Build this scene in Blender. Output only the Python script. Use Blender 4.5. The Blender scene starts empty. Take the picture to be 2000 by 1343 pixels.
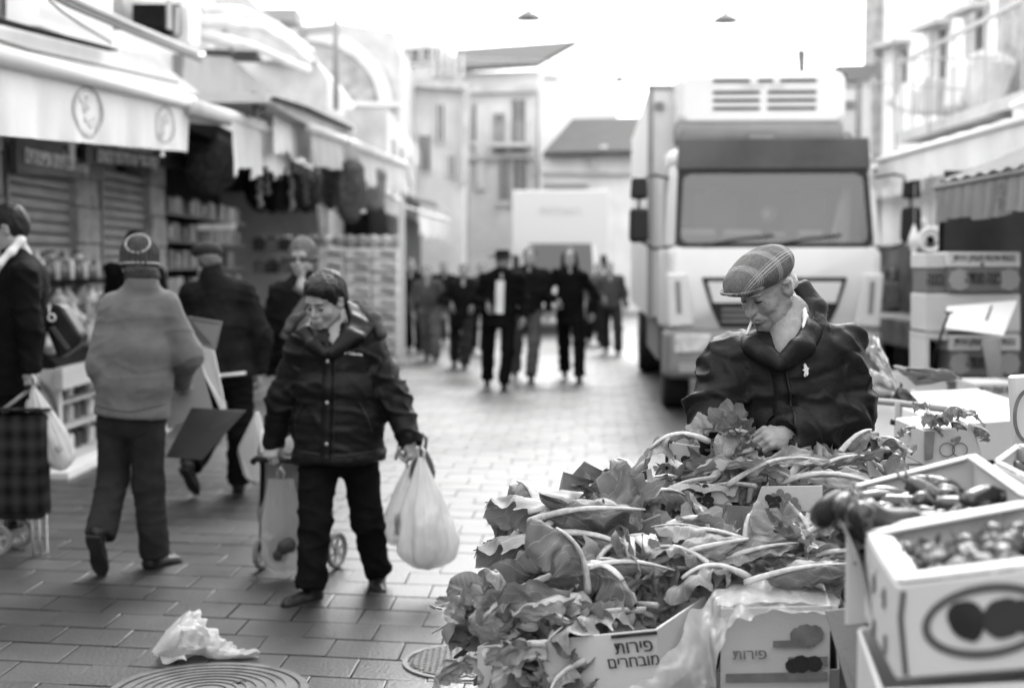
import bpy, bmesh, math, random
import numpy as np
from mathutils import Vector, Matrix, Euler, noise
R = math.radians
random.seed(7)
SC = bpy.context.scene
COL = SC.collection
# ------------------------------------------------ camera, sky, sun, exposure
PITCH = R(3.22); CAMH = 1.6; FPX = 50 / 36 * 2000
cd = bpy.data.cameras.new('camera'); cam = bpy.data.objects.new('camera', cd); COL.objects.link(cam)
cam.location = (0, 0, CAMH); cam.rotation_euler = (R(90) - PITCH, 0, 0)
cd.lens = 50; cd.sensor_width = 36; cd.clip_start = .05; cd.clip_end = 3000
cd.dof.use_dof = True; cd.dof.focus_distance = 4.15; cd.dof.aperture_fstop = 2.1; cd.dof.aperture_blades = 0
SC.camera = cam
W = bpy.data.worlds.new('World'); SC.world = W; W.use_nodes = True
nt = W.node_tree; nt.nodes.clear()
sky = nt.nodes.new('ShaderNodeTexSky'); sky.sky_type = 'NISHITA'; sky.sun_disc = False
SUN_EL, SUN_AZ = 42, 14          # azimuth clockwise from +Y
sky.sun_elevation = R(SUN_EL); sky.sun_rotation = R(SUN_AZ); sky.air_density = 1.5; sky.dust_density = 4
bw = nt.nodes.new('ShaderNodeRGBToBW'); nt.links.new(sky.outputs[0], bw.inputs[0])
b1 = nt.nodes.new('ShaderNodeBackground'); nt.links.new(bw.outputs[0], b1.inputs[0]); b1.inputs[1].default_value = .11
b2 = nt.nodes.new('ShaderNodeBackground'); b2.inputs[0].default_value = (1, 1, 1, 1); b2.inputs[1].default_value = 1.1   # even cloud cover
ad = nt.nodes.new('ShaderNodeAddShader'); wo = nt.nodes.new('ShaderNodeOutputWorld')
nt.links.new(b1.outputs[0], ad.inputs[0]); nt.links.new(b2.outputs[0], ad.inputs[1]); nt.links.new(ad.outputs[0], wo.inputs[0])
sd = bpy.data.lights.new('sun', 'SUN'); sun = bpy.data.objects.new('sun', sd); COL.objects.link(sun)
sd.energy = 1.1; sd.angle = R(18); sd.color = (1, .995, .985)
sun.rotation_euler = (R(90 - SUN_EL), 0, R(-SUN_AZ) ) 
_d = Vector((math.sin(R(SUN_AZ)) * math.cos(R(SUN_EL)), math.cos(R(SUN_AZ)) * math.cos(R(SUN_EL)), math.sin(R(SUN_EL))))
sun.rotation_euler = _d.to_track_quat('Z', 'Y').to_euler(); sun.location = (0, 0, 30)
SC.view_settings.view_transform = 'Standard'; SC.view_settings.look = 'None'
SC.view_settings.exposure = 0.94; SC.view_settings.gamma = 1; SC.view_settings.use_curve_mapping = False
try:
    SC.cycles.use_denoising = True; SC.cycles.max_bounces = 6; SC.cycles.diffuse_bounces = 3; SC.cycles.transparent_max_bounces = 12
except Exception: pass
# ------------------------------------------------ helpers
V = Vector
def at(px, py, Y):
    """a photograph point at the distance Y, in metres"""
    dx = (px - 1000) / FPX; dy = (671.5 - py) / FPX
    D = V((dx, math.cos(PITCH) + dy * math.sin(PITCH), -math.sin(PITCH) + dy * math.cos(PITCH)))
    return V((0, 0, CAMH)) + D * (Y / D.y)
def gz(py):
    """distance of the ground point seen at height py"""
    d = (671.5 - py) / FPX
    return -CAMH * (math.cos(PITCH) + d * math.sin(PITCH)) / (-math.sin(PITCH) + d * math.cos(PITCH))
MATS = {}
def mat(name, v, rough=.7, nscale=0, namp=.15, bump=0, bscale=60, spec=.22, trans=0, metal=0, stretch=None, rnd=0, detail=5, streak=0, sheen=0, world=False, fleck=0):
    """grey procedural material: v value, nscale/namp stains, bump grain; rnd varies each object"""
    if name in MATS: return MATS[name]
    m = bpy.data.materials.new(name); m.use_nodes = True; MATS[name] = m
    n = m.node_tree; N = n.nodes; L = n.links; b = N['Principled BSDF']
    b.inputs['Base Color'].default_value = (v, v, v, 1); b.inputs['Roughness'].default_value = rough
    b.inputs['Specular IOR Level'].default_value = spec; b.inputs['Metallic'].default_value = metal
    if sheen: b.inputs['Sheen Weight'].default_value = sheen
    tc = N.new('ShaderNodeTexCoord'); co = tc.outputs['Object']
    if world: co = N.new('ShaderNodeNewGeometry').outputs['Position']
    if stretch:
        mp = N.new('ShaderNodeMapping'); mp.inputs['Scale'].default_value = stretch; L.new(co, mp.inputs[0]); co = mp.outputs[0]
    val = None
    if nscale:
        t = N.new('ShaderNodeTexNoise'); t.inputs['Scale'].default_value = nscale; t.inputs['Detail'].default_value = detail; t.inputs['Roughness'].default_value = .6
        L.new(co, t.inputs['Vector'])
        r = N.new('ShaderNodeMapRange'); r.inputs['From Min'].default_value = .3; r.inputs['From Max'].default_value = .7
        r.inputs['To Min'].default_value = v * (1 - namp); r.inputs['To Max'].default_value = v * (1 + namp)
        L.new(t.outputs[0], r.inputs[0]); val = r.outputs[0]
    if rnd:
        oi = N.new('ShaderNodeObjectInfo'); gi = N.new('ShaderNodeNewGeometry')
        a = N.new('ShaderNodeMath'); a.operation = 'ADD'; L.new(oi.outputs['Random'], a.inputs[0]); L.new(gi.outputs['Random Per Island'], a.inputs[1])
        f = N.new('ShaderNodeMath'); f.operation = 'FRACT'; L.new(a.outputs[0], f.inputs[0])
        r = N.new('ShaderNodeMapRange'); r.inputs['To Min'].default_value = 1 - rnd; r.inputs['To Max'].default_value = 1 + rnd; L.new(f.outputs[0], r.inputs[0])
        q = N.new('ShaderNodeMath'); q.operation = 'MULTIPLY'; L.new(r.outputs[0], q.inputs[0])
        if val: L.new(val, q.inputs[1])
        else: q.inputs[1].default_value = v
        val = q.outputs[0]
    if fleck:
        t = N.new('ShaderNodeTexNoise'); t.inputs['Scale'].default_value = 9; t.inputs['Detail'].default_value = 8; t.inputs['Roughness'].default_value = .75; L.new(co, t.inputs['Vector'])
        r = N.new('ShaderNodeMapRange'); r.inputs['From Min'].default_value = .70; r.inputs['From Max'].default_value = .76; r.inputs['To Max'].default_value = fleck; L.new(t.outputs[0], r.inputs[0])
        t3 = N.new('ShaderNodeTexNoise'); t3.inputs['Scale'].default_value = .45; t3.inputs['Detail'].default_value = 4; L.new(co, t3.inputs['Vector'])
        r3 = N.new('ShaderNodeMapRange'); r3.inputs['From Min'].default_value = .35; r3.inputs['From Max'].default_value = .65; r3.inputs['To Min'].default_value = .55; r3.inputs['To Max'].default_value = 1.5; L.new(t3.outputs[0], r3.inputs[0])
        q = N.new('ShaderNodeMath'); q.operation = 'MULTIPLY_ADD'; L.new(val, q.inputs[0]); L.new(r3.outputs[0], q.inputs[1]); L.new(r.outputs[0], q.inputs[2]); val = q.outputs[0]
        r4 = N.new('ShaderNodeMapRange'); r4.inputs['From Min'].default_value = .3; r4.inputs['From Max'].default_value = .7; r4.inputs['To Min'].default_value = rough * .8; r4.inputs['To Max'].default_value = rough * 1.4; L.new(t3.outputs[0], r4.inputs[0]); L.new(r4.outputs[0], b.inputs['Roughness'])
    if val is not None: L.new(val, b.inputs['Base Color'])
    if bump:
        t = N.new('ShaderNodeTexNoise'); t.inputs['Scale'].default_value = bscale; t.inputs['Detail'].default_value = 6; L.new(co, t.inputs['Vector'])
        bp = N.new('ShaderNodeBump'); bp.inputs['Strength'].default_value = bump; bp.inputs['Distance'].default_value = .01
        L.new(t.outputs[0], bp.inputs['Height']); L.new(bp.outputs[0], b.inputs['Normal'])
    if trans:
        tr = N.new('ShaderNodeBsdfTranslucent'); tr.inputs[0].default_value = (v, v, v, 1)
        if val is not None: L.new(val, tr.inputs[0])
        mx = N.new('ShaderNodeMixShader'); mx.inputs[0].default_value = trans
        L.new(b.outputs[0], mx.inputs[1]); L.new(tr.outputs[0], mx.inputs[2]); L.new(mx.outputs[0], N['Material Output'].inputs[0])
    return m
def tag(o, label=None, cat=None, group=None, kind=None):
    if label: o['label'] = label
    if cat: o['category'] = cat
    if group: o['group'] = group
    if kind: o['kind'] = kind
    return o
def wm(o):
    if o is None: return Matrix()
    m = Matrix.LocRotScale(o.location, o.rotation_euler, o.scale)
    return wm(o.parent) @ o.matrix_parent_inverse @ m if o.parent else m
def thing(name, label, cat, loc=(0, 0, 0), rz=0, group=None):
    o = bpy.data.objects.new(name, None); COL.objects.link(o); o.location = loc; o.rotation_euler = (0, 0, rz)
    o.empty_display_size = .1
    return tag(o, label, cat, group)
def link(name, me, m, parent=None, world=False, loc=None, rot=None, kind=None):
    o = bpy.data.objects.new(name, me); COL.objects.link(o)
    if m is not None and me is not None and not me.materials: me.materials.append(m)
    if parent:
        o.parent = parent
        if world: o.matrix_parent_inverse = wm(parent).inverted()
    if loc is not None: o.location = loc
    if rot is not None: o.rotation_euler = rot
    if kind: o['kind'] = kind
    return o
def copy_tree(o, parent=None, kids=None):
    c = o.copy(); COL.objects.link(c)
    if parent: c.parent = parent
    for k in KIDS(o): copy_tree(k, c)
    return c
def KIDS(o): return list(o.children)
def rotm(rx=0, ry=0, rz=0): return Euler((R(rx), R(ry), R(rz))).to_matrix()
class MB:
    def __init__(s): s.v = []; s.f = []; s.mi = []
    def add(s, vs, fs, mi=0):
        n = len(s.v); s.v += [tuple(p) for p in vs]; s.f += [tuple(i + n for i in f) for f in fs]; s.mi += [mi] * len(fs); return s
    def box(s, c, d, rot=None, mi=0, taper=1):
        c = V(c); x, y, z = d[0] / 2, d[1] / 2, d[2] / 2
        P = [V((sx * x * (taper if sz > 0 else 1), sy * y * (taper if sz > 0 else 1), sz * z)) for sz in (-1, 1) for sy in (-1, 1) for sx in (-1, 1)]
        if rot is not None: P = [rot @ p for p in P]
        return s.add([c + p for p in P], [(0, 2, 3, 1), (4, 5, 7, 6), (0, 1, 5, 4), (2, 6, 7, 3), (0, 4, 6, 2), (1, 3, 7, 5)], mi)
    def bb(s, x0, x1, y0, y1, z0, z1, mi=0): return s.box(((x0 + x1) / 2, (y0 + y1) / 2, (z0 + z1) / 2), (x1 - x0, y1 - y0, z1 - z0), mi=mi)
    def prism(s, poly, d, mi=0):
        """closed polygon of Vectors pushed along d"""
        n = len(poly); d = V(d); P = [V(p) for p in poly] + [V(p) + d for p in poly]
        fs = [tuple(range(n))[::-1], tuple(range(n, 2 * n))] + [(i, (i + 1) % n, n + (i + 1) % n, n + i) for i in range(n)]
        return s.add(P, fs, mi)
    def tube(s, pts, rad, seg=8, cap=True, mi=0, flat=1.0):
        pts = [V(p) for p in pts]; n = len(pts)
        rad = rad if hasattr(rad, '__len__') else [rad] * n
        up = None; vs = []
        for i, p in enumerate(pts):
            t = (pts[min(i + 1, n - 1)] - pts[max(i - 1, 0)]).normalized()
            if up is None: up = t.orthogonal().normalized() if abs(t.z) > .99 else V((0, 0, 1))
            a = up - t * up.dot(t)
            a = a.normalized() if a.length > 1e-6 else t.orthogonal().normalized()
            up = a; b = t.cross(a)
            for k in range(seg):
                w = 2 * math.pi * k / seg; vs.append(p + (a * math.cos(w) * flat + b * math.sin(w)) * rad[i])
        fs = [(i * seg + k, i * seg + (k + 1) % seg, (i + 1) * seg + (k + 1) % seg, (i + 1) * seg + k) for i in range(n - 1) for k in range(seg)]
        if cap: fs += [tuple(range(seg))[::-1], tuple(range((n - 1) * seg, n * seg))]
        return s.add(vs, fs, mi)
    def lathe(s, prof, c=(0, 0, 0), seg=16, rot=None, mi=0, sx=1, sy=1):
        c = V(c); vs = []; m = len(prof)
        for r, z in prof:
            for k in range(seg):
                w = 2 * math.pi * k / seg; p = V((r * sx * math.cos(w), r * sy * math.sin(w), z)); vs.append(c + (rot @ p if rot is not None else p))
        fs = [(i * seg + k, i * seg + (k + 1) % seg, (i + 1) * seg + (k + 1) % seg, (i + 1) * seg + k) for i in range(m - 1) for k in range(seg)]
        fs += [tuple(range(seg))[::-1], tuple(range((m - 1) * seg, m * seg))]
        return s.add(vs, fs, mi)
    def grid(s, fn, nu, nv, mi=0):
        vs = [fn(i / nu, j / nv) for i in range(nu + 1) for j in range(nv + 1)]; q = nv + 1
        return s.add(vs, [(i * q + j, (i + 1) * q + j, (i + 1) * q + j + 1, i * q + j + 1) for i in range(nu) for j in range(nv)], mi)
    def mesh(s, name, mats=None, smooth=False, bevel=0, solid=0, bseg=1):
        me = bpy.data.meshes.new(name); me.from_pydata(s.v, [], s.f)
        for m in (mats if isinstance(mats, (list, tuple)) else [mats] if mats else []): me.materials.append(m)
        if any(s.mi): me.polygons.foreach_set('material_index', s.mi)
        if bevel or solid or True:
            b = bmesh.new(); b.from_mesh(me)
            if bevel:
                bmesh.ops.recalc_face_normals(b, faces=b.faces)
                bmesh.ops.bevel(b, geom=list(b.edges), offset=bevel, segments=bseg, affect='EDGES', profile=.5, clamp_overlap=True)
            if solid:
                g = bmesh.ops.solidify(b, geom=list(b.faces), thickness=solid)
            bmesh.ops.recalc_face_normals(b, faces=b.faces)
            b.to_mesh(me); b.free()
        if smooth: me.polygons.foreach_set('use_smooth', [True] * len(me.polygons))
        me.update(); return me
    def build(s, name, m, parent=None, world=False, smooth=False, bevel=0, solid=0, loc=None, rot=None, kind=None, bseg=1):
        return link(name, s.mesh(name, m, smooth, bevel, solid, bseg), None, parent, world, loc, rot, kind)
def fbm(p, o=3):
    a = 0; f = 1; w = .5
    for _ in range(o): a += w * noise.noise(p * f); f *= 2.1; w *= .5
    return a
ORD = 'first second third fourth fifth sixth seventh eighth ninth tenth eleventh twelfth thirteenth fourteenth fifteenth sixteenth seventeenth eighteenth nineteenth twentieth'.split()
def ordw(n):
    return ORD[n] if n < 20 else ('twenty ' if n < 29 else 'thirty ') + (ORD[n - 20] if n < 29 else 'first')
_tc = {}
def text_mesh(body, bold=.012):
    """flat lettering as a mesh, 1 unit high letters, centred; Hebrew is given in reading order and laid right to left"""
    k = (body, bold)
    if k in _tc: return _tc[k]
    c = bpy.data.curves.new('lettering', 'FONT'); heb = any('\u0590' <= ch <= '\u05ff' for ch in body)
    c.body = '\n'.join(l[::-1] for l in body.split('\n')) if heb else body
    c.align_x = 'CENTER'; c.align_y = 'CENTER'; c.offset = 0; c.resolution_u = 3; c.space_line = .85
    o = bpy.data.objects.new('tmp', c); COL.objects.link(o)
    me = bpy.data.meshes.new_from_object(o.evaluated_get(bpy.context.evaluated_depsgraph_get()))
    bpy.data.objects.remove(o)
    vs = []; fs = []; cos = [v.co.copy() for v in me.vertices]      # overlapping strokes of a glyph must not share a plane
    for q, f in enumerate(me.polygons):
        P = [cos[i] for i in f.vertices]
        if f.normal.z < 0: P = P[::-1]
        fs.append(tuple(range(len(vs), len(vs) + len(P)))); vs += [(a.x, a.y, .00006 * q) for a in P]
    n0 = len(vs); f0 = list(fs); m0 = len(f0)
    for c_, dx in enumerate((-bold, bold)):
        fs += [tuple(i + n0 * (c_ + 1) for i in f) for f in f0]; vs += [(x + dx, y, z + .00006 * m0 * (c_ + 1)) for x, y, z in vs[:n0]]
    me = bpy.data.meshes.new('lettering'); me.from_pydata(vs, [], fs)
    _tc[k] = me; return me
def lettering(body, m, parent, M, size, bold=.012, name='lettering', sx=1, fit=None):
    """M: 4x4 matrix; text lies in its XY plane"""
    me = text_mesh(body, bold).copy()
    if fit: xs = [v.co.x for v in me.vertices]; sx = min(sx, fit / ((max(xs) - min(xs)) * size))
    me.transform(M @ Matrix.Diagonal((size * sx, size, size, 1))); me.materials.clear(); me.materials.append(m)
    return link(name, me, None, parent, world=True)
def frame(o, x, z):
    """4x4 with X along x, Z along z (outward), origin o"""
    x = V(x).normalized(); z = V(z).normalized(); y = z.cross(x).normalized(); x = y.cross(z)
    M = Matrix.Identity(4)
    for i in range(3): M[i][0] = x[i]; M[i][1] = y[i]; M[i][2] = z[i]; M[i][3] = o[i]
    return M
# ------------------------------------------------ implicit surfaces for bodies and clothes
class SDF:
    def __init__(s, lo, hi, h):
        s.lo = np.array(lo, float); s.h = h; s.n = np.ceil((np.array(hi) - s.lo) / h).astype(int) + 1
        s.F = np.full(s.n, 1.0, np.float32); s.ax = [s.lo[i] + h * np.arange(s.n[i]) for i in range(3)]
    def reg(s, lo, hi):
        a = np.maximum(0, np.floor((np.array(lo) - s.lo) / s.h).astype(int)); b = np.minimum(s.n, np.ceil((np.array(hi) - s.lo) / s.h).astype(int) + 1)
        if (b <= a).any(): return None
        sl = tuple(slice(a[i], b[i]) for i in range(3))
        X = s.ax[0][sl[0]][:, None, None]; Y = s.ax[1][sl[1]][None, :, None]; Z = s.ax[2][sl[2]][None, None, :]
        return sl, X, Y, Z
    def merge(s, sl, d, k, sub):
        f = s.F[sl]
        if sub:
            h = np.clip(.5 - .5 * (f + d) / k, 0, 1); s.F[sl] = f * (1 - h) + (-d) * h + k * h * (1 - h)
        else:
            h = np.clip(.5 + .5 * (f - d) / k, 0, 1); s.F[sl] = f * (1 - h) + d * h - k * h * (1 - h)
    def cap(s, a, b, ra, rb=None, k=.02, sub=False, sy=1.0):
        rb = ra if rb is None else rb; a = np.array(a, float); b = np.array(b, float); m = max(ra, rb) + k + 2 * s.h
        r = s.reg(np.minimum(a, b) - m, np.maximum(a, b) + m)
        if r is None: return s
        sl, X, Y, Z = r; ab = b - a; L2 = max(ab @ ab, 1e-9)
        t = np.clip(((X - a[0]) * ab[0] + (Y - a[1]) * ab[1] + (Z - a[2]) * ab[2]) / L2, 0, 1)
        d = np.sqrt((X - a[0] - t * ab[0])**2 + (Y - a[1] - t * ab[1])**2 + (Z - a[2] - t * ab[2])**2) - (ra + (rb - ra) * t)
        s.merge(sl, d, k, sub); return s
    def path(s, pts, rs, k=.02):
        for i in range(len(pts) - 1): s.cap(pts[i], pts[i + 1], rs[i], rs[i + 1], k)
        return s
    def ell(s, c, r, rot=None, k=.02, sub=False):
        c = np.array(c, float); r = np.array(r, float); m = r.max() + k + 2 * s.h
        g = s.reg(c - m, c + m)
        if g is None: return s
        sl, X, Y, Z = g; x, y, z = X - c[0], Y - c[1], Z - c[2]
        if rot is not None:
            q = np.array(rot)  # columns are local axes
            x, y, z = (x * q[0, 0] + y * q[1, 0] + z * q[2, 0], x * q[0, 1] + y * q[1, 1] + z * q[2, 1], x * q[0, 2] + y * q[1, 2] + z * q[2, 2])
        k0 = np.sqrt((x / r[0])**2 + (y / r[1])**2 + (z / r[2])**2); k1 = np.sqrt((x / r[0]**2)**2 + (y / r[1]**2)**2 + (z / r[2]**2)**2) + 1e-6
        s.merge(sl, k0 * (k0 - 1) / k1, k, sub); return s
    def plane(s, p, n, k=.006):
        """cut away the side the normal points to"""
        n = np.array(n, float); n /= np.linalg.norm(n); sl = tuple(slice(0, q) for q in s.n)
        d = -((s.ax[0][:, None, None] - p[0]) * n[0] + (s.ax[1][None, :, None] - p[1]) * n[1] + (s.ax[2][None, None, :] - p[2]) * n[2])
        s.merge(sl, d, k, True); return s
    def nets(s):
        F = s.F; F[0] = F[-1] = 1; F[:, 0] = F[:, -1] = 1; F[:, :, 0] = F[:, :, -1] = 1
        S = F < 0; c = np.zeros(np.array(S.shape) - 1, np.int8)
        for a in (0, 1):
            for b in (0, 1):
                for d in (0, 1): c += S[a:S.shape[0] - 1 + a, b:S.shape[1] - 1 + b, d:S.shape[2] - 1 + d]
        act = (c > 0) & (c < 8); I = np.argwhere(act); idx = -np.ones(act.shape, np.int32); idx[act] = np.arange(len(I))
        P = np.zeros((len(I), 3)); cnt = np.zeros(len(I))
        for ax in range(3):
            o1, o2 = [q for q in range(3) if q != ax]
            for u in (0, 1):
                for w in (0, 1):
                    A = I.copy(); A[:, o1] += u; A[:, o2] += w; B = A.copy(); B[:, ax] += 1
                    fa = F[A[:, 0], A[:, 1], A[:, 2]]; fb = F[B[:, 0], B[:, 1], B[:, 2]]; m = (fa < 0) != (fb < 0)
                    t = fa[m] / (fa[m] - fb[m]); q = A[m].astype(float); q[:, ax] += t; P[m] += q; cnt[m] += 1
        P = s.lo + s.h * P / cnt[:, None]; Q = []
        for ax in range(3):
            o1, o2 = [(1, 2), (2, 0), (0, 1)][ax]
            a = [slice(None)] * 3; b = [slice(None)] * 3; a[ax] = slice(0, -1); b[ax] = slice(1, None)
            ch = S[tuple(a)] != S[tuple(b)]; E = np.argwhere(ch); fl = S[tuple(a)][ch]
            def cell(d1, d2):
                C = E.copy(); C[:, o1] -= d1; C[:, o2] -= d2; return idx[C[:, 0], C[:, 1], C[:, 2]]
            q = np.stack([cell(1, 1), cell(0, 1), cell(0, 0), cell(1, 0)], 1); q[~fl] = q[~fl][:, ::-1]; Q.append(q)
        return P, np.concatenate(Q)
def normals(P, Q):
    n = np.cross(P[Q[:, 2]] - P[Q[:, 0]], P[Q[:, 3]] - P[Q[:, 1]]); N = np.zeros_like(P)
    for i in range(4): np.add.at(N, Q[:, i], n)
    return N / (np.linalg.norm(N, axis=1)[:, None] + 1e-9)
def sdf_mesh(name, s, m, disp=None, xf=None):
    P, Q = s.nets() if isinstance(s, SDF) else s
    if disp is not None: P = P + normals(P, Q) * disp(P)[:, None]
    if xf is not None:
        A = np.array(xf); P = P @ A[:3, :3].T + A[:3, 3]
    me = bpy.data.meshes.new(name); me.vertices.add(len(P)); me.vertices.foreach_set('co', P.ravel().astype(np.float32))
    me.loops.add(Q.size); me.loops.foreach_set('vertex_index', Q.ravel().astype(np.int32))
    me.polygons.add(len(Q)); me.polygons.foreach_set('loop_start', np.arange(0, Q.size, 4, dtype=np.int32)); me.polygons.foreach_set('loop_total', np.full(len(Q), 4, np.int32))
    me.update(calc_edges=True); me.validate(); me.polygons.foreach_set('use_smooth', [True] * len(me.polygons))
    if m: me.materials.append(m)
    return me
def vnoise(P, sc, seed=0):
    sc = np.array(sc, float) * np.ones(3)
    return np.array([noise.noise(V((p[0] * sc[0] + seed * 7.3, p[1] * sc[1], p[2] * sc[2]))) for p in P])
# cheap vectorised wavy noise
def wn(P, sc, seed=0):
    rs = np.random.RandomState(seed + 11); a = np.zeros(len(P)); P2 = P * np.array(sc) * np.ones(3)
    for i in range(9):
        d = rs.normal(size=3); d /= np.linalg.norm(d); d *= .6 + 1.1 * rs.rand(); w = P2 @ d
        a += np.sin(w * 2 + rs.rand() * 6.3 + 1.2 * np.sin(P2 @ (rs.normal(size=3) * .8) + i))
    return a / 9 * 1.8
# ================================================ placing tools
def onX(px, py, X):
    dx = (px - 1000) / FPX; dy = (671.5 - py) / FPX
    D = V((dx, math.cos(PITCH) + dy * math.sin(PITCH), -math.sin(PITCH) + dy * math.cos(PITCH)))
    return V((0, 0, CAMH)) + D * (X / D.x)
def slabX(name, m, parent, X, pts, th, **k):
    """outline on a plane along the street, pushed away from the street by th"""
    return MB().prism([onX(a, b, X) for a, b in pts], (th if X > 0 else -th, 0, 0)).build(name, m, parent, world=True, **k)
def slabY(name, m, parent, Y, pts, th, **k):
    return MB().prism([at(a, b, Y) for a, b in pts], (0, th, 0)).build(name, m, parent, world=True, **k)
def project(p):
    d = V(p) - V((0, 0, CAMH)); f = d.y * math.cos(PITCH) - d.z * math.sin(PITCH); u = d.y * math.sin(PITCH) + d.z * math.cos(PITCH)
    return (1000 + d.x / f * FPX, 671.5 - u / f * FPX) if f > .1 else (-9e9, 0)
# ================================================ materials of the place
M_PAVE = mat('worn paving stone', .022, .36, 3.5, .4, .35, 60, spec=1.0, rnd=.35, world=True, fleck=.12)
M_JOINT = mat('dark joint sand', .03, .95, 8, .3, .3, 120)
M_IRON = mat('cast iron cover', .11, .4, 12, .4, .3, 80, spec=.6)
M_CONC = mat('concrete', .2, .8, 5, .3, .3, 60)
M_FAC = mat('pale limestone facade', .66, .9, 1.2, .12, .25, 14)
M_FAC2 = mat('weathered limestone', .50, .9, 1.6, .25, .3, 12)
M_ROOF = mat('grey roof tiles', .055, .85, 2, .2, .4, 20)
M_WHITE = mat('white paint', .68, .5, 2, .05)
M_CLOTH = mat('white awning cloth', .8, .8, 1.3, .12, .1, 30, trans=.3)
M_CLOTH2 = mat('grey awning cloth', .5, .85, 2, .15, .1, 30, trans=.2)
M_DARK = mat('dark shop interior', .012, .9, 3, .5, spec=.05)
M_BLACK = mat('black plastic', .015, .45)
M_GREYP = mat('grey painted sheet metal', .28, .6, 2, .15, .05, 40)
M_STEEL = mat('dull steel', .35, .4, 6, .2, metal=.7)
M_SHUT = mat('roller shutter metal', .26, .5, 2.5, .2, .05, 30, stretch=(1, 1, 4))
M_STONE = mat('rough stone pilaster', .36, .95, 5, .35, .6, 18)
M_WOOD = mat('pale board', .45, .7, 2, .15, .1, 30, stretch=(1, .2, 6))
M_GLASSD = mat('dark window glass', .05, .12, spec=.6)
M_INK = mat('dark print', .03, .7, 20, .3)
M_INKG = mat('mid grey print', .17, .7, 20, .3)
M_INKL = mat('light print', .88, .7)
# ================================================ ground
g = MB().add([(-60, -6, -.012), (60, -6, -.012), (60, 260, -.012), (-60, 260, -.012)], [(0, 1, 2, 3)]).build('ground', M_JOINT); g['kind'] = 'structure'
uu = V((.054, 1, 0)).normalized(); rr = V((1, -.17, 0))
def paver_mesh(sx, sy, seed, h=.012):
    rnd = random.Random(seed); e = .0045; j = [rnd.uniform(-.0015, .0015) for _ in range(8)]
    mb = MB(); c = []
    for k, (a, b) in enumerate(((-1, -1), (1, -1), (1, 1), (-1, 1))): c.append((a * (sx / 2 - .0032) + j[k], b * (sy / 2 - .0065) + j[k + 4]))
    lay = [(0, 0, -.012), (0, 0, -.0007), (1, 0, 0)]; vs = []
    tz = [rnd.uniform(-.0012, .0012) for _ in range(4)]
    for ins, _, z in lay:
        for k, (a, b) in enumerate(c):
            q = 1 - (e * 2 / sx if ins else 0); w = 1 - (e * 2 / sy if ins else 0)
            p = rr * (a * q) + uu * (b * w); vs.append((p.x, p.y, z + (tz[k] if z == 0 else 0)))
    mb.add(vs, [(i * 4 + k, i * 4 + (k + 1) % 4, i * 4 + 4 + (k + 1) % 4, i * 4 + 4 + k) for i in range(2) for k in range(4)] + [(8, 9, 10, 11)])
    return mb
PW, PD = .30, .27
pvm = [paver_mesh(PW, PD, s).mesh('paver', M_PAVE) for s in range(5)]
pvh = [paver_mesh(PW / 2, PD, s + 20).mesh('paver', M_PAVE) for s in range(3)]
cells = []
for j in range(-4, 420):
    for i in range(-220, 220):
        off = (.5 if j % 2 else 0) + (.13 if j % 5 == 0 else 0)
        p = V((.1, 4.9, 0)) + rr * ((i + off) * PW) + uu * (j * PD)
        if p.y < 4.2 or p.y > 62 or abs(p.x) > 9 + p.y * .05: continue
        if p.y > 24: continue
        px, py = project(p); vis = -60 < px < 2060 and py < 1375
        hid = (px > 1290 and py > 880) or px > 1700
        cells.append((p, vis and not hid, i, j))
near = sorted([c for c in cells if c[1]], key=lambda c: c[0].y)[:300]; nid = {(c[2], c[3]) for c in near}
st = MB()
for p, v, i, j in cells:
    k = (i * 7 + j * 13) % 5; z = -.0005 + .001 * ((i * 31 + j * 17) % 4)
    if (i, j) in nid:
        o = link('paver', pvm[k], None, g, loc=(p.x, p.y, z)); o.rotation_euler.z = R(.35 * (((i * 5 + j * 3) % 5) - 2))
    elif v or p.y < 24:
        n = len(st.v); m_ = pvm[k]
        st.v += [(q.co.x + p.x, q.co.y + p.y, q.co.z + z) for q in m_.vertices]; fs = [tuple(t + n for t in f.vertices) for f in m_.polygons]; st.f += fs; st.mi += [0] * len(fs)
st.build('far_pavers', M_PAVE, g, kind='stuff')
far = MB().add([(-60, 23.9, -.002), (60, 23.9, -.002), (60, 255, -.002), (-60, 255, -.002)], [(0, 1, 2, 3)]).build('road', M_PAVE); far['kind'] = 'structure'
# manhole covers
def ring(mb, c, r0, r1, z0, z1, seg=48):
    prof = [(r0, z0), (r0, z1), (r1, z1), (r1, z0)]
    vs = []; c = V(c)
    for r, z in prof:
        for k in range(seg):
            w = 2 * math.pi * k / seg; vs.append(c + V((r * math.cos(w), r * math.sin(w), z)))
    mb.add(vs, [(i * seg + k, i * seg + (k + 1) % seg, ((i + 1) % 4) * seg + (k + 1) % seg, ((i + 1) % 4) * seg + k) for i in range(4) for k in range(seg)])
Ya = gz(1352); ca = at(405, 1352, Ya); ca.z = 0
t = thing('manhole_cover', 'round iron manhole cover with concentric ridges next to the white plastic bag on the ground', 'manhole cover', ca, group='manhole covers')
mb = MB().lathe([(.0, .002), (.335, .002), (.335, .007), (0, .007)], seg=64); mb.build('lid', M_IRON, t)
mb = MB(); ring(mb, (0, 0, 0), .345, .375, .001, .009, 64); mb.build('frame', M_IRON, t)
for k in range(7): mb = MB(); ring(mb, (0, 0, 0), .07 + .037 * k, .082 + .037 * k, .007, .0125, 56); mb.build('ridge', M_IRON, t)
mb = MB(); mb.box((.1, .1, .010), (.05, .015, .006), rotm(0, 0, 40)); mb.box((-.12, -.05, .010), (.05, .015, .006), rotm(0, 0, 40)); mb.build('lifting_slot', M_BLACK, t)
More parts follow.
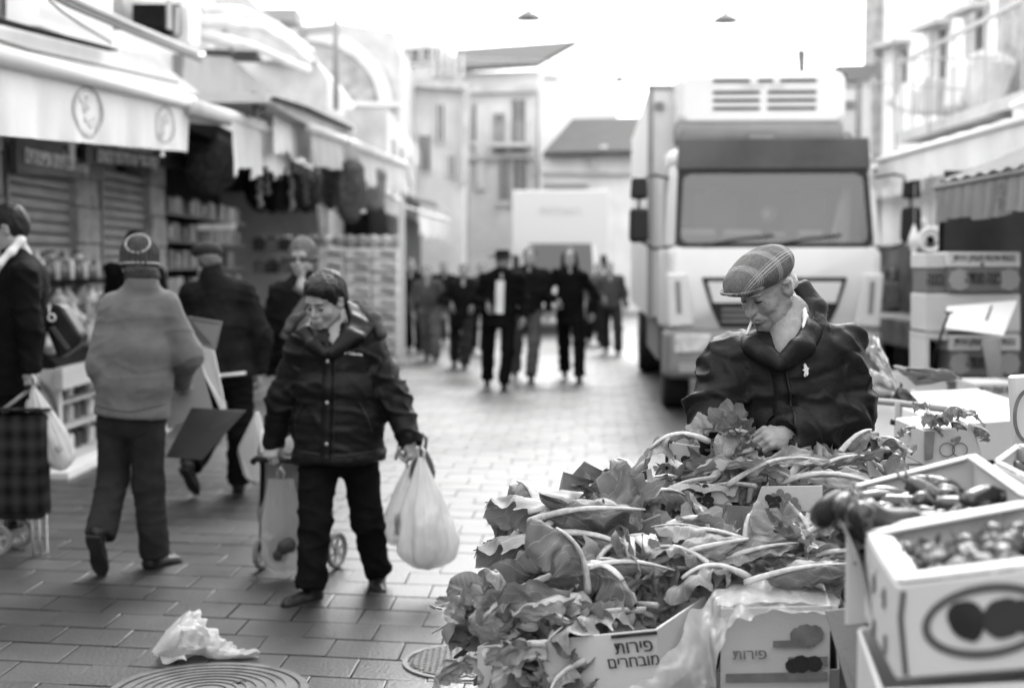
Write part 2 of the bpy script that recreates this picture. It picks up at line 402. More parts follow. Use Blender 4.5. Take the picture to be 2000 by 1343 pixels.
Yb = gz(1293); cb = at(915, 1293, Yb); cb.z = 0
t = thing('manhole_cover', 'small round grating cover with a diamond pattern beside the cauliflower boxes', 'manhole cover', cb, group='manhole covers')
MB().lathe([(.0, .002), (.235, .002), (.235, .006), (0, .006)], seg=48).build('lid', M_IRON, t)
mb = MB(); ring(mb, (0, 0, 0), .245, .265, .001, .009); mb.build('frame', M_IRON, t)
mb = MB()
for k in range(-8, 9):
    for a in (35, -35):
        d = .028 * k; L = 2 * math.sqrt(max(.0, .23**2 - d * d)); 
        if L > .03: mb.box(rotm(0, 0, a) @ V((0, d, .0085 + (a > 0) * .001)), (L, .008, .005), rotm(0, 0, a))
mb.build('grid_ridge', M_IRON, t, kind='stuff')
# ================================================ far buildings
def window(parent, Yc, pts_c, w, h, wallY, frame_m=None, sill=True):
    """window in a wall that faces the camera: recess, frame, pane, sill"""
    c = at(pts_c[0], pts_c[1], wallY)
    f = MB()
    for a, b, cw, ch in ((-w / 2, 0, .07, h), (w / 2, 0, .07, h), (0, h / 2, w, .07), (0, -h / 2, w, .07), (0, 0, .05, h)): f.bb(c.x + a - cw / 2, c.x + a + cw / 2, c.y - .05, c.y + .06, c.z + b - ch / 2, c.z + b + ch / 2)
    fo = f.build('window', frame_m or M_FAC2, parent, world=True)
    MB().bb(c.x - w / 2, c.x + w / 2, c.y + .002 - .02, c.y + .02, c.z - h / 2, c.z + h / 2).build('pane', M_GLASSD, fo, world=True)
    if sill: MB().bb(c.x - w / 2 - .1, c.x + w / 2 + .1, c.y - .16, c.y - .052, c.z - h / 2 - .16, c.z - h / 2 - .04).build('sill', M_FAC, fo, world=True)
# gabled house
Y = 52; t = thing('house', 'pale gabled house with grey tiled roof and a balcony at the end of the street', 'house', (2, Y, 0))
slabY('wall', M_FAC, t, Y, [(888, 640), (1052, 640), (1052, 138), (896, 142)], 9)
A = [at(1052, 640, Y), at(1052, 138, Y), at(1128, 92, Y + 6), at(1206, 196, Y + 10), at(1203, 640, Y + 10)]
MB().prism(A, (-.02, .3, 0)).build('gable_wall', mat('bright plaster', .62, .9), t, world=True)
MB().prism([at(884, 143, Y - .5), at(1050, 133, Y - .5), at(1130, 88, Y + 6), at(890, 105, Y + 6)], (0, 0, .18)).build('roof', M_ROOF, t, world=True)
slabY('cornice', M_FAC2, t, Y - .35, [(900, 170), (1048, 166), (1048, 178), (900, 182)], .34)
slabY('cornice', M_FAC2, t, Y - .35, [(900, 304), (1045, 300), (1045, 308), (900, 312)], .34)
for x, y, w, h in ((975, 262, .42, 1.5), (1013, 245, .5, 1.9), (985, 352, .4, 1.5), (1015, 352, .5, 1.6), (930, 240, .25, 1.3)): window(t, Y, (x, y), w, h, Y - .03)
b = MB(); b.bb(*[at(960, 0, Y - .8).x, at(1040, 0, Y - .8).x, Y - .9, Y - .05, at(0, 290, Y).z, at(0, 283, Y).z]); b.build('balcony', M_FAC2, t, world=True)
b = MB(); z0 = at(0, 283, Y).z
for k in range(9): b.bb(*(lambda x: (x - .02, x + .02))(at(960 + 10 * k, 0, Y).x), Y - .88, Y - .84, z0, z0 + .75)
b.build('railing', M_STEEL, t, world=True)
slabY('pilaster', mat('bright plaster', .62), t, Y - .2, [(930, 205), (948, 205), (948, 370), (930, 370)], .19)
slabY('drainpipe', M_GREYP, t, Y - .3, [(1048, 180), (1053, 180), (1053, 372), (1048, 372)], .1)
# classical facade
Y = 46; t = thing('building', 'pale stone building with stepped parapet between the arch and the gabled house', 'building', (-3, Y, 0))
slabY('wall', M_FAC, t, Y, [(770, 640), (905, 640), (905, 172), (890, 118), (866, 80), (820, 68), (770, 62)], 8)
slabY('cornice', M_FAC2, t, Y - .4, [(765, 152), (912, 160), (912, 176), (765, 166)], .38)
slabY('bay', M_FAC2, t, Y - .5, [(905, 172), (918, 182), (912, 360), (900, 360)], .4)
for x, y, w, h in ((789, 166, .5, .35), (873, 163, .5, .3), (800, 110, .8, .5), (840, 108, .6, .5), (882, 325, .25, .7), (860, 240, .3, 1.2), (830, 300, .4, 1.2)): window(t, Y, (x, y), w, h, Y - .05, M_FAC, False)
for k in range(5): slabY('pilaster', M_FAC, t, Y - .25, [(845 + 14 * k, 90 + 4 * k), (850 + 14 * k, 91 + 4 * k), (850 + 14 * k, 150), (845 + 14 * k, 150)], .2)
# arched building
Y = 40; t = thing('building', 'old building with one great round arch behind the tall lamp pole', 'building', (-5, Y, 0))
slabY('wall', M_FAC2, t, Y, [(560, 640), (782, 640), (782, 110), (770, 62), (660, 44), (600, 50), (560, 40)], 6)
arc = [(600 + 140 * math.sin(w), 205 - 125 * math.cos(w)) for w in [math.pi / 2 * k / 14 for k in range(15)]]
arc2 = [(600 + 165 * math.sin(w), 205 - 150 * math.cos(w)) for w in [math.pi / 2 * k / 14 for k in range(15)]]
arcL = [(600 - 140 * math.sin(w), 205 - 125 * math.cos(w)) for w in [math.pi / 2 * k / 14 for k in range(15)]]
slabY('arch_trim', mat('bright plaster', .62), t, Y - .3, arc + arc2[::-1], .28)
slabY('arch_infill', M_STONE, t, Y - .1, arc + [(600, 205)], .08)
slabY('ledge', mat('bright plaster', .62), t, Y - .5, [(590, 196), (778, 200), (778, 208), (590, 205)], .45)
slabY('gutter', M_GREYP, t, Y - .4, [(580, 56), (660, 50), (660, 58), (580, 66)], .3)
slabY('parapet', M_GREYP, t, Y - 8, [(500, 17), (579, 17), (579, 42), (500, 42)], 1)
# low house with dark roof and wall
Y = 48; t = thing('house', 'low house with a broad dark roof beside the gabled house, behind the white lorry', 'house', (7, Y, 0))
slabY('wall', M_FAC, t, Y, [(1056, 640), (1300, 640), (1300, 300), (1056, 306)], 6)
MB().prism([at(1060, 307, Y - .6), at(1300, 300, Y - .6), at(1300, 236, Y + 5), at(1118, 240, Y + 5)], (0, 0, .15)).build('roof', M_ROOF, t, world=True)
slabY('fascia', M_FAC2, t, Y - .3, [(1060, 332), (1240, 334), (1240, 340), (1060, 338)], .28)
slabY('ledge', M_GREYP, t, Y - .3, [(1062, 358), (1150, 359), (1150, 364), (1062, 363)], .28)
slabY('pier', M_FAC2, t, Y - .31, [(1156, 306), (1164, 306), (1164, 331), (1156, 331)], .2)
slabY('vent', M_WHITE, t, Y - .2, [(1172, 285), (1186, 283), (1186, 296), (1172, 298)], .5)
# ================================================ left row of shops
def cloth_drop(X, p0, p1, drop, fold=.02, nf=9, seed=0, wav=0, nu=60, nv=8, push=0):
    """hanging cloth strip from p0 to p1 (world points), hanging down by drop"""
    rs = random.Random(seed); ph = [rs.uniform(0, 6.3) for _ in range(4)]
    p0, p1 = V(p0), V(p1); L = (p1 - p0).length; side = (p1 - p0).cross(V((0, 0, 1))).normalized()
    def fn(u, v):
        p = p0.lerp(p1, u); w = u * L
        a = fold * v * (math.sin(w * nf + ph[0] + .8 * math.sin(w * 2.3)) + .5 * math.sin(w * nf * 2.3 + ph[1] + v))
        d = drop * (1 + wav * math.sin(w * 14 + ph[2]) * .5 + wav * math.sin(w * 5 + ph[3])) * v
        return p + side * (a + push * v) - V((0, 0, d))
    return fn
def awning(label, X, a, b, zt, drop, roofX=None, roofz=None, m=None, fold=.02, nf=9, seed=0, wav=0, group='awnings over the left hand shops', tube=.035, valance=True, mr=None):
    """awning along the street from the distance a to b"""
    m = m or M_CLOTH; X0, X1 = X if hasattr(X, '__len__') else (X, X); z0, z1 = zt if hasattr(zt, '__len__') else (zt, zt)
    t = thing('awning', label, 'awning', (X0, a, 0), group=group)
    p0, p1 = V((X0, a, z0)), V((X1, b, z1))
    if valance: MB().grid(cloth_drop(X, p0, p1, drop, fold, nf, seed, wav), 70, 6).build('valance', m, t, world=True, smooth=True)
    MB().tube([p0, p1], tube, 8).build('front_bar', M_WHITE if tube > .03 else m, t, world=True, smooth=True)
    if roofX is not None:
        s = 1 if X0 > 0 else -1
        def rf(u, v):
            p = p0.lerp(p1, u); q = V((roofX, p.y, p.z + (roofz or .5))); r = p.lerp(q, v)
            return r + V((0, 0, .04 + -.05 * math.sin(v * math.pi) + .012 * math.sin(u * 50)))
        MB().grid(rf, 40, 8).build('canopy', mr or m, t, world=True, smooth=True)
    return t
X1 = -2.75
pA = onX(-30, 112, X1); pB = onX(370, 205, X1)
t = thing('awning', 'long white awning with two round emblems hanging over the closed shutters', 'awning', (X1, 9, 0), group='awnings over the left hand shops')
pA0 = pA + (pA - pB).normalized() * .3
fnA = cloth_drop(X1, pA0, pB, .40, .018, 7, 3)
MB().grid(fnA, 110, 10).build('valance', M_CLOTH, t, world=True, smooth=True)
MB().tube([pA0 + V((.02, 0, .02)), pB + V((.02, 0, .02))], .055, 12).build('front_bar', M_WHITE, t, world=True, smooth=True)
MB().grid(lambda u, v: (pA0.lerp(pB, u)).lerp(pA0.lerp(pB, u) + V((-1.1, 0, .12)), v) + V((0, 0, .07 + .03 * math.sin(v * 3.1))), 20, 6).build('canopy', M_CLOTH2, t, world=True, smooth=True)
M_EMB = mat('faded emblem print', .3, .8, 9, .4, trans=.2); M_EMB2 = mat('paler emblem print', .6, .8, 14, .25, trans=.2)
def emblem(uc, vc, ru, rv, seed, edge):
    rs = random.Random(seed); mb = MB(); n = 40
    def pt(a, r, o=.006): return fnA(uc + ru * r * math.cos(a), min(1, max(0, vc + rv * r * math.sin(a)))) + V((o, 0, 0))
    for r0, r1 in ((.93, 1.0), (.82, .85)):
        vs = [pt(2 * math.pi * k / n, r) for r in (r0, r1) for k in range(n)]
        mb.add(vs, [(k, (k + 1) % n, n + (k + 1) % n, n + k) for k in range(n)])
    o = mb.build('emblem', edge, t, world=True); mb = MB()
    for q in range(9):
        cx, cy = rs.uniform(-.45, .45), rs.uniform(-.5, .5); w, h, an = rs.uniform(.1, .22), rs.uniform(.04, .3), rs.uniform(-1, 1)
        vs = []
        for k in range(10):
            a = 2 * math.pi * k / 10; x = w * math.cos(a) * rs.uniform(.8, 1.1); y = h * math.sin(a)
            x, y = x * math.cos(an) - y * math.sin(an) + cx, x * math.sin(an) + y * math.cos(an) + cy; rr_ = min(.8, math.hypot(x, y)); aa = math.atan2(y, x)
            vs.append(pt(aa, rr_, .005 + q * .0004))
        mb.add(vs, [tuple(range(10))])
    mb.build('relief_print', M_EMB2, o, world=True)
def ufor(px): 
    return min(range(200), key=lambda k: abs(project(fnA(k / 199, .5))[0] - px)) / 199
emblem(ufor(171), .5, .072, .42, 4, M_EMB); emblem(ufor(322), .5, .055, .38, 9, M_EMB)
# upper works above the first awning
t = thing('shop_building', 'low shop building with sign panels, gutter and shutters above and behind the first awning', 'building', (-4.3, 12, 0))
MB().bb(-7.5, -4.35, 6, 15.8, 0, 3.35).build('wall', mat('grubby plaster', .24, .9, 2, .3), t, world=True)
slabX('fascia', M_FAC, t, -3.35, [(-40, 30), (160, 75), (300, 112), (400, 190), (400, 205), (200, 148), (-40, 85)], .9)
slabX('fascia_edge', M_DARK, t, -3.22, [(-40, 24), (100, 62), (230, 96), (230, 100), (100, 68), (-40, 32)], .08)
slabX('cable', M_BLACK, t, -3.0, [(-40, 64), (60, 95), (190, 124), (350, 160), (350, 163), (190, 128), (60, 100), (-40, 70)], .03)
slabX('sign_panel', M_WHITE, t, -3.5, [(78, -60), (220, -12), (220, 100), (78, 50)], .25)
slabX('sign_panel', M_WHITE, t, -3.5, [(255, 60), (355, 100), (355, 160), (255, 115)], .25)
slabX('dark_recess', M_GREYP, t, -3.8, [(-40, -40), (80, -40), (80, 52), (-40, 20)], .2)
slabX('dark_recess', mat('dark grey paint', .08, .7), t, -3.75, [(219, 40), (258, 64), (258, 118), (219, 100)], .2)
gp = [onX(x, y, -3.3) for x, y in ((60, -40), (120, -8), (250, 50), (382, 104))]
MB().tube(gp, .045, 8).build('gutter', M_GREYP, t, world=True, smooth=True)
MB().tube([p + V((.05, 0, -.07)) for p in gp], .02, 6).build('gutter_bracket_rail', M_BLACK, t, world=True)
slabX('grey_fascia', M_GREYP, t, -3.4, [(357, 106), (450, 112), (520, 170), (510, 212), (470, 222), (357, 190)], .6)
wp = [onX(x, y, -2.9) for x, y in ((95, 0), (120, 22), (160, 50), (218, 84))]
MB().tube(wp, .008, 5).build('hanging_wire', M_BLACK, t, world=True)
slabX('upper_wall', M_FAC2, t, -3.9, [(225, -60), (420, -60), (420, 100), (380, 104), (250, 40)], .6)
t = thing('air_conditioner', 'white air conditioner box hanging at the end of the gutter above the shops', 'air conditioner', (-3.5, 15.6, 0))
slabX('casing', M_WHITE, t, -3.35, [(371, 8), (388, 12), (393, 24), (393, 84), (385, 95), (371, 88)], .35, bevel=.02)
slabX('grille', M_DARK, t, -3.45, [(318, 8), (368, 8), (368, 80), (318, 48)], .3)
slabX('pipe', M_GREYP, t, -3.42, [(328, 0), (336, 0), (336, 60), (328, 56)], .02)
slabX('pipe', M_GREYP, t, -3.42, [(344, 12), (352, 14), (350, 70), (342, 66)], .02)
t = thing('rolled_tarpaulin', 'bundle of pale rolled canvas and pipes lying on the roof past the air conditioner', 'tarpaulin', (-3.3, 19, 0))
for pts, r in (([(392, 42), (440, 44), (505, 52), (560, 82), (600, 118)], .07), ([(400, 20), (470, 24), (540, 50), (606, 100)], .06), ([(396, 70), (440, 78), (500, 92), (560, 120), (600, 135)], .06)):
    Ys = [15.5, 16.5, 18, 19.5, 21][:len(pts)] if len(pts) == 5 else [15.8, 17.5, 19.5, 21.5]
    MB().tube([at(x, y, q) for (x, y), q in zip(pts, Ys)], [r * (1 + .2 * math.sin(k * 2)) for k in range(len(pts))], 10).build('roll', M_CLOTH, t, world=True, smooth=True)
slabY('strut', M_GREYP, t, 17, [(432, 56), (440, 56), (456, 100), (448, 100)], .1)
slabY('beam', mat('dark grey paint', .08), t, 18, [(400, 96), (500, 100), (505, 116), (400, 112)], .3)
t = thing('flat_roofed_block', 'plain pale block with a flat roof rising behind the rolled canvas', 'building', (-6, 30, 0))
slabY('wall', M_FAC2, t, 30, [(400, 600), (640, 600), (640, 150), (600, 100), (470, -20), (400, -30)], 5)
slabY('ledge', M_FAC, t, 29.7, [(500, 110), (615, 110), (615, 118), (500, 118)], .28)
# shutters, pilasters, signs
for k, (x0, x1_, lab) in enumerate(((4, 145, 'closed pale roller shutter behind the man in black'), (190, 292, 'closed roller shutter behind jars, half hidden by the beanie man'))):
    a = onX(x0, 400, -4.3); b_ = onX(x1_, 400, -4.3); t = thing('roller_shutter', lab, 'shutter', (-4.3, a.y, 0), group='roller shutters')
    mb = MB()
    for q in range(22):
        z = .3 + q * .105
        MB().prism([V((-4.3, a.y, z)), V((-4.27, a.y, z + .015)), V((-4.262, a.y, z + .05)), V((-4.27, a.y, z + .09)), V((-4.3, a.y, z + .1))], (0, b_.y - a.y, 0)).build('slat', M_SHUT, t, world=True)
    for yy in (a.y, b_.y): MB().bb(-4.33, -4.24, yy - .03, yy + .03, 0, 2.6).build('guide_rail', M_GREYP, t, world=True)
for x0, x1_, l in ((147, 190, 'pale rough stone pilaster between the two roller shutters'), (291, 320, 'narrow stone pilaster past the second shutter'), (-25, 3, 'stone door jamb at the edge of the first shutter')):
    a = onX(x0, 400, -4.22); b_ = onX(x1_, 400, -4.22); t = thing('pilaster', l, 'pilaster', (-4.3, a.y, 0), group='stone pilasters of the shops')
    n = 9
    for q in range(n): MB().bb(-4.5, -4.2 + .008 * (q % 3), a.y + .01, b_.y - .01, q * .36 + .003, (q + 1) * .36 - .008).build('stone_block', M_STONE, t, world=True, bevel=.01)
def signX(label, X, pts, m, texts, cat='sign'):
    c = onX(*pts[0], X); t = thing('shop_sign', label, cat, (X, c.y, 0), group='shop signs under the first awning')
    slabX('board', m, t, X, pts, .05)
    for s, px, py, size, mm, sx in texts:
        o = onX(px, py, X) + V((.012, 0, 0)); a, b_ = onX(pts[0][0], pts[0][1], X), onX(pts[1][0], pts[1][1], X)
        lettering(s, mm, t, frame(o, (b_ - a), (1, 0, 0)), size, .02, sx=sx)
    return t
signX('grey sign with pale script lettering and a crown mark under the first awning', -4.1, [(33, 262), (205, 300), (205, 352), (33, 338)], mat('grey sign board', .08, .5, 1.5, .5, stretch=(1, 1, 3)), [('קפה תבלינים ופיצוחים', 112, 315, .2, M_INKL, 1.0), ('♛', 135, 288, .3, M_INKL, 1.2)])
signX('black sign with two rows of small white lettering behind the awning corner', -4.0, [(168, 268), (372, 300), (372, 330), (168, 318)], mat('black sign board', .02, .4), [('פיצוחים ₪ תבלינים\nקפה טרי ₪ פירות יבשים', 250, 296, .19, M_INKL, 1.25)])
for x, y in ((152, 272), (318, 298)):
    t = thing('price_tag', 'small white tag hanging from the awning edge ' + ('in front of the grey sign' if x < 200 else 'below the second emblem'), 'tag', onX(x, y, -2.8), group='white tags on the first awning')
    slabX('tag_card', M_WHITE, t, -2.8, [(x - 3, y - 10), (x + 3, y - 10), (x + 4, y + 8), (x - 3, y + 8)], .01)
# ---- counter with jars and nut bags
t = thing('stall_counter', 'pale sided market counter with a wheel arch emblem behind the beanie man', 'counter', (-3.9, 11, 0))
MB().bb(-4.2, -3.42, 10.7, 10.78, 0.02, .80).build('side_panel', mat('pale laminate', .55, .6, 2, .1), t, world=True)
M_LAM = MATS['pale laminate']
MB().bb(-4.2, -3.42, 10.78, 13.6, .70, .76).build('worktop', M_WOOD, t, world=True)
MB().bb(-3.42, -3.36, 10.6, 13.6, .66, .82).build('front_rail', M_WOOD, t, world=True)
for z in (.06, .3, .5): MB().bb(-4.15, -3.5, 10.8, 13.55, z, z + .03).build('shelf', M_WOOD, t, world=True)
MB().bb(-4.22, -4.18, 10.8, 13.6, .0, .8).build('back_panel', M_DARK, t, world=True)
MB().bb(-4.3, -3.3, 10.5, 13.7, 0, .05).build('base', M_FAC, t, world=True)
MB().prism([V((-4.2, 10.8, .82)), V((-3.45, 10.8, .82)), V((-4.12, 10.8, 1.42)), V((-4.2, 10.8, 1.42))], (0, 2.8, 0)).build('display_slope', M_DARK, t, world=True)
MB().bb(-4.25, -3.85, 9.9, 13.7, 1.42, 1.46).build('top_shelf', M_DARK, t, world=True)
mb = MB(); vs = []; n = 20
for r in (.2, .25):
    for k in range(n + 1): a = math.pi * k / n * .75; vs.append(V((-3.62 + r * math.cos(a) * .8, 10.69, .42 + r * math.sin(a) * 1.3)))
mb.add(vs, [(k, k + 1, n + 2 + k, n + 1 + k) for k in range(n)]); mb.build('arc_emblem', M_INKG, t, world=True)
M_JARL = mat('pale jar label', .6, .4, 6, .3, rnd=.3); M_JARD = mat('dark jar content', .08, .25, 10, .5, spec=.6, rnd=.6)
jar0 = None; k = 0
for row, X in ((0, -3.95), (1, -4.12)):
    for y in np.arange(10.0, 13.6, .135):
        k += 1
        j = thing('spice_jar', ordw((k - 1) % 27) + ' small lidded jar from the near end, ' + ('front' if row == 0 else 'back') + ' row of the counter top shelf', 'jar', (X, y + .01 * (k % 3), 1.461 + (.0)), group='jars on the top shelf')
        h = .15 + .03 * (k % 3 == 0) + (.08 if row else 0)
        MB().lathe([(.045, 0), (.05, .01), (.05, h * .8), (.035, h * .9), (.035, h * .92)], seg=10).build('jar_body', M_JARD if k % 3 else M_JARL, j, smooth=True)
        MB().lathe([(.04, h * .92), (.04, h), (.0, h)], seg=10).build('lid', M_JARL if k % 2 else M_BLACK, j)
M_BAGC = mat('clear bag of nuts', .42, .25, 30, .6, .5, 50, spec=.6, rnd=.35)
bagm = []
for s in range(4):
    S = SDF((-.13, -.1, -.06), (.13, .1, .22), .012); S.ell((0, 0, .05), (.085, .06, .07)); S.ell((.01, 0, .12), (.06, .04, .05), k=.03); S.cap((0, 0, .13), (.01, 0, .19), .02, .03, .02)
    bagm.append(sdf_mesh('nut_bag', S, M_BAGC, lambda P: .012 * wn(P, 22, s)))
for r_ in range(4):
    for q in range(15):
        y = 10.85 + q * .19 + .05 * (r_ % 2); f = r_ / 3.4
        o = link('nut_bag', bagm[(q + r_) % 4], None, loc=(-3.55 - .6 * f, y, .93 + .46 * f), rot=(0, random.uniform(.2, .6), random.uniform(0, 6)))
        tag(o, ordw(q) + ' clear nut bag from the near end in the ' + ('bottom', 'second', 'third', 'top')[r_] + ' row of the sloping display', 'bag', 'bags of nuts on the display')
for z in (.09, .33, .53):
    for q in range(14):
        j = MB(); j.lathe([(.05, 0), (.055, .02), (.055, .12), (.03, .14)], seg=8)
        o = j.build('storage_jar', M_JARD if q % 3 else M_JARL, None, loc=(-3.62, 10.95 + q * .19, z + .001)); tag(o, ordw(q) + ' dark jar from the near end on the ' + {.09: 'lowest', .33: 'middle', .53: 'upper'}[z] + ' shelf inside the counter', 'jar', 'jars inside the counter')
# ---- open shops further on: recess, shelves, goods
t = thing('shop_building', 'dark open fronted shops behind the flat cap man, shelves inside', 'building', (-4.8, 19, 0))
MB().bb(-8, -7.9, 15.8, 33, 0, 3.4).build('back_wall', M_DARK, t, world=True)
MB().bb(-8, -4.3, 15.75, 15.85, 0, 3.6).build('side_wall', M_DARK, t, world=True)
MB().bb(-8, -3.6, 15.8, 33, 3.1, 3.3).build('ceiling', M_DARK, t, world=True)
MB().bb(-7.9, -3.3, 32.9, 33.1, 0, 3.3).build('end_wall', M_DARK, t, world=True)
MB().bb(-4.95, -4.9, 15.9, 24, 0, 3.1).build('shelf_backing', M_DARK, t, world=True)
slabX('stacked_cloth', M_GREYP, t, -4.3, [(330, 235), (372, 240), (372, 262), (330, 262)], .3)
M_GOODS = mat('packaged goods', .2, .5, 6, .6, rnd=.8)
gm = [MB().box((0, 0, .1), (.2, .16 + .03 * s, .17 + .03 * s)).mesh('packet', M_GOODS, bevel=.012) for s in range(4)]
for si, z in enumerate((.5, .85, 1.2, 1.55, 1.9, 2.25)):
    sh = MB().bb(-4.9, -4.3, 15.9, 23, z - .03, z).build('shop_shelf', mat('grey shelf', .12, .6), t, world=True)
    for q in range(28):
        if (q * 7 + si * 3) % 9 == 0: continue
        o = link('goods_packet', gm[(q * 3 + si) % 4], None, loc=(-4.43 + .03 * math.sin(q * 5), 16.1 + q * .24, z + .001), rot=(0, 0, random.uniform(-.2, .2)))
        tag(o, ordw(q) + ' packet from the near end on the ' + ('lowest', 'second lowest', 'third', 'fourth', 'second highest', 'top')[si] + ' dark shop shelf', 'packet', 'packets on the dark shop shelves')
slabX('price_strip', M_FAC2, t, -4.28, [(385, 438), (462, 436), (462, 448), (385, 450)], .02)
# net sack bundle and hanging strings
M_NET = mat('dark net cloth', .07, .9, 14, .6, .5, 30)
for px, py, Yh, w, h, lab, n_ in ((412, 322, 17.5, .45, .75, 'big dark bundle hanging under the second awning', 'hanging_bundle'), (684, 375, 19.5, .3, .95, 'dark coat with pale hem band hanging in the shop past the white cloths', 'hanging_coat'), (645, 360, 21, .2, .8, 'black garment hanging next to the banded coat', 'hanging_coat'), (728, 372, 22, .25, .7, 'striped grey garment hanging beside the white display', 'hanging_coat')):
    c = at(px, py, Yh); t = thing(n_, lab, 'bundle' if n_ == 'hanging_bundle' else 'garment', c, group='goods hanging in the shops')
    S = SDF((-w, -.25, -h), (w, .25, h), .03); S.ell((0, 0, 0), (w * .75, .16, h * .48), k=.1); S.cap((-w * .4, 0, h * .33), (w * .4, 0, h * .33), .1, k=.08)
    link('cloth', sdf_mesh('cloth', S, M_NET if w != .25 else mat('grey striped cloth', .2, .9, 5, .6, stretch=(8, 8, .3)), lambda P: .03 * wn(P, (9, 9, 4), int(px))), None, t)
    MB().tube([(0, 0, h * .4), (0, 0, h * .8)], .01, 5).build('hook', M_STEEL, t)
    if px == 684: MB().lathe([(w * .62, -h * .30), (w * .72, -h * .30), (w * .72, -h * .25), (w * .62, -h * .25)], seg=20, sy=.45).build('hem_band', M_FAC2, t); MB().lathe([(w * .5, h * .28), (w * .66, h * .28), (w * .66, h * .32), (w * .5, h * .32)], seg=20, sy=.5).build('shoulder_band', M_FAC2, t)
for px, y0, y1, Yh in ((505, 310, 405, 16.5), (520, 300, 380, 17), (543, 300, 350, 17.6), (567, 250, 412, 18), (596, 330, 400, 20), (616, 320, 360, 20)):
    a, b_ = at(px, y0, Yh), at(px + 3, y1, Yh)
    o = MB().tube([a.lerp(b_, k / 14) + V((.02 * math.sin(k * 2.1), 0, 0)) for k in range(15)], [.025 + .012 * (k % 2) for k in range(15)], 6).build('hanging_string', mat('dried peppers', .22, .7, 10, .5), None)
    tag(o, 'knobbly string of dried goods, ' + {505: 'nearest the dark bundle', 520: 'second one, beside it', 543: 'shortest one under the ragged cloth', 567: 'longest one, at the edge of the ragged cloth', 596: 'hanging before the black garment', 616: 'thin one farthest into the doorway'}[px], 'string', 'hanging strings of dried goods')
t = MB().tube([at(627, 466, 21), at(627, 400, 21)], .055, 10).build('paper_tube', M_WHITE, None, smooth=True); tag(t, 'upright white paper tube standing behind the young man in the knit hat', 'tube')
# clothes rails and crates filling the dark doorway
rs_ = random.Random(12); garm = []
for s in range(3):
    S = SDF((-.3, -.16, -.5), (.3, .16, .15), .03); S.ell((0, 0, -.15), (.2, .09, .34), k=.08); S.cap((-.14, 0, .02), (.14, 0, .02), .07, k=.06)
    garm.append(sdf_mesh('garment', S, mat('dark hanging garment ' + 'abc'[s], (.02, .05, .1)[s], .9, 5, .5, spec=.05), lambda P: .025 * wn(P, (16, 9, 3), s)))
for k in range(12):
    px = 498 + 11 * k; Yg = 24.5 + .3 * (k % 3); o = link('hanging_garment', garm[k % 3], None, loc=at(px, 352 + 10 * (k % 2), Yg), rot=(0, 0, rs_.uniform(-.5, .5))); tag(o, ordw(k) + ' garment from the near shelves on the rail in the dark doorway', 'garment', 'garments on the rail in the doorway')
o = MB().tube([at(490, 318, 24.7), at(640, 318, 24.7)], .02, 6).build('clothes_rail', M_STEEL, None); tag(o, 'steel clothes rail across the dark doorway', 'rail')
for k in range(10):
    px, py = 505 + 26 * (k % 5), 470 + 44 * (k // 5); c = at(px, py, 23.5); t = thing('goods_crate', ordw(k % 5) + ' crate from the shelves in the ' + ('upper', 'lower')[k // 5] + ' row of the dark doorway', 'crate', c - V((0, 0, .17)), group='crates in the doorway')
    MB().bb(c.x - .1, c.x + .1, c.y, c.y + .3, c.z - .17, c.z + .02).build('crate_body', mat('crate grey ' + 'ab'[k % 2], (.05, .16)[k % 2], .8, 4, .5), t, world=True)
    MB().bb(c.x - .08, c.x + .08, c.y + .02, c.y + .28, c.z + .022, c.z + .09).build('crate_goods', M_GOODS, t, world=True, bevel=.03)
# awnings after the first
aw = [('second bar awning, bare pale edge running on from the emblem awning', (371, 207), (532, 250), .03, -2.7, 0), ]
p0, p1 = onX(371, 207, -2.7), onX(532, 252, -2.62)
t = thing('awning', 'bare pale awning edge running on from the emblem awning', 'awning', p0, group='awnings over the left hand shops')
MB().tube([p0, p1], .07, 10).build('front_bar', M_CLOTH, t, world=True, smooth=True)
MB().grid(lambda u, v: p0.lerp(p1, u) + V((-1.4 * v, 0, .1 * v)), 12, 3).build('canopy', M_CLOTH2, t, world=True)
def drape(label, px0, py0, px1, py1, drop, X, seed, wav=.1, m=None, nf=14, fold=.03):
    p0, p1 = onX(px0, py0, X), onX(px1, py1, X)
    o = MB().grid(cloth_drop(X, p0, p1, drop, fold, nf, seed, wav), 40, 8).build('hanging_cloth', m or M_CLOTH, None, smooth=True)
    return tag(o, label, 'cloth', 'white cloths hanging from the awnings')
drape('white cloth with ragged hem below the bare awning edge', 453, 236, 566, 262, .47, -2.62, 1, .12)
drape('square white cloth hanging above the ragged hemmed one', 534, 190, 607, 228, .55, -2.5, 2, .06)
drape('smaller white cloth between the ribbed awning and the young man', 702, 288, 752, 318, .52, -2.15, 3, .06)
slabX('cloth_bracket', mat('dark grey paint', .08), None, -2.48, [(500, 180), (514, 182), (520, 214), (502, 230)], .05)['label'] = 'dark bracket holding the square white cloth'
bpy.data.objects['cloth_bracket']['category'] = 'bracket'
p0, p1 = onX(606, 250, -2.3), onX(703, 284, -2.3)
t = thing('awning', 'ribbed pale awning over the hanging coats, dark rail above', 'awning', p0, group='awnings over the left hand shops')
MB().tube([p0, p1], .06, 8).build('front_bar', M_CLOTH, t, world=True, smooth=True)
MB().grid(cloth_drop(0, p0, p1, .42, .04, 30, 8, .03), 90, 5).build('valance', M_CLOTH2, t, world=True, smooth=True)
slabX('canopy', M_CLOTH2, t, -2.35, [(520, 182), (600, 196), (690, 240), (700, 262), (606, 246), (520, 200)], .8)
slabX('dark_rail', M_DARK, t, -2.28, [(540, 190), (600, 208), (690, 250), (690, 256), (600, 216), (540, 196)], .05)
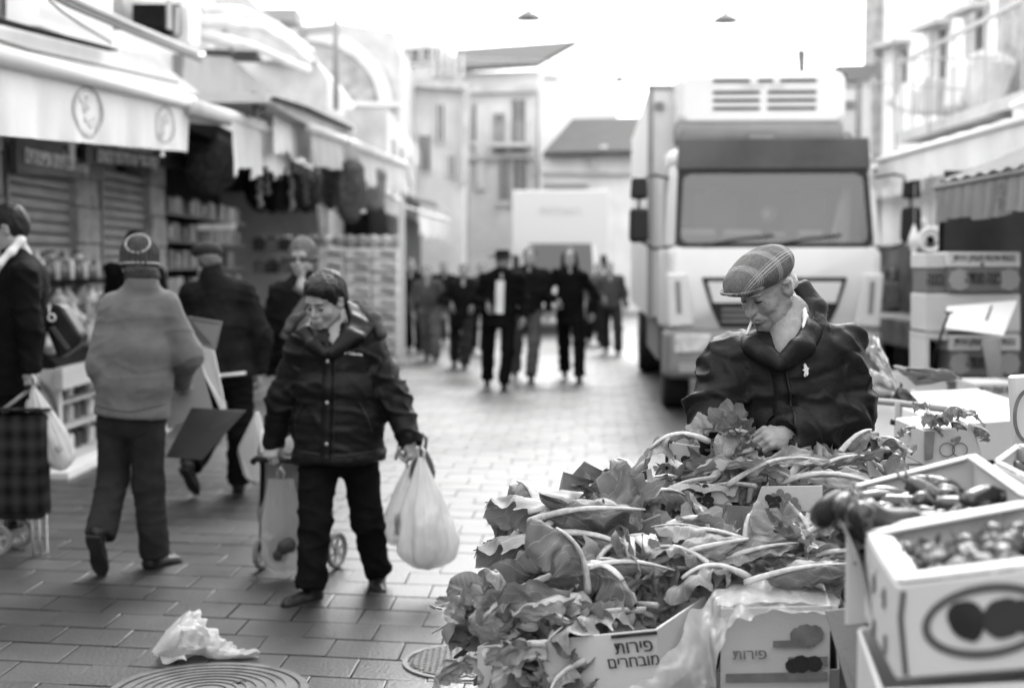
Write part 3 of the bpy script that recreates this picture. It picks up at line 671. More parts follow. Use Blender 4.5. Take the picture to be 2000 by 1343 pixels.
p0, p1 = onX(700, 286, -2.1), onX(792, 322, -2.1)
t = thing('awning', 'far pale awning curving down over the white produce display', 'awning', p0, group='awnings over the left hand shops')
MB().tube([p0, p1, p1 + V((.05, .6, -.35))], .07, 8).build('front_bar', M_CLOTH, t, world=True, smooth=True)
MB().grid(cloth_drop(0, p0, p1, .5, .04, 20, 9, .05), 60, 5).build('valance', M_CLOTH2, t, world=True, smooth=True)
awning('bright awning beyond the white display, above the walking crowd', (-2.0, -1.6), 31, 36, (2.72, 2.7), .5, -4.5, .9, seed=11, wav=.08)
awning('low pale awning just past the white display, seen end on', (-2.35, -2.3), 26.5, 30, (2.9, 2.9), .35, -5, .6, M_CLOTH2, seed=12)
awning('farthest little awning before the parked white lorry', (-2.0, -2.0), 38, 44, (3.2, 3.2), .5, -4.5, .8, M_CLOTH2, seed=13)
t = thing('shop_building', 'run of dark shopfronts under pale upper walls beyond the white display', 'building', (-4, 36, 0))
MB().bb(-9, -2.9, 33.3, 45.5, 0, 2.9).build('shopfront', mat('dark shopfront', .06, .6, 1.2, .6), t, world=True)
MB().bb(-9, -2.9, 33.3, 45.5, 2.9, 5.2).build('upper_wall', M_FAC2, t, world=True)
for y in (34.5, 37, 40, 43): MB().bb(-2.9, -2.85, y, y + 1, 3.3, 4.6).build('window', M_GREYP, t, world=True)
# tall pole
o = MB().tube([at(656, 215, 24), at(655, -60, 24)], .045, 10).build('pole', mat('pole paint', .3, .6), None, smooth=True); tag(o, 'tall thin grey pole rising above the awnings into the sky', 'pole')
# white produce display (stack of trays)
Yd = 22.5; t = thing('produce_display', 'tall white stack of foam trays and crates behind the woman', 'display', at(700, 705, Yd))
x0, x1_ = at(618, 0, Yd).x, at(776, 0, Yd).x; zt = at(0, 482, Yd).z
M_FOAM = mat('white foam', .74, .8, 8, .15, .2, 30)
nz = 9
for q in range(nz):
    z = .12 + (zt - .12) * q / nz; h = (zt - .12) / nz - .02
    for c_ in range(3):
        xa = x0 + (x1_ - x0) * c_ / 3; xb = x0 + (x1_ - x0) * (c_ + 1) / 3 - .02
        MB().bb(xa, xb, Yd + .02 * ((q + c_) % 3), Yd + .6, z, z + h).build('crate', M_FOAM, t, world=True, bevel=.012)
        MB().box(((xa + xb) / 2 + .05, Yd - .004, z + h * .5), (.22, .012, .045), rotm(0, 12 * (1 if q % 2 else .6), 0)).build('hand_hole', M_INKG if (q + c_) % 3 else M_GREYP, t, world=True)
MB().bb(x1_ + .01, x1_ + .1, Yd - .05, Yd + .05, 0, at(0, 392, Yd).z).build('corner_post', M_WHITE, t, world=True)
for q in range(7):
    o = MB().lathe([(.02, 0), (.09, .03), (.11, .1), (.08, .17), (0, .19)], seg=10).build('cabbage', mat('pale vegetables', .4, .7, 9, .3, rnd=.4), None, loc=(x0 + .1 + q * .19, Yd + .2, zt + .001), smooth=True); tag(o, ordw(q) + ' round vegetable from the shop side on top of the white display', 'vegetable', 'vegetables on top of the white display')
# ================================================ right hand side
def wallX(parent, X, y0, y1, z0, z1, ops, m, th=.3):
    ys = sorted({y0, y1, *[v for o in ops for v in o[:2]]}); zs = sorted({z0, z1, *[v for o in ops for v in o[2:]]}); mb = MB()
    for a, b in zip(ys, ys[1:]):
        for c, d in zip(zs, zs[1:]):
            if any(o[0] <= a and b <= o[1] and o[2] <= c and d <= o[3] for o in ops): continue
            mb.bb(X, X + th, a, b, c, d)
    mb.build('wall', m, parent, world=True)
    for o in ops:
        f = MB(); a, b, c, d = o
        for q in ((a, a + .07, c, d), (b - .07, b, c, d), (a, b, c, c + .07), (a, b, d - .07, d), ((a + b) / 2 - .03, (a + b) / 2 + .03, c, d)): f.bb(X + .12, X + .18, *q)
        fo = f.build('window', M_WHITE, parent, world=True)
        MB().bb(X + .14, X + .15, a, b, c, d).build('pane', M_GLASSD, fo, world=True)
        MB().bb(X - .12, X + .1, a - .1, b + .1, c - .1, c).build('sill', M_FAC, fo, world=True)
t = thing('building', 'bright stone building with tall windows and a cluttered balcony above the right hand awnings', 'building', (6.5, 24, 0))
M_FACB = mat('bright pale stone', .84, .9, 1.5, .08, .2, 10)  # one even stone tone, paler than the other facades
ya = lambda px: onX(px, 300, 6.5).y
wallX(t, 6.5, ya(2010), ya(1705), 0, 9.5, [(ya(1925), ya(1880), onX(1900, 112, 6.5).z, 6.6), (ya(1850), ya(1812), onX(1830, 165, 6.5).z, onX(1830, 45, 6.5).z), (ya(1770), ya(1745), onX(1757, 190, 6.5).z, onX(1757, 88, 6.5).z)], M_FACB)
MB().bb(6.35, 6.5, ya(1722), ya(1700), 0, 9.4).build('quoin', M_STONE, t, world=True)
MB().bb(6.3, 6.5, ya(2030), ya(1972), 0, 9.4).build('pier', M_STONE, t, world=True)
MB().bb(6.5, 9, ya(1705), ya(1705) + .3, 0, 9.5).build('end_wall', M_FACB, t, world=True)
for px in (1925, 1850, 1770):
    MB().prism([onX(px + 8, 0 if px > 1900 else (35 if px > 1800 else 75), 6.48), onX(px - 48, 28 if px > 1900 else (58 if px > 1800 else 92), 6.48), onX(px - 48, 36 if px > 1900 else (66 if px > 1800 else 98), 6.48), onX(px + 8, 12 if px > 1900 else (45 if px > 1800 else 83), 6.48)], (-.25, 0, 0)).build('lintel', M_FAC2, t, world=True)
bz = onX(1850, 232, 5.6).z
MB().bb(5.5, 6.34, 15.5, 20.5, bz - .15, bz).build('balcony', M_FAC2, t, world=True)
rail = MB(); 
for q in range(9): rail.bb(5.5, 5.52, 15.5 + q * .6, 15.52 + q * .6, bz, bz + .95)
rail.bb(5.49, 5.54, 15.5, 20.5, bz + .95, bz + 1.0); rail.build('railing', M_STEEL, t, world=True)
for q, (px, py, w, h) in enumerate(((1890, 170, .5, .6), (1835, 190, .4, .5), (1790, 195, .5, .4), (1930, 160, .4, .7))):
    c = onX(px, py, 5.9); MB().box(c, (.4, w, h), rotm(8 * q, 5, 20)).build('balcony_clutter', M_FAC2 if q % 2 else M_WHITE, t, world=True, bevel=.05)
for q, (a, b_) in enumerate((((1700, 118), (1950, 112)), ((1745, 60), (1750, 300)), ((1700, 160), (1880, 175)), ((1820, 60), (1815, 260)))): MB().tube([onX(*a, 5.4), onX(*b_, 5.4)], .012, 5).build('cable', M_GREYP, t, world=True)
# floodlight on the right and chimney-like lamp
t = thing('floodlight', 'grey boxy floodlight on a post above the right hand end of the lorry', 'floodlight', at(1680, 150, 24))
slabY('lamp_housing', mat('housing grey', .22), t, 24, [(1637, 128), (1720, 126), (1700, 156), (1655, 158)], .5)
slabY('post', M_FAC, t, 24.1, [(1678, 150), (1700, 150), (1704, 600), (1684, 600)], .2)
t = thing('banner_post', 'narrow grey banner hanging on a cable above the lorry', 'banner', at(1565, 125, 30))
slabY('banner', mat('banner grey', .15, .8, 3, .3), t, 30, [(1557, 97), (1574, 97), (1573, 152), (1560, 152)], .04)
MB().tube([at(1300, 92, 30), at(1565, 97, 30), at(1900, 80, 30)], .006, 5).build('cable', M_GREYP, t, world=True)
t = awning('grey ridged market awning with scalloped edge above the banana cartons', 3.12, 8.4, 10.55, 2.16, .25, 4.7, .75, mat('grey ridged awning', .19, .85, 3, .15, .2, 40, trans=.1), seed=21, nf=30, wav=.06, fold=.03, tube=.018,  group='awnings over the right hand stalls')
lettering('בננה\nטרי', M_INKG, t, frame(V((3.10, 9.15, 2.04)), (0, -1, 0), (-1, 0, 0)), .11)
awning('white awning next past the grey ridged one', 4.1, 11.4, 16, (2.75, 2.75), .3, 6.3, .6, seed=22, group='awnings over the right hand stalls', mr=M_CLOTH)
awning('third awning on the right, slack white cloth beside the lorry', 5.0, 16.5, 21, (2.95, 2.9), .3, 6.4, .5, seed=23, group='awnings over the right hand stalls')
awning('farthest right hand awning, under the floodlight', 6.2, 21.5, 27, (3.0, 3.0), .3, 6.9, .9, seed=24, group='awnings over the right hand stalls')
awning('high white awning above the grey ridged one at the picture edge', 4.3, 9.8, 12.3, (3.0, 2.95), .15, 6.2, .5, seed=25, group='awnings over the right hand stalls')
t = thing('stall_backing', 'dark tarpaulin wall behind the banana cartons', 'tarpaulin', (4, 10.9, 0))
MB().grid(lambda u, v: V((3.25 + 2.6 * u, 10.75 + .03 * math.sin(u * 30), .3 + 2.0 * v)), 40, 4).build('tarpaulin', mat('dark tarpaulin', .045, .6, 3, .3), t, world=True, smooth=True)
MB().tube([(3.22, 10.7, 0), (3.22, 10.7, 2.2)], .02, 8).build('post', M_DARK, t, world=True)
for k, (px, py, Yh, r, l) in enumerate(((1797, 437, 17, .09, 'round white paper lantern hanging past the lorry mirror'), (1785, 470, 14, .06, 'long white tube lamp hanging beneath the lantern'), (1817, 468, 13, .10, 'pale round fan hanging by the awning corner'))):
    c = at(px, py, Yh); t = thing(('paper_lantern', 'tube_lamp', 'hanging_fan')[k], l, ('lantern', 'lamp', 'fan')[k], c)
    if k < 2: MB().lathe([(0, -r * (1 if k == 0 else 3)), (r * .8, -r * .6), (r, 0), (r * .8, r * .6), (0, r * (1 if k == 0 else 3))], seg=14).build('shade', M_WHITE, t, smooth=True)
    else:
        mb = MB(); mb.tube([V((r * math.cos(a), 0, r * math.sin(a))) for a in np.linspace(0, 6.283, 20)], .02, 6); mb.build('rim', M_WHITE, t); MB().lathe([(0, -.02), (.04, 0), (0, .02)], seg=10, rot=rotm(90)).build('hub', M_DARK, t)
    MB().tube([(0, 0, r * .9), (0, 0, r + .5)], .006, 5).build('cord', M_GREYP, t)
t = thing('stall_row', 'blurred dark stall fronts along the right beyond the lorry', 'stall', (6.4, 20, 0))
MB().bb(6.0, 6.29, 12, 30, 0, 1.9).build('stall_front', mat('dark stall front', .1, .7, 1.6, .7), t, world=True)
MB().bb(5.2, 6.2, 13, 29, .5, .85).build('counter', mat('stall counter', .3, .7, 2, .5), t, world=True)
# the street goes on unseen behind the camera; blocks added to screen low sky
for lab, x0, x1_, y0, y1, h, n in (('unseen shop block on the left of the street behind the camera', -9, -4.6, -26, 5.4, 5.5, 7), ('unseen shop block on the right of the street behind the camera', 5.4, 10, -26, 7.5, 6.5, 8)):
    t = thing('shop_building', lab, 'building', ((x0 + x1_) / 2, (y0 + y1) / 2, 0), group='buildings behind the camera'); MB().bb(x0, x1_, y0, y1, 0, h).build('wall', M_FAC2, t, world=True); fx = x1_ if x0 < 0 else x0; s = 1 if x0 < 0 else -1
    for k in range(n):
        a = y0 + (y1 - y0) * (k + .15) / n; b_ = y0 + (y1 - y0) * (k + .85) / n; MB().bb(*sorted((fx, fx + s * .05)), a, b_, 0, 2.6).build('shopfront', M_DARK, t, world=True); MB().bb(*sorted((fx, fx + s * .04)), a + .8, b_ - .8, 3.4, 4.8).build('window', M_GLASSD, t, world=True)
# hanging street lamps
for k, (px, py, r, l) in enumerate(((1032, 27, .26, 'hanging street lamp above the gabled house roof, left of the two high ones'), (1417, 32, .26, 'hanging street lamp directly above the lorry, highest on its side'), (1210, 152, .22, 'small hanging lamp just above the low dark roof, farther away'), (1355, 150, .15, 'small hanging lamp touching the top of the lorry box'), (1076, 145, .18, 'pale hanging lamp in front of the gable wall'))):
    Yh = (26.5, 26.5, 39, 34, 30)[k]; c = at(px, py + 12 * (26 / Yh), Yh)
    t = thing('street_lamp', l, 'street lamp', c, group='lamps hanging over the street')
    MB().lathe([(r, 0), (r * .93, .035), (r * .75, .08), (r * .45, .13), (r * .2, .16), (r * .15, .2), (.02, .2)], seg=20).build('shade', mat('lamp enamel', .16, .5) if k < 3 else mat('pale lamp', .5, .5), t, smooth=True)
    MB().tube([(0, 0, .2), (0, 0, .36)], .018, 6).build('stem', M_GREYP, t)
    MB().tube([(-9 - c.x, 0, .9), (-4, 0, .5), (0, 0, .36), (4, 0, .5), (9 - c.x, 0, .9)], .006, 4).build('cable', M_FAC2, t)
# ================================================ lorries
def rrect(x0, x1, z0, z1, r, n=4, tx=0):
    """rounded rectangle; tx narrows the top"""
    P = []
    for cx, cz, a0 in ((x1 - r, z0 + r, -90), (x1 - r, z1 - r, 0), (x0 + r, z1 - r, 90), (x0 + r, z0 + r, 180)):
        for k in range(n + 1):
            a = R(a0 + 90 * k / n); z = cz + r * math.sin(a); x = cx + r * math.cos(a)
            f = (z - z0) / (z1 - z0); x *= 1 - tx * f; P.append((x, z))
    return P
M_TRW = mat('lorry white paint', .60, .4, 1.5, .06, spec=.5); M_TRG = mat('lorry grey plastic', .2, .5, 2, .15); M_TYRE = mat('tyre rubber', .02, .8)
M_VIS = mat('smoked sun visor', .075, .3, 1.5, .3)
gm_ = bpy.data.materials.new('windscreen glass'); gm_.use_nodes = True; n_ = gm_.node_tree; N_ = n_.nodes; N_.remove(N_['Principled BSDF'])
gl = N_.new('ShaderNodeBsdfGlossy'); gl.inputs['Roughness'].default_value = .12; gl.inputs[0].default_value = (.9, .9, .9, 1)
tp = N_.new('ShaderNodeBsdfTransparent'); tp.inputs[0].default_value = (.36, .36, .36, 1); mxx = N_.new('ShaderNodeMixShader'); mxx.inputs[0].default_value = .11
n_.links.new(tp.outputs[0], mxx.inputs[1]); n_.links.new(gl.outputs[0], mxx.inputs[2]); n_.links.new(mxx.outputs[0], N_['Material Output'].inputs[0]); M_WSC = gm_
def wheel(parent, x, y, r, w):
    t = MB().lathe([(r * .55, -w / 2), (r * .95, -w / 2), (r, -w * .35), (r, w * .35), (r * .95, w / 2), (r * .55, w / 2)], (x, y, r), 24, rotm(0, 90, 0)).build('wheel', M_TYRE, parent, smooth=False)
    MB().lathe([(.05, -w * .4), (r * .55, -w * .42), (r * .55, w * .42), (.05, w * .4)], (x, y, r), 18, rotm(0, 90, 0)).build('rim', M_STEEL, t)
s_ = 185.
T = thing('lorry', 'big white refrigerated lorry with a cooling unit over the cab, parked facing the camera', 'lorry', (2.76, 15.0, 0), R(-3.1))
# cab shell, lofted from sections front to back
def loft(secs, close=True):
    mb = MB(); n = len(secs[0][1]); vs = []
    for y, P in secs: vs += [V((x, y, z)) for x, z in P]
    fs = [(i * n + k, i * n + (k + 1) % n, (i + 1) * n + (k + 1) % n, (i + 1) * n + k) for i in range(len(secs) - 1) for k in range(n)]
    if close: fs += [tuple(range(n)), tuple(range((len(secs) - 1) * n, len(secs) * n))[::-1]]
    mb.add(vs, fs); return mb
# lower nose and doors
loft([(-.02, rrect(-1.06, 1.06, .92, 1.76, .1)), (.02, rrect(-1.11, 1.11, .90, 1.78, .1)), (.25, rrect(-1.14, 1.14, .88, 1.80, .1)), (1.7, rrect(-1.14, 1.14, .88, 1.80, .05))]).build('cab_body', M_TRW, T, smooth=True)
# upper cab: pillars and roof round the windscreen
for s in (-1, 1):
    MB().prism([V((s * 1.13, .12, 1.78)), V((s * 1.02, .02, 1.78)), V((s * .985, .22, 2.62)), V((s * 1.07, .36, 2.62))], (0, .0, .0)).v
    mb = MB(); A = [V((s * 1.14, .14, 1.78)), V((s * 1.035, .02, 1.78)), V((s * 1.0, .20, 2.64)), V((s * 1.08, .34, 2.64))]; B = [a + V((0, .22, 0)) for a in A]
    mb.add(A + B, [(0, 1, 2, 3), (4, 7, 6, 5), (0, 3, 7, 4), (1, 5, 6, 2), (0, 4, 5, 1), (3, 2, 6, 7)]); mb.build('pillar', M_TRW, T, bevel=.02)
    mb = MB().bb(*sorted((s * 1.06, s * 1.13)), 1.1, 1.7, 1.78, 2.64); mb.build('rear_corner', M_TRW, T)
    mb = MB().bb(*sorted((s * 1.08, s * 1.10)), .45, 1.1, 1.82, 2.55); mb.build('side_window', M_GLASSD, T)
loft([(.18, rrect(-.99, .99, 2.62, 2.76, .06)), (.3, rrect(-1.06, 1.06, 2.62, 2.82, .08)), (1.0, rrect(-1.08, 1.08, 2.62, 2.88, .1)), (1.7, rrect(-1.08, 1.08, 2.62, 2.9, .1))]).build('cab_roof', M_TRW, T, smooth=True)
MB().bb(-1.06, 1.06, 1.66, 1.70, 1.78, 2.64).build('cab_back', M_DARK, T)
wsp = lambda P: [V((x, -.0 + (z - 1.78) * .21, z)) for x, z in P]
mb = MB(); o1 = wsp(rrect(-1.035, 1.035, 1.765, 2.62, .10, tx=.04)); i1 = wsp(rrect(-.985, .985, 1.82, 2.56, .09, tx=.04)); n = len(o1)
mb.add(o1 + i1 + [p + V((0, .05, 0)) for p in o1], [(k, (k + 1) % n, n + (k + 1) % n, n + k) for k in range(n)] + [(k, 2 * n + k, 2 * n + (k + 1) % n, (k + 1) % n) for k in range(n)]); mb.build('windscreen_seal', M_BLACK, T)
MB().add(i1, [tuple(range(n))]).build('windscreen', M_WSC, T, loc=(0, .012, 0))
MB().prism([V((-.95, .24, 2.56)), V((.95, .24, 2.56)), V((.93, .22, 2.43)), V((0, .20, 2.36)), V((-.93, .22, 2.43))], (0, .01, 0)).build('sun_blind', M_BLACK, T)
MB().prism([V((-1.02, .15, 2.60)), V((1.02, .15, 2.60)), V((1.0, .16, 2.93)), V((-1.0, .16, 2.93))], (0, .03, 0)).build('sun_visor', M_VIS, T, bevel=.01)
MB().bb(-.13, .13, .28, .33, 2.22, 2.37).build('driving_mirror', M_BLACK, T)
MB().lathe([(0, -.01), (.04, -.01), (.04, .01), (0, .01)], (-.06, .19, 2.13), 16, rotm(90)).build('round_sticker', M_WHITE, T)
MB().lathe([(.042, -.008), (.09, -.008), (.09, .008), (.042, .008)], (-.04, .2, 2.13), 16, rotm(90)).build('sticker_ring', M_TRG, T)
MB().bb(-.98, .98, .35, .95, 1.74, 1.84).build('dashboard', M_TRG, T)
for k, (a, b_, h) in enumerate(((-.95, -.6, .07), (-.5, -.1, .06), (.0, .15, .03), (.3, .55, .05))): MB().box(((a + b_) / 2, .42, 1.86 + h / 2), (b_ - a, .2, h), rotm(-30, 0, 3)).build('papers', M_WHITE, T)
for x in (-.5, .5): S = MB().box((x, 1.25, 1.95), (.5, .16, .9)); S.box((x, 1.2, 2.45), (.26, .12, .2)); S.build('seat', M_GREYP, T, bevel=.04)
S = SDF((.6, .2, 1.75), (1.0, .6, 2.6), .02); S.cap((.78, .4, 1.85), (.82, .4, 2.5), .07, .05, .03); S.cap((.7, .35, 1.95), (.78, .38, 2.3), .05, .04)
link('hanging_cloth', sdf_mesh('hanging_cloth', S, M_WHITE, lambda P: .015 * wn(P, (25, 25, 6), 3)), None, T)
for s in (-1, 1): MB().tube([(s * .35 - .4, -.02, 1.79), (s * .35, .02, 1.86), (s * .35 + .35, .02, 1.90)], .012, 6).build('wiper', M_BLACK, T)
# grille
gp_ = [(-.76, 1.46), (.76, 1.46), (.66, 1.14), (.56, .93), (-.56, .93), (-.66, 1.14)]
MB().prism([V((x, -.05, z)) for x, z in gp_], (0, .05, 0)).build('grille_surround', M_BLACK, T, bevel=.01)
MB().prism([V((x, -.065, z)) for x, z in ((-.70, 1.41), (.70, 1.41), (.64, 1.19), (-.64, 1.19))], (0, .012, 0)).build('grille_panel', M_TRW, T, bevel=.008)
for z in (1.12, 1.06, 1.0): MB().bb(-.55, .55, -.062, -.052, z - .012, z + .012).build('grille_bar', M_TRG, T)
for s in (-1, 1):
    MB().prism([V((s * 1.13, -.06, 1.50)), V((s * .92, -.07, 1.50)), V((s * .84, -.07, .95)), V((s * 1.10, -.06, .93))], (0, .12, 0)).build('corner_deflector', M_TRW, T, bevel=.02)
    MB().prism([V((s * 1.04, -.075, 1.42)), V((s * .99, -.075, 1.42)), V((s * .97, -.075, 1.08)), V((s * 1.02, -.075, 1.08))], (0, .004, 0)).build('air_slot', M_TRG, T)
    MB().prism([V((s * 1.04, -.13, .86)), V((s * .66, -.13, .86)), V((s * .70, -.13, .68)), V((s * 1.04, -.13, .66))], (0, .02, 0)).build('headlight', mat('headlight glass', .5, .15, 12, .4, spec=.8), T, bevel=.01)
    MB().bb(*sorted((s * .6, s * 1.0)), -.125, -.1, .46, .56).build('fog_light', M_GREYP, T)
loft([(-.11, rrect(-1.08, 1.08, .42, .90, .08)), (.05, rrect(-1.14, 1.14, .38, .905, .08)), (.6, rrect(-1.14, 1.14, .38, .88, .05))]).build('bumper', M_TRG, T, smooth=True)
MB().bb(-.5, .5, -.12, -.105, .5, .82).build('lower_grille', M_BLACK, T)
MB().bb(-.26, .26, -.135, -.122, .58, .69).build('number_plate', M_FAC2, T)
for s in (-1, 1):
    wheel(T, s * .98, .9, .46, .28); wheel(T, s * .95, 6.2, .46, .5)
    X = s * 1.42
    a = MB().tube([(s * 1.1, .3, 2.52), (s * 1.25, .1, 2.54), (X, .05, 2.5), (X, .05, 1.85), (s * 1.25, .15, 1.76), (s * 1.1, .3, 1.78)], .016, 6).build('mirror_arm', M_BLACK, T)
    MB().box((X, .02, 2.40), (.19, .14, .24), taper=.85).build('mirror', M_BLACK, T, bevel=.04, bseg=2); MB().box((X, .02, 2.01), (.21, .15, .37), taper=.95).build('mirror', M_BLACK, T, bevel=.045, bseg=2)
MB().bb(-1.1, 1.1, 1.3, 7.8, .55, .8).build('chassis', M_BLACK, T)
for s in (-1, 1): MB().bb(*sorted((s * .75, s * 1.12)), 2.0, 5.2, .45, .95).build('side_skirt', M_TRG, T)
# box body
MB().bb(-1.24, 1.24, 1.95, 9.0, .95, 3.70).build('cargo_box', M_TRW, T, bevel=.02)
for s in (-1, 1): MB().bb(*sorted((s * 1.19, s * 1.255)), 1.93, 1.99, .95, 3.71).build('edge_trim', M_GREYP, T)
MB().bb(-1.255, 1.255, 1.93, 1.99, 3.66, 3.715).build('edge_trim', M_GREYP, T)
for x in (-1.12, 1.12): MB().bb(x - .05, x + .05, 1.91, 1.955, 3.42, 3.51).build('marker_lamp', M_TRG, T)
mb = MB(); mb.tube([V((1.08 + .055 * math.cos(a), 1.93, 3.08 + .055 * math.sin(a))) for a in np.linspace(0, 6.2832, 17)], .012, 6, cap=False); mb.build('ring_mark', M_GREYP, T)
# cooling unit
loft([(1.18, rrect(-.88, .88, 3.22, 3.70, .08)), (1.25, rrect(-.94, .94, 3.19, 3.76, .1)), (1.93, rrect(-.96, .96, 3.17, 3.80, .08))]).build('cooling_unit', M_TRW, T, smooth=False, bevel=.01)
loft([(1.2, rrect(-.90, .90, 3.05, 3.20, .07)), (1.3, rrect(-.93, .93, 3.0, 3.21, .08)), (1.93, rrect(-.95, .95, 2.99, 3.21, .06))]).build('cooling_unit_belly', mat('unit belly grey', .22, .5, 3, .1), T, smooth=True)
for z, segs in ((3.66, ((-.55, -.14), (-.05, .12), (.2, .6))), (3.53, ((-.55, -.03), (.06, .6))), (3.44, ((-.55, -.03), (.06, .6))), (3.35, ((-.55, -.03), (.06, .6)))):
    for a, b_ in segs: MB().bb(a, b_, 1.165, 1.185, z - .016, z + .016).build('vent_slot', M_BLACK, T)
MB().bb(.90, .955, 1.3, 1.5, 3.62, 3.75).build('latch', M_BLACK, T)
MB().bb(-.14, .14, 1.17, 1.22, 3.02, 3.06).build('drain_cover', M_TRG, T)
lettering('THERMO   KING', M_FAC2, T, wm(T) @ frame(V((.0, 1.172, 3.595)), (1, 0, 0), (0, -1, 0)), .07)
# distant white lorry
T2 = thing('lorry', 'distant white box lorry with a dark windscreen behind the walking crowd', 'lorry', (1.1, 33, 0), R(-3))
MB().bb(-1.15, 1.15, .9, 7, .7, 3.35).build('cargo_box', mat('distant lorry white', .60, .5), T2, bevel=.03)
loft([(0, rrect(-.85, .85, .45, 1.25, .1)), (.35, rrect(-.86, .86, .4, 1.4, .1)), (.9, rrect(-.86, .86, .4, 2.05, .12)), (1.0, rrect(-.86, .86, .4, 2.1, .12))]).build('cab_body', MATS['distant lorry white'], T2)
MB().prism([V((-.8, .28, 1.35)), V((.8, .28, 1.35)), V((.74, .8, 2.08)), V((-.74, .8, 2.08))], (0, -.03, 0)).build('windscreen', mat('grey screen', .09, .3), T2)
MB().bb(-.84, .84, -.05, .0, .42, .62).build('bumper', M_TRG, T2)
for s in (-1, 1): MB().bb(*sorted((s * .55, s * .8)), -.03, .0, .75, .92).build('headlight', M_GREYP, T2); wheel(T2, s * .8, .6, .34, .2); wheel(T2, s * .95, 5, .36, .3); MB().bb(*sorted((s * .95, s * 1.1)), .3, .35, 1.45, 1.8).build('mirror', M_BLACK, T2)
lettering('הובלות', mat('pale blue print', .5), T2, wm(T2) @ frame(V((0, .89, 2.85)), (1, 0, 0), (0, -1, 0)), .26, sx=1.3)
# ================================================ people
from mathutils.bvhtree import BVHTree
M_SKIN = mat('skin', .30, .5, 14, .18, .25, 160, spec=.35)
M_SKINOLD = mat('weathered skin', .27, .5, 26, .2, .3, 150, spec=.35)
M_HAIRD = mat('dark hair', .014, .5, 40, .6, .6, 90, stretch=(1, 1, .25))
M_HAIRW = mat('white hair', .62, .7, 60, .2, .6, 120)
M_PUFF = mat('black quilted nylon', .008, .55, 7, .35, .5, 26, spec=.2)
M_PUFF2 = mat('charcoal quilted nylon', .007, .45, 7, .35, .4, 26, spec=.16)
M_TROUB = mat('black trouser cloth', .005, .8, 6, .4, .2, 120, spec=.08)
M_TROUG = mat('dark grey trouser cloth', .026, .85, 7, .35, .3, 160, spec=.08)
M_JACKG = mat('light grey brushed jacket', .13, .9, 9, .16, .35, 220, sheen=.1, spec=.08)
M_KNITD = mat('dark knitted wool', .014, .95, 10, .4, .5, 180, spec=.08)
M_SUIT = mat('black suit cloth', .005, .8, 6, .4, .2, 160, spec=.08)
M_LEATH = mat('black leather', .010, .4, 20, .4, .25, 70, spec=.25)
M_SOLE = mat('shoe sole', .02, .7, 8, .4)
M_EYE = mat('eye', .05, .15, spec=.8)
M_SHIRT = mat('white shirt', .75, .8, 10, .08)
M_COATG = mat('mid grey coat', .06, .9, 3, .3, spec=.08)
M_COATD = mat('dark coat', .010, .9, 3, .4, spec=.08)
M_TROUL = mat('grey jeans', .09, .9, 4, .3, spec=.08)
def np3(v): return np.array([v[0], v[1], v[2]])
def head_sdf(h, sx=1, old=False, female=False, lids=.3):
    S = SDF((-.115, -.145, -.24), (.115, .14, .15), h)
    S.ell((0, .018, .034), (.077, .097, .082), k=.02); S.ell((0, -.022, -.035), (.063, .070, .078), k=.03)
    S.ell((0, -.052, .045), (.055, .04, .045), k=.03)
    for s in (-1, 1):
        S.cap((s * .055, .005, -.055), (s * .02, -.066, -.102), .020, .018, .03)
        S.ell((s * .042, -.062, -.032), (.024, .022, .024), k=.025)
    S.ell((0, -.078, -.103), (.024, .018, .018), k=.02)
    S.cap((-.036, -.085, .024), (.036, -.085, .024), .011, .011, .016)
    for s in (-1, 1): S.ell((s * .032, -.100, .004), (.020, .016, .013), k=.014, sub=True)
    for s in (-1, 1):
        S.ell((s * .031, -.079, .002), (.0145, .013, .0125), k=.004)
    S.cap((0, -.088, .012), (0, -.110, -.030), .0085, .0125, .012)
    for s in (-1, 1): S.ell((s * .0135, -.098, -.035), (.0085, .010, .008), k=.008)
    for s in (-1, 1): S.ell((s * .007, -.108, -.0445), (.004, .006, .004), k=.003, sub=True)
    S.ell((0, -.090, -.066), (.028, .018, .020), k=.02)
    S.ell((0, -.103, -.0605), (.021, .009, .0055), k=.006); S.ell((0, -.101, -.0725), (.018, .010, .0065), k=.006)
    S.cap((-.024, -.104, -.0665), (.024, -.104, -.0665), .0022, .0022, .004, sub=True)
    for s in (-1, 1):
        S.ell((s * .079, .012, -.008), (.010, .020, .033), rotm(12, 0, s * -18), k=.008); S.ell((s * .087, .004, -.004), (.007, .009, .016), k=.006, sub=True)
        S.cap((s * .084, -.002, .018), (s * .088, .026, .012), .0045, .0045, .006); S.cap((s * .088, .026, .012), (s * .083, .018, -.032), .0045, .004, .006)
    if old:
        for s in (-1, 1):
            S.cap((s * .022, -.098, -.038), (s * .042, -.078, -.078), .0035, .003, .006, sub=True)
            S.ell((s * .048, -.04, -.085), (.022, .032, .026), k=.02)
            S.cap((s * .022, -.092, -.012), (s * .046, -.078, -.010), .002, .002, .006, sub=True)
            S.cap((s * .055, -.066, .000), (s * .070, -.045, .006), .002, .002, .005, sub=True); S.cap((s * .055, -.066, -.006), (s * .070, -.045, -.010), .002, .002, .005, sub=True)
        S.ell((0, -.035, -.118), (.042, .045, .022), k=.02); S.cap((0, -.100, -.030), (0, -.116, -.036), .012, .013, .01)
        for q in range(3): S.cap((-.035, -.092 + q * .003, .034 + q * .012), (.035, -.092 + q * .003, .034 + q * .012), .002, .002, .005, sub=True)
    S.cap((0, .018, -.07), (0, .034, -.17), .056 if not female else .05, .066 if not female else .058, .03)
    return S
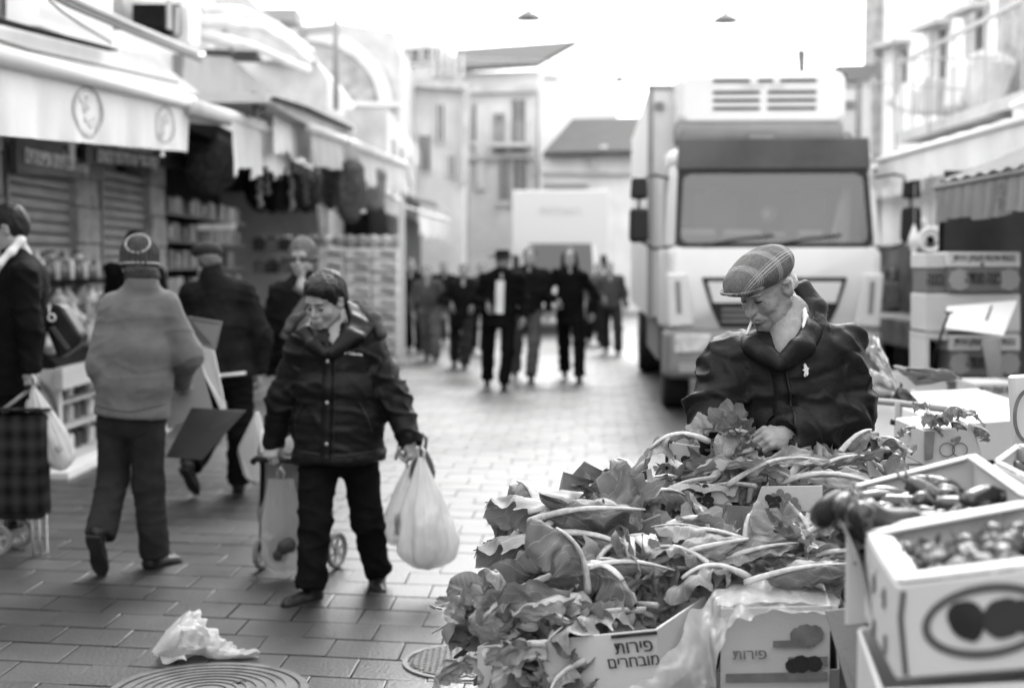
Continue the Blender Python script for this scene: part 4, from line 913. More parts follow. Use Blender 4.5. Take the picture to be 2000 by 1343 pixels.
def hand_pts(h=.0032, curl=(50, 60, 35), thumb=.6, flip=1, spread=0):
    S = SDF((-.05, -.075, -.13), (.21, .095, .06), h)
    S.cap((-.045, 0, 0), (.02, 0, 0), .027, .027, .02); S.ell((.045, .0, 0), (.050, .042, .018), k=.02); S.ell((.03, .025, -.012), (.032, .018, .016), k=.015); S.ell((.03, -.026, -.01), (.035, .014, .014), k=.012)
    for i, (y, L) in enumerate(((.030, .068), (.0105, .077), (-.0095, .071), (-.0285, .055))):
        p = V((.083 - abs(i - 1.2) * .004, y, .003)); a = 0; pts = [p]; ls = (.45 * L, .31 * L, .24 * L); sp = R(spread) * (1.5 - i)
        for c, l in zip(curl, ls):
            a += R(c * (1 + .06 * i)); p = p + V((math.cos(a) * math.cos(sp), math.cos(a) * math.sin(sp), -math.sin(a))) * l * 1.15; pts.append(p)
        S.path(pts, [.0098, .0088, .0082, .0068], .003); S.ell(pts[0], (.011, .009, .010), k=.008)
    t0 = V((.012, .030, -.008)); d1 = V((.7 - thumb * .1, .62 - thumb * .4, -.25 - thumb * .55)).normalized(); d2 = V((.85, .05 - thumb * .35, -.35 - .4 * thumb)).normalized()
    t1 = t0 + d1 * .042; t2 = t1 + d2 * .034; t3 = t2 + d2 * .024; S.path([t0, t1, t2, t3], [.015, .0115, .0105, .0085], .006)
    P, Q = S.nets(); 
    if flip < 0: P = P * np.array([1, -1, 1]); Q = Q[:, ::-1]
    return P, Q
def mframe(o, x, z):
    x = V(x).normalized(); z = V(z); z = (z - x * z.dot(x)).normalized(); y = z.cross(x)
    return np.array([[x[0], y[0], z[0], o[0]], [x[1], y[1], z[1], o[1]], [x[2], y[2], z[2], o[2]], [0, 0, 0, 1]])
def xf(PQ, A): return PQ[0] @ A[:3, :3].T + A[:3, 3], PQ[1]
def joinPQ(L):
    Ps, Qs, n = [], [], 0
    for P, Q in L: Ps.append(P); Qs.append(Q + n); n += len(P)
    return np.concatenate(Ps), np.concatenate(Qs)
def head_frame(c, yaw=0, pitch=0, roll=0, scale=1):
    """faces -Y at yaw 0; positive yaw turns towards the picture's left; pitch looks down"""
    M = Matrix.Translation(c) @ Matrix.Rotation(R(-yaw), 4, 'Z') @ Matrix.Rotation(R(pitch), 4, 'X') @ Matrix.Rotation(R(roll), 4, 'Y') @ Matrix.Scale(scale, 4)
    return np.array(M)
def seg_info(P, segs, bias=None):
    D = []; T = []
    for a, b in segs:
        a = np3(a); b = np3(b); ab = b - a; L = np.linalg.norm(ab); t = np.clip((P - a) @ ab / L**2, 0, 1); D.append(np.linalg.norm(P - a - t[:, None] * ab, axis=1)); T.append(((P - a) @ ab / L))
    D = np.array(D); T = np.array(T)
    if bias is not None: D = D - np.array(bias)[:, None]
    i = D.argmin(0); return i, T[i, np.arange(len(P))]
def cloth_disp(segs, bias, puff=0, sp=.1, wr=.006, wsc=9, seed=0, armsp=None):
    def f(P):
        i, t = seg_info(P, segs, bias); d = np.zeros(len(P))
        if puff:
            s = np.where(i == 0, sp, armsp or sp * .8); w = np.abs(np.sin(np.pi * (t / s + .35 * 0) + .25 * wn(P, 4, seed)))
            d += puff * (w**.45 - .75); d += puff * .35 * np.abs(wn(P, (16, 16, 40), seed + 3)) - puff * .15
        lim = np.where(i == 0, .7, 1.2)
        n = wn(P, (wsc, wsc, wsc * 2.2), seed + 1); d += wr * lim * (1.5 * np.clip(1 - np.abs(n) * 1.6, 0, 1)**3 - .3) + wr * .7 * np.clip(1 - 2 * np.abs(wn(P + P[:, [1, 2, 0]] * .7, wsc * 1.3, seed + 7)), 0, 1)**2 * lim + wr * .6 * wn(P, wsc * .5, seed + 2)
        return d
    return f
class Fig: pass
def figure(label, Y, J, head, h=.012, coat=M_COATD, trou=M_TROUB, shoe=M_LEATH, skin=M_SKIN, jr=None, puff=0, sp=.11, hem=None, wr=.006, tr=(.088, .070, .062), tw=None, hands=(), hair=None, hh=None, collar=.06, group=None, female=False, old=False, seed=0, shoes=(None, None), coat_name='jacket', skirt=False, legcut=True, torso_d=.125, name='person', hcut=None, handcurl=(50, 60, 35), tflare=0, vcut=None, shsz=.07, armj=(.068, .058, .050), fat=1.0):
    jw = {}
    for k, v in J.items(): jw[k] = v if isinstance(v, Vector) else at(v[0], v[1], Y + (v[2] if len(v) > 2 else 0))
    J = jw; F = Fig(); F.J = J
    base = (J['anL'] + J['anR']) / 2; base.z = 0
    t = thing(name, label, 'person', base, group=group); F.t = t
    hc, yaw, pitch, roll, hs = head; hc = at(hc[0], hc[1], Y + (hc[2] if len(hc) > 2 else 0)); HF = head_frame(hc, yaw, pitch, roll, hs); F.HF = HF
    hipc = (J['hiL'] + J['hiR']) / 2; shc = (J['shL'] + J['shR']) / 2; up = (shc - hipc).normalized(); lat = (J['shL'] - J['shR']).normalized(); fwd = lat.cross(up).normalized() ; lat2 = up.cross(fwd)
    F.fwd = -fwd if False else fwd
    ROT = [[lat2[i], fwd[i], up[i]] for i in range(3)]; F.shc = shc; F.hipc = hipc; F.up = up; F.lat = lat2
    # --- body
    hp, hq = head_sdf(hh or max(h * .5, .006), old=old, female=female).nets()
    if old: skinw = lambda P: P
    if old: hp = hp + normals(hp, hq) * (.0011 * np.clip(1 - 2.5 * np.abs(wn(hp, (28, 28, 75), 5)), -.3, 1) + .0008 * wn(hp, 130, 9))[:, None]
    L = [xf((hp, hq), HF)]
    allp = list(J.values()) + [hc]; lo = [min(p[i] for p in allp) - .25 for i in range(3)]; hi = [max(p[i] for p in allp) + .25 for i in range(3)]
    S = SDF(lo, hi, max(h, .016)); S.ell(shc - up * .15, (.14, .09, .2), ROT, .05); S.ell(hipc + up * .04, (.12, .08, .07), ROT, .03); S.cap(shc - up * .2, hipc + up * .05, .09, .08, .05)
    for s in 'LR':
        S.path([J['sh' + s], J['el' + s], J['wr' + s]], [.045, .036, .027], .02); S.path([J['hi' + s], J['kn' + s], J['an' + s]], [.07, .05, .035], .02)
    S.cap(J['nk'], np3(hc) + HF[:3, :3] @ np.array([0, .03, -.1]), .05, .05, .03); S.cap(J['nk'], shc, .06, .08, .04); S.cap(J['nk'] + fwd * .03, J['nk'] + fwd * .085 - up * .07, .052, .045, .03)
    if vcut:
        S.cap(at(1546, 606, Y + .02), at(1538, 640, Y - .01), .048, .046, .03); S.cap(at(1530, 630, Y - .0), at(1528, 655, Y - .03), .04, .04, .03)
        for a_, b_ in zip(vcut, vcut[1:]): S.cap(at(a_[0] + 4, a_[1], Y + a_[2] + .11), at(b_[0] + 4, b_[1], Y + b_[2] + .10), a_[3] + .004, b_[3] + .014, .03)
    bp, bq = S.nets()
    if old: bp = bp + normals(bp, bq) * (.003 * np.clip(1 - 2.5 * np.abs(wn(bp, (10, 10, 32), 5)), -.4, 1))[:, None]
    L.append((bp, bq))
    for s in hands:
        side, dr, bk, cu, th = s
        A = mframe(J['wr' + side], dr, bk); L.append(xf(hand_pts(max(.0032, h * .3) if h < .02 else .006, cu, th, -1 if side == 'L' else 1), A))
    me = sdf_mesh('body', joinPQ(L), skin); F.body = link('body', me, None, t, world=True)
    # --- trousers
    S = SDF(lo, hi, h); a, b, c = tr
    if skirt:
        kc = (J['knL'] + J['knR']) / 2; S.path([hipc + up * .1, hipc, kc - V((0, 0, .02))], [.13, .17, .19], .05); S.plane(kc - V((0, 0, .05)), (0, 0, -1))
        for s in 'LR': S.path([J['kn' + s], J['an' + s]], [.055, .04], .02)
    else:
        S.ell(hipc + up * .02, (.165 * fat, .125 * fat, .12), ROT, .04)
        for s in 'LR':
            an = J['an' + s]; kn = J['kn' + s]; S.path([J['hi' + s], kn, an], [a, b, c + tflare], .03); dd = (an - kn).normalized(); S.cap(an + dd * .135, an + dd * .30, .13, .13, .006, sub=True)
    sg = [(J['hiL'], J['knL']), (J['knL'], J['anL']), (J['hiR'], J['knR']), (J['knR'], J['anR'])]
    F.trousers = link('skirt' if skirt else 'trousers', sdf_mesh('trousers', S, trou, cloth_disp(sg, None, 0, wr=wr * .75, wsc=9, seed=seed)), None, t, world=True)
    # --- jacket
    S = SDF(lo, hi, h); hem = hem or (hipc - up * .06); T = (shc - hem); Lt = T.length; tw = tw or (.19, .18, .175, .18)
    for i, w in enumerate(tw):
        f = .10 + .86 * i / (len(tw) - 1); S.ell(shc - up * (f * Lt), (w, torso_d * (1 + .1 * (i > 0)) * w / tw[0], Lt * .30), ROT, .05)
    S.cap(J['shL'], J['shR'], shsz, shsz, .05); S.cap(shc, J['nk'] - up * .01, .10, .078, .05); S.cap(J['nk'] - up * .03, J['nk'] + up * collar, .075, .068, .03)
    for s in 'LR': S.path([J['sh' + s], J['el' + s], J['wr' + s]], armj, .03)
    S.plane(hem, -up, .012)
    nk2 = J['nk'] + up * collar; nd = V(HF[:3, :3] @ np.array([0, .03, 0])) + hc - J['nk'] + up * .05
    S.cap(J['nk'] + up * (collar * .8), J['nk'] + nd.normalized() * .3, .056, .075, .01, sub=True)
    if vcut:
        for a_, b_ in zip(vcut, vcut[1:]): S.cap(at(a_[0], a_[1], Y + a_[2]), at(b_[0], b_[1], Y + b_[2]), a_[3], b_[3], .006, sub=True)
    if hcut:   # v opening at the front
        p = J['nk'] + fwd * 0
        for q in range(5): S.cap(J['nk'] + up * (.10 - .035 * q) - fwd * -.0 + fwd * .0 + V(fwd) * 0 + (fwd * hcut * .09), J['nk'] + up * (.10 - .035 * q) + fwd * hcut * .2, .055 - .011 * q, .06 - .011 * q, .008, sub=True)
    for s in 'LR':
        d = (J['wr' + s] - J['el' + s]).normalized(); S.cap(J['wr' + s] + d * .045, J['wr' + s] + d * .12, .045, .06, .004, sub=True); 
    sg = [(shc, hem), (J['shL'], J['elL']), (J['elL'], J['wrL']), (J['shR'], J['elR']), (J['elR'], J['wrR'])]
    me = sdf_mesh(coat_name, S, coat, cloth_disp(sg, [.09, 0, 0, 0, 0], puff, sp, wr, 9, seed + 5)); F.jacket = link(coat_name, me, None, t, world=True)
    F.jme = me
    # --- shoes
    for s, sh in zip('LR', shoes):
        yw, pt = sh or (0, 0); an = J['an' + s]
        S = SDF((-.07, -.24, -.10), (.07, .10, .08), max(h * .6, .007))
        S.ell((0, .03, -.045), (.038, .045, .045), k=.02); S.cap((0, .03, -.05), (0, -.13, -.068), .036, .034, .03); S.cap((-.012, -.14, -.075), (.008, -.17, -.075), .026, .024, .02); S.cap((0, .02, -.02), (0, .02, .02), .042, .045, .02)
        S.plane((0, 0, -.085), (0, 0, -1), .003)
        A = np.array(Matrix.Translation(an) @ Matrix.Rotation(R(-yw), 4, 'Z') @ Matrix.Rotation(R(pt), 4, 'X'))
        o = link('shoe', sdf_mesh('shoe', S, shoe, lambda P: .002 * wn(P, 40, 1), xf=A), None, t, world=True)
        prof = [(.036, .055), (.042, .01), (.034, -.04), (.046, -.11), (.042, -.16), (.02, -.205)]
        poly = [V((x, y, -.105)) for x, y in prof] + [V((-x, y, -.105)) for x, y in prof[::-1]]
        mb = MB().prism(poly, (0, 0, .022)); mb.v = [tuple(Matrix(A) @ V(p)) for p in mb.v]; mb.build('sole', M_SOLE, o, world=True, bevel=.003)
    if hair: 
        S = SDF((-.13, -.14, -.16), (.13, .16, .17), max((hh or h) * 1.0, .005)); hair(S)
        F.hair = link('hair', sdf_mesh('hair', S, F.hm if hasattr(F, 'hm') else hairmat(hair), lambda P: .0035 * wn(P, (60, 60, 25), 4) + .002 * wn(P, (140, 140, 50), 6), xf=HF), None, t, world=True)
    return F
def hairmat(f): return getattr(f, 'm', M_HAIRD)
def hair_short(S, low=-.04, vol=1.0):
    S.ell((0, .026, .05), (.086 * vol, .098 * vol, .088 * vol), k=.01); S.ell((0, .05, 0), (.078, .075, .075), k=.03)
    S.ell((0, -.105, -.02), (.075, .085, .085), k=.02, sub=True); S.plane((0, 0, low), (0, -.3, -1), .01)
    for s in (-1, 1): S.ell((s * .09, -.01, -.03), (.03, .05, .045), k=.01, sub=True)
def hair_woman(S):
    S.ell((0, .026, .054), (.097, .112, .092), k=.01); S.ell((0, .05, .0), (.088, .08, .075), k=.03); S.ell((.012, -.04, .085), (.075, .055, .04), k=.03)
    S.ell((-.004, -.105, -.030), (.069, .085, .094), k=.012, sub=True); S.plane((0, 0, -.045), (0, -.3, -1), .01)
    for s in (-1, 1): S.ell((s * .088, -.015, -.035), (.022, .045, .04), k=.01, sub=True)
def hair_fringe(S): 
    S.ell((0, .034, .0), (.0785, .088, .07), k=.01); S.plane((0, 0, .035), (0, 0, 1), .01); S.ell((0, -.075, -.02), (.1, .115, .09), k=.01, sub=True); S.plane((0, 0, -.050), (0, 0, -1), .01)
    for s in (-1, 1): S.ell((s * .09, .0, -.02), (.03, .034, .05), k=.01, sub=True)
hair_fringe.m = M_HAIRW
def hair_back(S): hair_fringe(S)
hair_back.m = mat('grey hair', .12, .8, 60, .3, .6, 120)
def hair_long(S):
    S.ell((0, .03, .04), (.092, .1, .095), k=.01); S.cap((0, .05, 0), (0, .06, -.12), .09, .07, .05)
    for s in (-1, 1): S.cap((s * .07, .01, .03), (s * .1, .0, -.14), .035, .03, .03)
    S.ell((0, -.10, -.03), (.055, .09, .1), k=.02, sub=True)
def surf(F, me=None):
    P = [0] * (len(F.jme.vertices) * 3); F.jme.vertices.foreach_get('co', P); P = np.array(P).reshape(-1, 3)
    return BVHTree.FromPolygons([tuple(p) for p in P], [tuple(f.vertices) for f in F.jme.polygons])
def strip(F, bvh, pts, width, m, name, off=.006, out=None, n=30, thick=.006, parent=None, wfn=None):
    """a band lying on the jacket; pts are world points in front of it, cast along out"""
    out = out or V((0, 1, 0)); pts = [V(p) for p in pts]; segL = [0]
    for a, b in zip(pts, pts[1:]): segL.append(segL[-1] + (b - a).length)
    row = []; last = None
    for k in range(n + 1):
        s = segL[-1] * k / n; i = max(j for j in range(len(segL) - 1) if segL[j] <= s + 1e-9); p = pts[i].lerp(pts[i + 1], (s - segL[i]) / max(1e-9, segL[i + 1] - segL[i])); d = (pts[i + 1] - pts[i]).normalized(); sd = d.cross(out).normalized()
        w = width * (wfn(k / n) if wfn else 1); r = []
        for q in (-.5, 0, .5):
            o = p + sd * (w * q); hit = bvh.ray_cast(o - out * 1.0, out, 2.0)
            r.append((hit[0] - out * off) if hit[0] is not None else (last[len(r)] if last else None))
        if None in r: continue
        row.append(r); last = r
    mb = MB(); vs = [p for r in row for p in r] + [p + out * (thick + off) for r in row for p in r]; N = len(row) * 3
    fs = [(3 * k + j, 3 * k + j + 1, 3 * k + j + 4, 3 * k + j + 3) for k in range(len(row) - 1) for j in (0, 1)] + [(3 * k, 3 * k + 3, N + 3 * k + 3, N + 3 * k) for k in range(len(row) - 1)] + [(3 * k + 2, N + 3 * k + 2, N + 3 * k + 5, 3 * k + 5) for k in range(len(row) - 1)]
    mb.add(vs, fs); return mb.build(name, m, parent or F.t, world=True, smooth=True)
def headpart(F, mb, name, m, **k):
    A = Matrix(F.HF); mb.v = [tuple(A @ V(p)) for p in mb.v]; return mb.build(name, m, F.t, world=True, **k)
def face_bits(F, brow=M_HAIRD, open_=.5, lip=True, lashes=True):
    for s in (-1, 1):
        headpart(F, MB().tube([V((s * .014, -.101, .020)), V((s * .032, -.1015, .027)), V((s * .050, -.083, .021))], [.0028, .0036, .002], 6), 'eyebrow', brow, smooth=True)
        mb = MB(); mb.lathe([(0, -.0135), (.008, -.011), (.012, -.005), (.0135, 0), (.012, .005), (.008, .011), (0, .0135)], (s * .031, -.0800, -.0045), 12, sy=.95); headpart(F, mb, 'eye', M_EYE, smooth=True) if open_ else None
        if lashes: headpart(F, MB().tube([V((s * .017, -.0895, -.001)), V((s * .031, -.0945, -.0045)), V((s * .046, -.0855, -.002))], [.0012, .0022, .0012], 5), 'eyelash', M_HAIRD)
    if lip: headpart(F, MB().tube([V((-.023, -.101, -.0710)), V((0, -.1085, -.0662)), V((.023, -.101, -.0710))], [.001, .0022, .001], 5), 'mouth_line', mat('lip shadow line', .12, .6))
def ringcollar(F, m, r=.062, h=.04, tilt=0):
    S = SDF(np3(F.J['nk']) - .16, np3(F.J['nk']) + .18, .007); c = F.J['nk']; up = V((F.HF[0, 3], F.HF[1, 3], F.HF[2, 3])) - c; up = (up * .35 + V((0, 0, up.length * .65))).normalized()
    a = up.orthogonal().normalized(); b = up.cross(a); 
    for t_ in (0, .5, 1):
        pts = [c + up * (h * t_ + .015) + (a * math.cos(w) + b * math.sin(w)) * (r + .012 * (1 - t_)) for w in np.linspace(0, 6.2832, 17)]; S.path(pts, [.013] * 17, .02)
    link('collar', sdf_mesh('collar', S, m, lambda P: .002 * wn(P, 30, 1)), None, F.t, world=True)
def band(F, inner, outer, m, name, r=.014, rows=3, disp=.004, h=.006):
    c = np3(F.J['nk']); S = SDF(c - .3, c + .3, h)
    for q in range(rows + 1):
        f = q / rows; S.path([at(*a_).lerp(at(*b_), f) for a_, b_ in zip(inner, outer)], [r] * len(inner), .025)
    return link(name, sdf_mesh(name, S, m, lambda P: disp * wn(P, 30, 2)), None, F.t, world=True)
# -------- the old man behind the cauliflowers
Ym = 4.38
J = dict(nk=(1562, 655, .03), shL=(1632, 690, .05), shR=(1430, 715, -.02), elL=(1658, 815, .02), elR=(1392, 800, -.05), wrL=(1545, 848, -.18), wrR=(1405, 862, -.12),
         hiL=(1600, 950, .12), hiR=(1490, 950, .12), knL=V((0, 0, 0)), knR=V((0, 0, 0)), anL=V((0, 0, 0)), anR=V((0, 0, 0)))
hl = at(1600, 950, Ym + .12); hr = at(1490, 950, Ym + .12)
J['knL'] = V((hl.x, hl.y + .0, .50)); J['knR'] = V((hr.x, hr.y, .50)); J['anL'] = V((hl.x + .02, hl.y + .05, .10)); J['anR'] = V((hr.x - .02, hr.y + .05, .10))
F = figure('old man in a tweed flat cap and black padded jacket smoking over the cauliflower boxes', Ym, J, ((1497, 562, -.01), 52, 29, 0, .91), h=.0085, hh=.0034, coat=M_PUFF, trou=M_TROUB, skin=M_SKINOLD,
           puff=.0125, sp=.15, tw=(.205, .215, .215, .205), torso_d=.16, armj=(.086, .078, .062), shsz=.082, hem=at(1545, 905, Ym + .12), wr=.010, vcut=[(1536, 640, -.13, .042), (1531, 668, -.17, .028), (1527, 702, -.20, .010)], old=True, collar=.03, hair=hair_fringe,
           hands=[('L', V((-1, -.35, -.12)), V((.05, -.80, .60)), (42, 62, 40), .7), ('R', V((.35, -.8, -.5)), V((-.4, -.3, .8)), (45, 50, 30), .6)], seed=3)
MAN = F
bv = surf(F)
strip(F, bv, [at(1516, 672, Ym - .15), at(1530, 760, Ym - .15), at(1524, 890, Ym - .15)], .05, M_PUFF, 'placket', .004, n=26)
strip(F, bv, [at(1532, 690, Ym - .15), at(1546, 780, Ym - .15), at(1538, 890, Ym - .15)], .006, M_BLACK, 'zip', .009, n=26)
# collar wings
def wing(F, pts, m, name='collar', th=.012):
    mb = MB(); P = [at(x, y, Yq) for x, y, Yq in pts]; mb.prism(P, (0, th, 0)); return mb.build(name, m, F.t, world=True, bevel=.004)
band(F, [(1556, 562, Ym + .07), (1578, 600, Ym + .03), (1572, 640, Ym - .06), (1550, 672, Ym - .14), (1526, 698, Ym - .18)], [(1576, 556, Ym + .10), (1606, 600, Ym + .07), (1610, 644, Ym - .0), (1580, 682, Ym - .10), (1530, 718, Ym - .17)], M_PUFF, 'collar', .008, 6)
band(F, [(1450, 650, Ym + .03), (1468, 668, Ym - .10), (1498, 686, Ym - .16), (1524, 706, Ym - .18)], [(1446, 664, Ym + .0), (1462, 682, Ym - .11), (1492, 700, Ym - .16), (1520, 714, Ym - .18)], M_PUFF, 'collar', .008, 5)
# shirt collar
S = SDF(np3(F.J['nk']) - .2, np3(F.J['nk']) + .2, .006); S.path([at(1570, 600, Ym - .0), at(1573, 618, Ym - .05), at(1568, 640, Ym - .08)], [.007, .008, .005], .01)
link('shirt_collar', sdf_mesh('shirt_collar', S, M_SHIRT), None, F.t, world=True)
face_bits(F, M_HAIRW, 0, lip=True, lashes=True)
# flat cap in the head's own frame
def tweed():
    m = bpy.data.materials.new('glen plaid tweed'); m.use_nodes = True; n = m.node_tree; N = n.nodes; L = n.links; b = N['Principled BSDF']; b.inputs['Roughness'].default_value = .95
    tc = N.new('ShaderNodeTexCoord'); sp = N.new('ShaderNodeSeparateXYZ'); L.new(tc.outputs['Object'], sp.inputs[0])
    def M(op, a, b_=None, c=None):
        q = N.new('ShaderNodeMath'); q.operation = op
        for i, v in enumerate((a, b_, c)):
            if v is None: continue
            if isinstance(v, (int, float)): q.inputs[i].default_value = v
            else: L.new(v, q.inputs[i])
        return q.outputs[0]
    def lines(co, per, w0, fr):
        f = M('FRACT', M('ADD', M('DIVIDE', co, per), fr)); band = M('LESS_THAN', f, w0); fine = M('GREATER_THAN', M('SINE', M('MULTIPLY', co, 2 * math.pi / .0072)), .1); return M('MULTIPLY', band, fine)
    cx = M('ADD', M('MULTIPLY', sp.outputs[1], 1.0), M('MULTIPLY', sp.outputs[2], -.25)); cy = M('MULTIPLY', M('ARCTAN2', M('ABSOLUTE', sp.outputs[0]), M('SUBTRACT', sp.outputs[2], .01)), .085)
    a = M('MAXIMUM', lines(cx, .085, .26, .42), lines(cy, .075, .28, .3))
    wv = M('MULTIPLY', M('SINE', M('MULTIPLY', cx, 2600)), M('SINE', M('MULTIPLY', cy, 2600)))
    t = N.new('ShaderNodeTexNoise'); t.inputs['Scale'].default_value = 180; L.new(tc.outputs['Object'], t.inputs['Vector'])
    v = M('ADD', M('MULTIPLY', a, .17), M('MULTIPLY', wv, .012)); v = M('ADD', v, M('MULTIPLY', t.outputs[0], .15)); v = M('ADD', v, .015); L.new(v, b.inputs['Base Color'])
    bp = N.new('ShaderNodeBump'); bp.inputs['Strength'].default_value = .4; bp.inputs['Distance'].default_value = .004; L.new(t.outputs[0], bp.inputs['Height']); L.new(bp.outputs[0], b.inputs['Normal']); return m
M_TW = tweed()
def flat_cap(F, m, h=.0045, tilt=0):
    S = SDF((-.14, -.19, -.02), (.14, .16, .18), h)
    S.ell((0, .028, .064), (.094, .108, .066), k=.02); S.ell((0, -.035, .072), (.090, .105, .044), rotm(-8), k=.05); S.cap((-.035, -.115, .062), (.035, -.115, .062), .022, .022, .04); S.cap((-.02, -.145, .068), (.02, -.145, .068), .012, .012, .03)
    S.ell((0, .02, .012), (.084, .108, .070), k=.01, sub=True); S.plane((0, .04, .030), (0, .02, -1), .006)
    F.cap = link('flat_cap', sdf_mesh('flat_cap', S, m, lambda P: .0012 * wn(P, 60, 2) - .002 * np.exp(-(np.abs(P[:, 0]) / .0025)**2)), None, F.t)
    F.cap.matrix_parent_inverse = wm(F.t).inverted(); A = Matrix(F.HF); lo, q, sc = A.decompose(); F.cap.location = lo; F.cap.rotation_euler = q.to_euler(); F.cap.scale = sc
    mb = MB(); n = 16; vs = []
    for z in (0, .007):
        for k in range(n + 1):
            a = math.pi * k / n; vs.append(V((-.080 * math.cos(a), -.085 - .090 * math.sin(a)**.8, .048 + .020 * math.sin(a) + z)))
    mb.add(vs, [tuple(range(n + 1))[::-1], tuple(range(n + 1, 2 * n + 2))] + [(k, k + 1, n + 2 + k, n + 1 + k) for k in range(n)] + [(n, 0, n + 1, 2 * n + 1)])
    o = mb.build('peak', m, F.cap); return F.cap
flat_cap(F, M_TW)
# cigarette
A = Matrix(F.HF); m0 = A @ V((-.010, -.104, -.0665)); 
t = MB().tube([m0, m0 + V((-.030, -.035, -.062))], [.0042, .0040], 10).build('cigarette', M_SHIRT, None, smooth=True); tag(t, 'white cigarette hanging from the lips of the old man', 'cigarette')
# small embroidered rider on the chest
h_ = bv.ray_cast(at(1582, 728, Ym - .2) - V((0, 1, 0)), V((0, 1, 0)), 2)[0]
if h_:
    q = [(0, 0), (.004, .012), (-.004, .014), (.002, .022), (.0, .030), (.006, .036), (.010, .030), (.014, .024), (.020, .022), (.016, .014), (.018, .004), (.012, -.004), (.008, .004), (.006, -.006), (.002, -.004)]
    vs = [h_ + V(((x - .006) * .85, -.012 + .3 * x, (y - .012) * .95)) for x, y in q]; MB().prism(vs, (0, .02, 0)).build('embroidered_rider', M_SHIRT, F.t, world=True)
# -------- the woman with bags
Yw = 6.88
def YG(py): return gz(py) - 6.88
J = dict(nk=(655, 655, .02), shL=(718, 672, .02), shR=(596, 672, .0), elL=(770, 775, .02), elR=(552, 778, .04), wrL=(800, 858, -.05), wrR=(534, 862, .10),
         hiL=(702, 890, .02), hiR=(622, 890, .0), knL=(718, 1015, .05), knR=(616, 1020, -.10), anL=(737, 1113, gz(1144) - Yw + .03), anR=(606, 1142, gz(1178) - Yw + .08))
F = figure('woman in a dark quilted jacket pulling a trolley and carrying plastic bags', Yw, J, ((634, 588, -.02), 28, 22, 3, 1.0), h=.010, hh=.0042, coat=M_PUFF2, trou=M_TROUB, female=True,
           puff=.009, sp=.125, tw=(.195, .215, .225, .228), torso_d=.145, armj=(.078, .072, .058), shsz=.075, hem=at(660, 897, Yw + .02), wr=.009, tr=(.092, .074, .070), tflare=.0, fat=1.1, collar=.03,
           hair=hair_woman, hands=[('L', V((.15, -.1, -1)), V((.9, -.4, .1)), (55, 75, 40), .9), ('R', V((-.1, -.55, -.8)), V((-.3, -.8, .5)), (50, 70, 40), .8)], shoes=((-10, 0), (35, -4)), seed=8, hcut=1)
WOM = F; face_bits(F, M_HAIRD, 1)
bv = surf(F); Yq = Yw - .15
strip(F, bv, [at(640, 668, Yq), at(641, 760, Yq), at(637, 893, Yq)], .055, M_PUFF2, 'placket', .006)
strip(F, bv, [at(653, 672, Yq), at(655, 760, Yq), at(652, 893, Yq)], .006, M_BLACK, 'zip', .010)
for y in (705, 785, 865): 
    h_ = bv.ray_cast(at(640, y, Yq) - V((0, 1, 0)), V((0, 1, 0)), 2)[0]
    if h_: MB().lathe([(0, -.004), (.009, -.002), (.009, .01), (0, .012)], h_ - V((0, .013, 0)), 12, rotm(90)).build('snap_button', M_STEEL, F.t, world=True)
strip(F, bv, [at(700, 787, Yq), at(716, 815, Yq), at(725, 848, Yq)], .010, M_BLACK, 'pocket_edge', .006)
strip(F, bv, [at(590, 790, Yq), at(575, 815, Yq), at(572, 835, Yq)], .010, M_BLACK, 'pocket_edge', .006)
strip(F, bv, [at(575, 882, Yq), at(660, 889, Yq), at(752, 882, Yq)], .008, M_BLACK, 'hem_seam', .004)
h_ = bv.ray_cast(at(688, 691, Yq) - V((0, 1, 0)), V((0, 1, 0)), 2)[0]
if h_: lettering('◆ Columbia', M_SHIRT, F.t, frame(h_ - V((0, .014, 0)), (1, .12, -.12), (.1, -1, .1)), .018, .02)
# hood lying open round the neck
band(F, [(676, 596, Yw + .06), (688, 622, Yw - .02), (676, 650, Yw - .10), (645, 686, Yw - .16)], [(700, 602, Yw + .08), (728, 640, Yw - .01), (706, 660, Yw - .10), (648, 694, Yw - .16)], M_PUFF2, 'hood', .016)
band(F, [(606, 622, Yw + .05), (600, 645, Yw - .06), (616, 668, Yw - .13), (636, 688, Yw - .16)], [(584, 632, Yw + .05), (582, 652, Yw - .05), (606, 676, Yw - .12), (634, 694, Yw - .16)], M_PUFF2, 'hood', .015)
M_FLC = mat('fleecy trim', .06, .95, 30, .4, .8, 160)
band(F, [(690, 596, Yw + .09), (728, 622, Yw + .02), (744, 650, Yw - .03)], [(700, 592, Yw + .10), (738, 622, Yw + .04), (750, 655, Yw + .0)], M_FLC, 'hood_trim', .016, 2, .006)
band(F, [(596, 618, Yw + .07), (576, 628, Yw + .04), (566, 644, Yw + .0)], [(590, 614, Yw + .08), (570, 626, Yw + .05), (560, 646, Yw + .02)], M_FLC, 'hood_trim', .014, 2, .006)
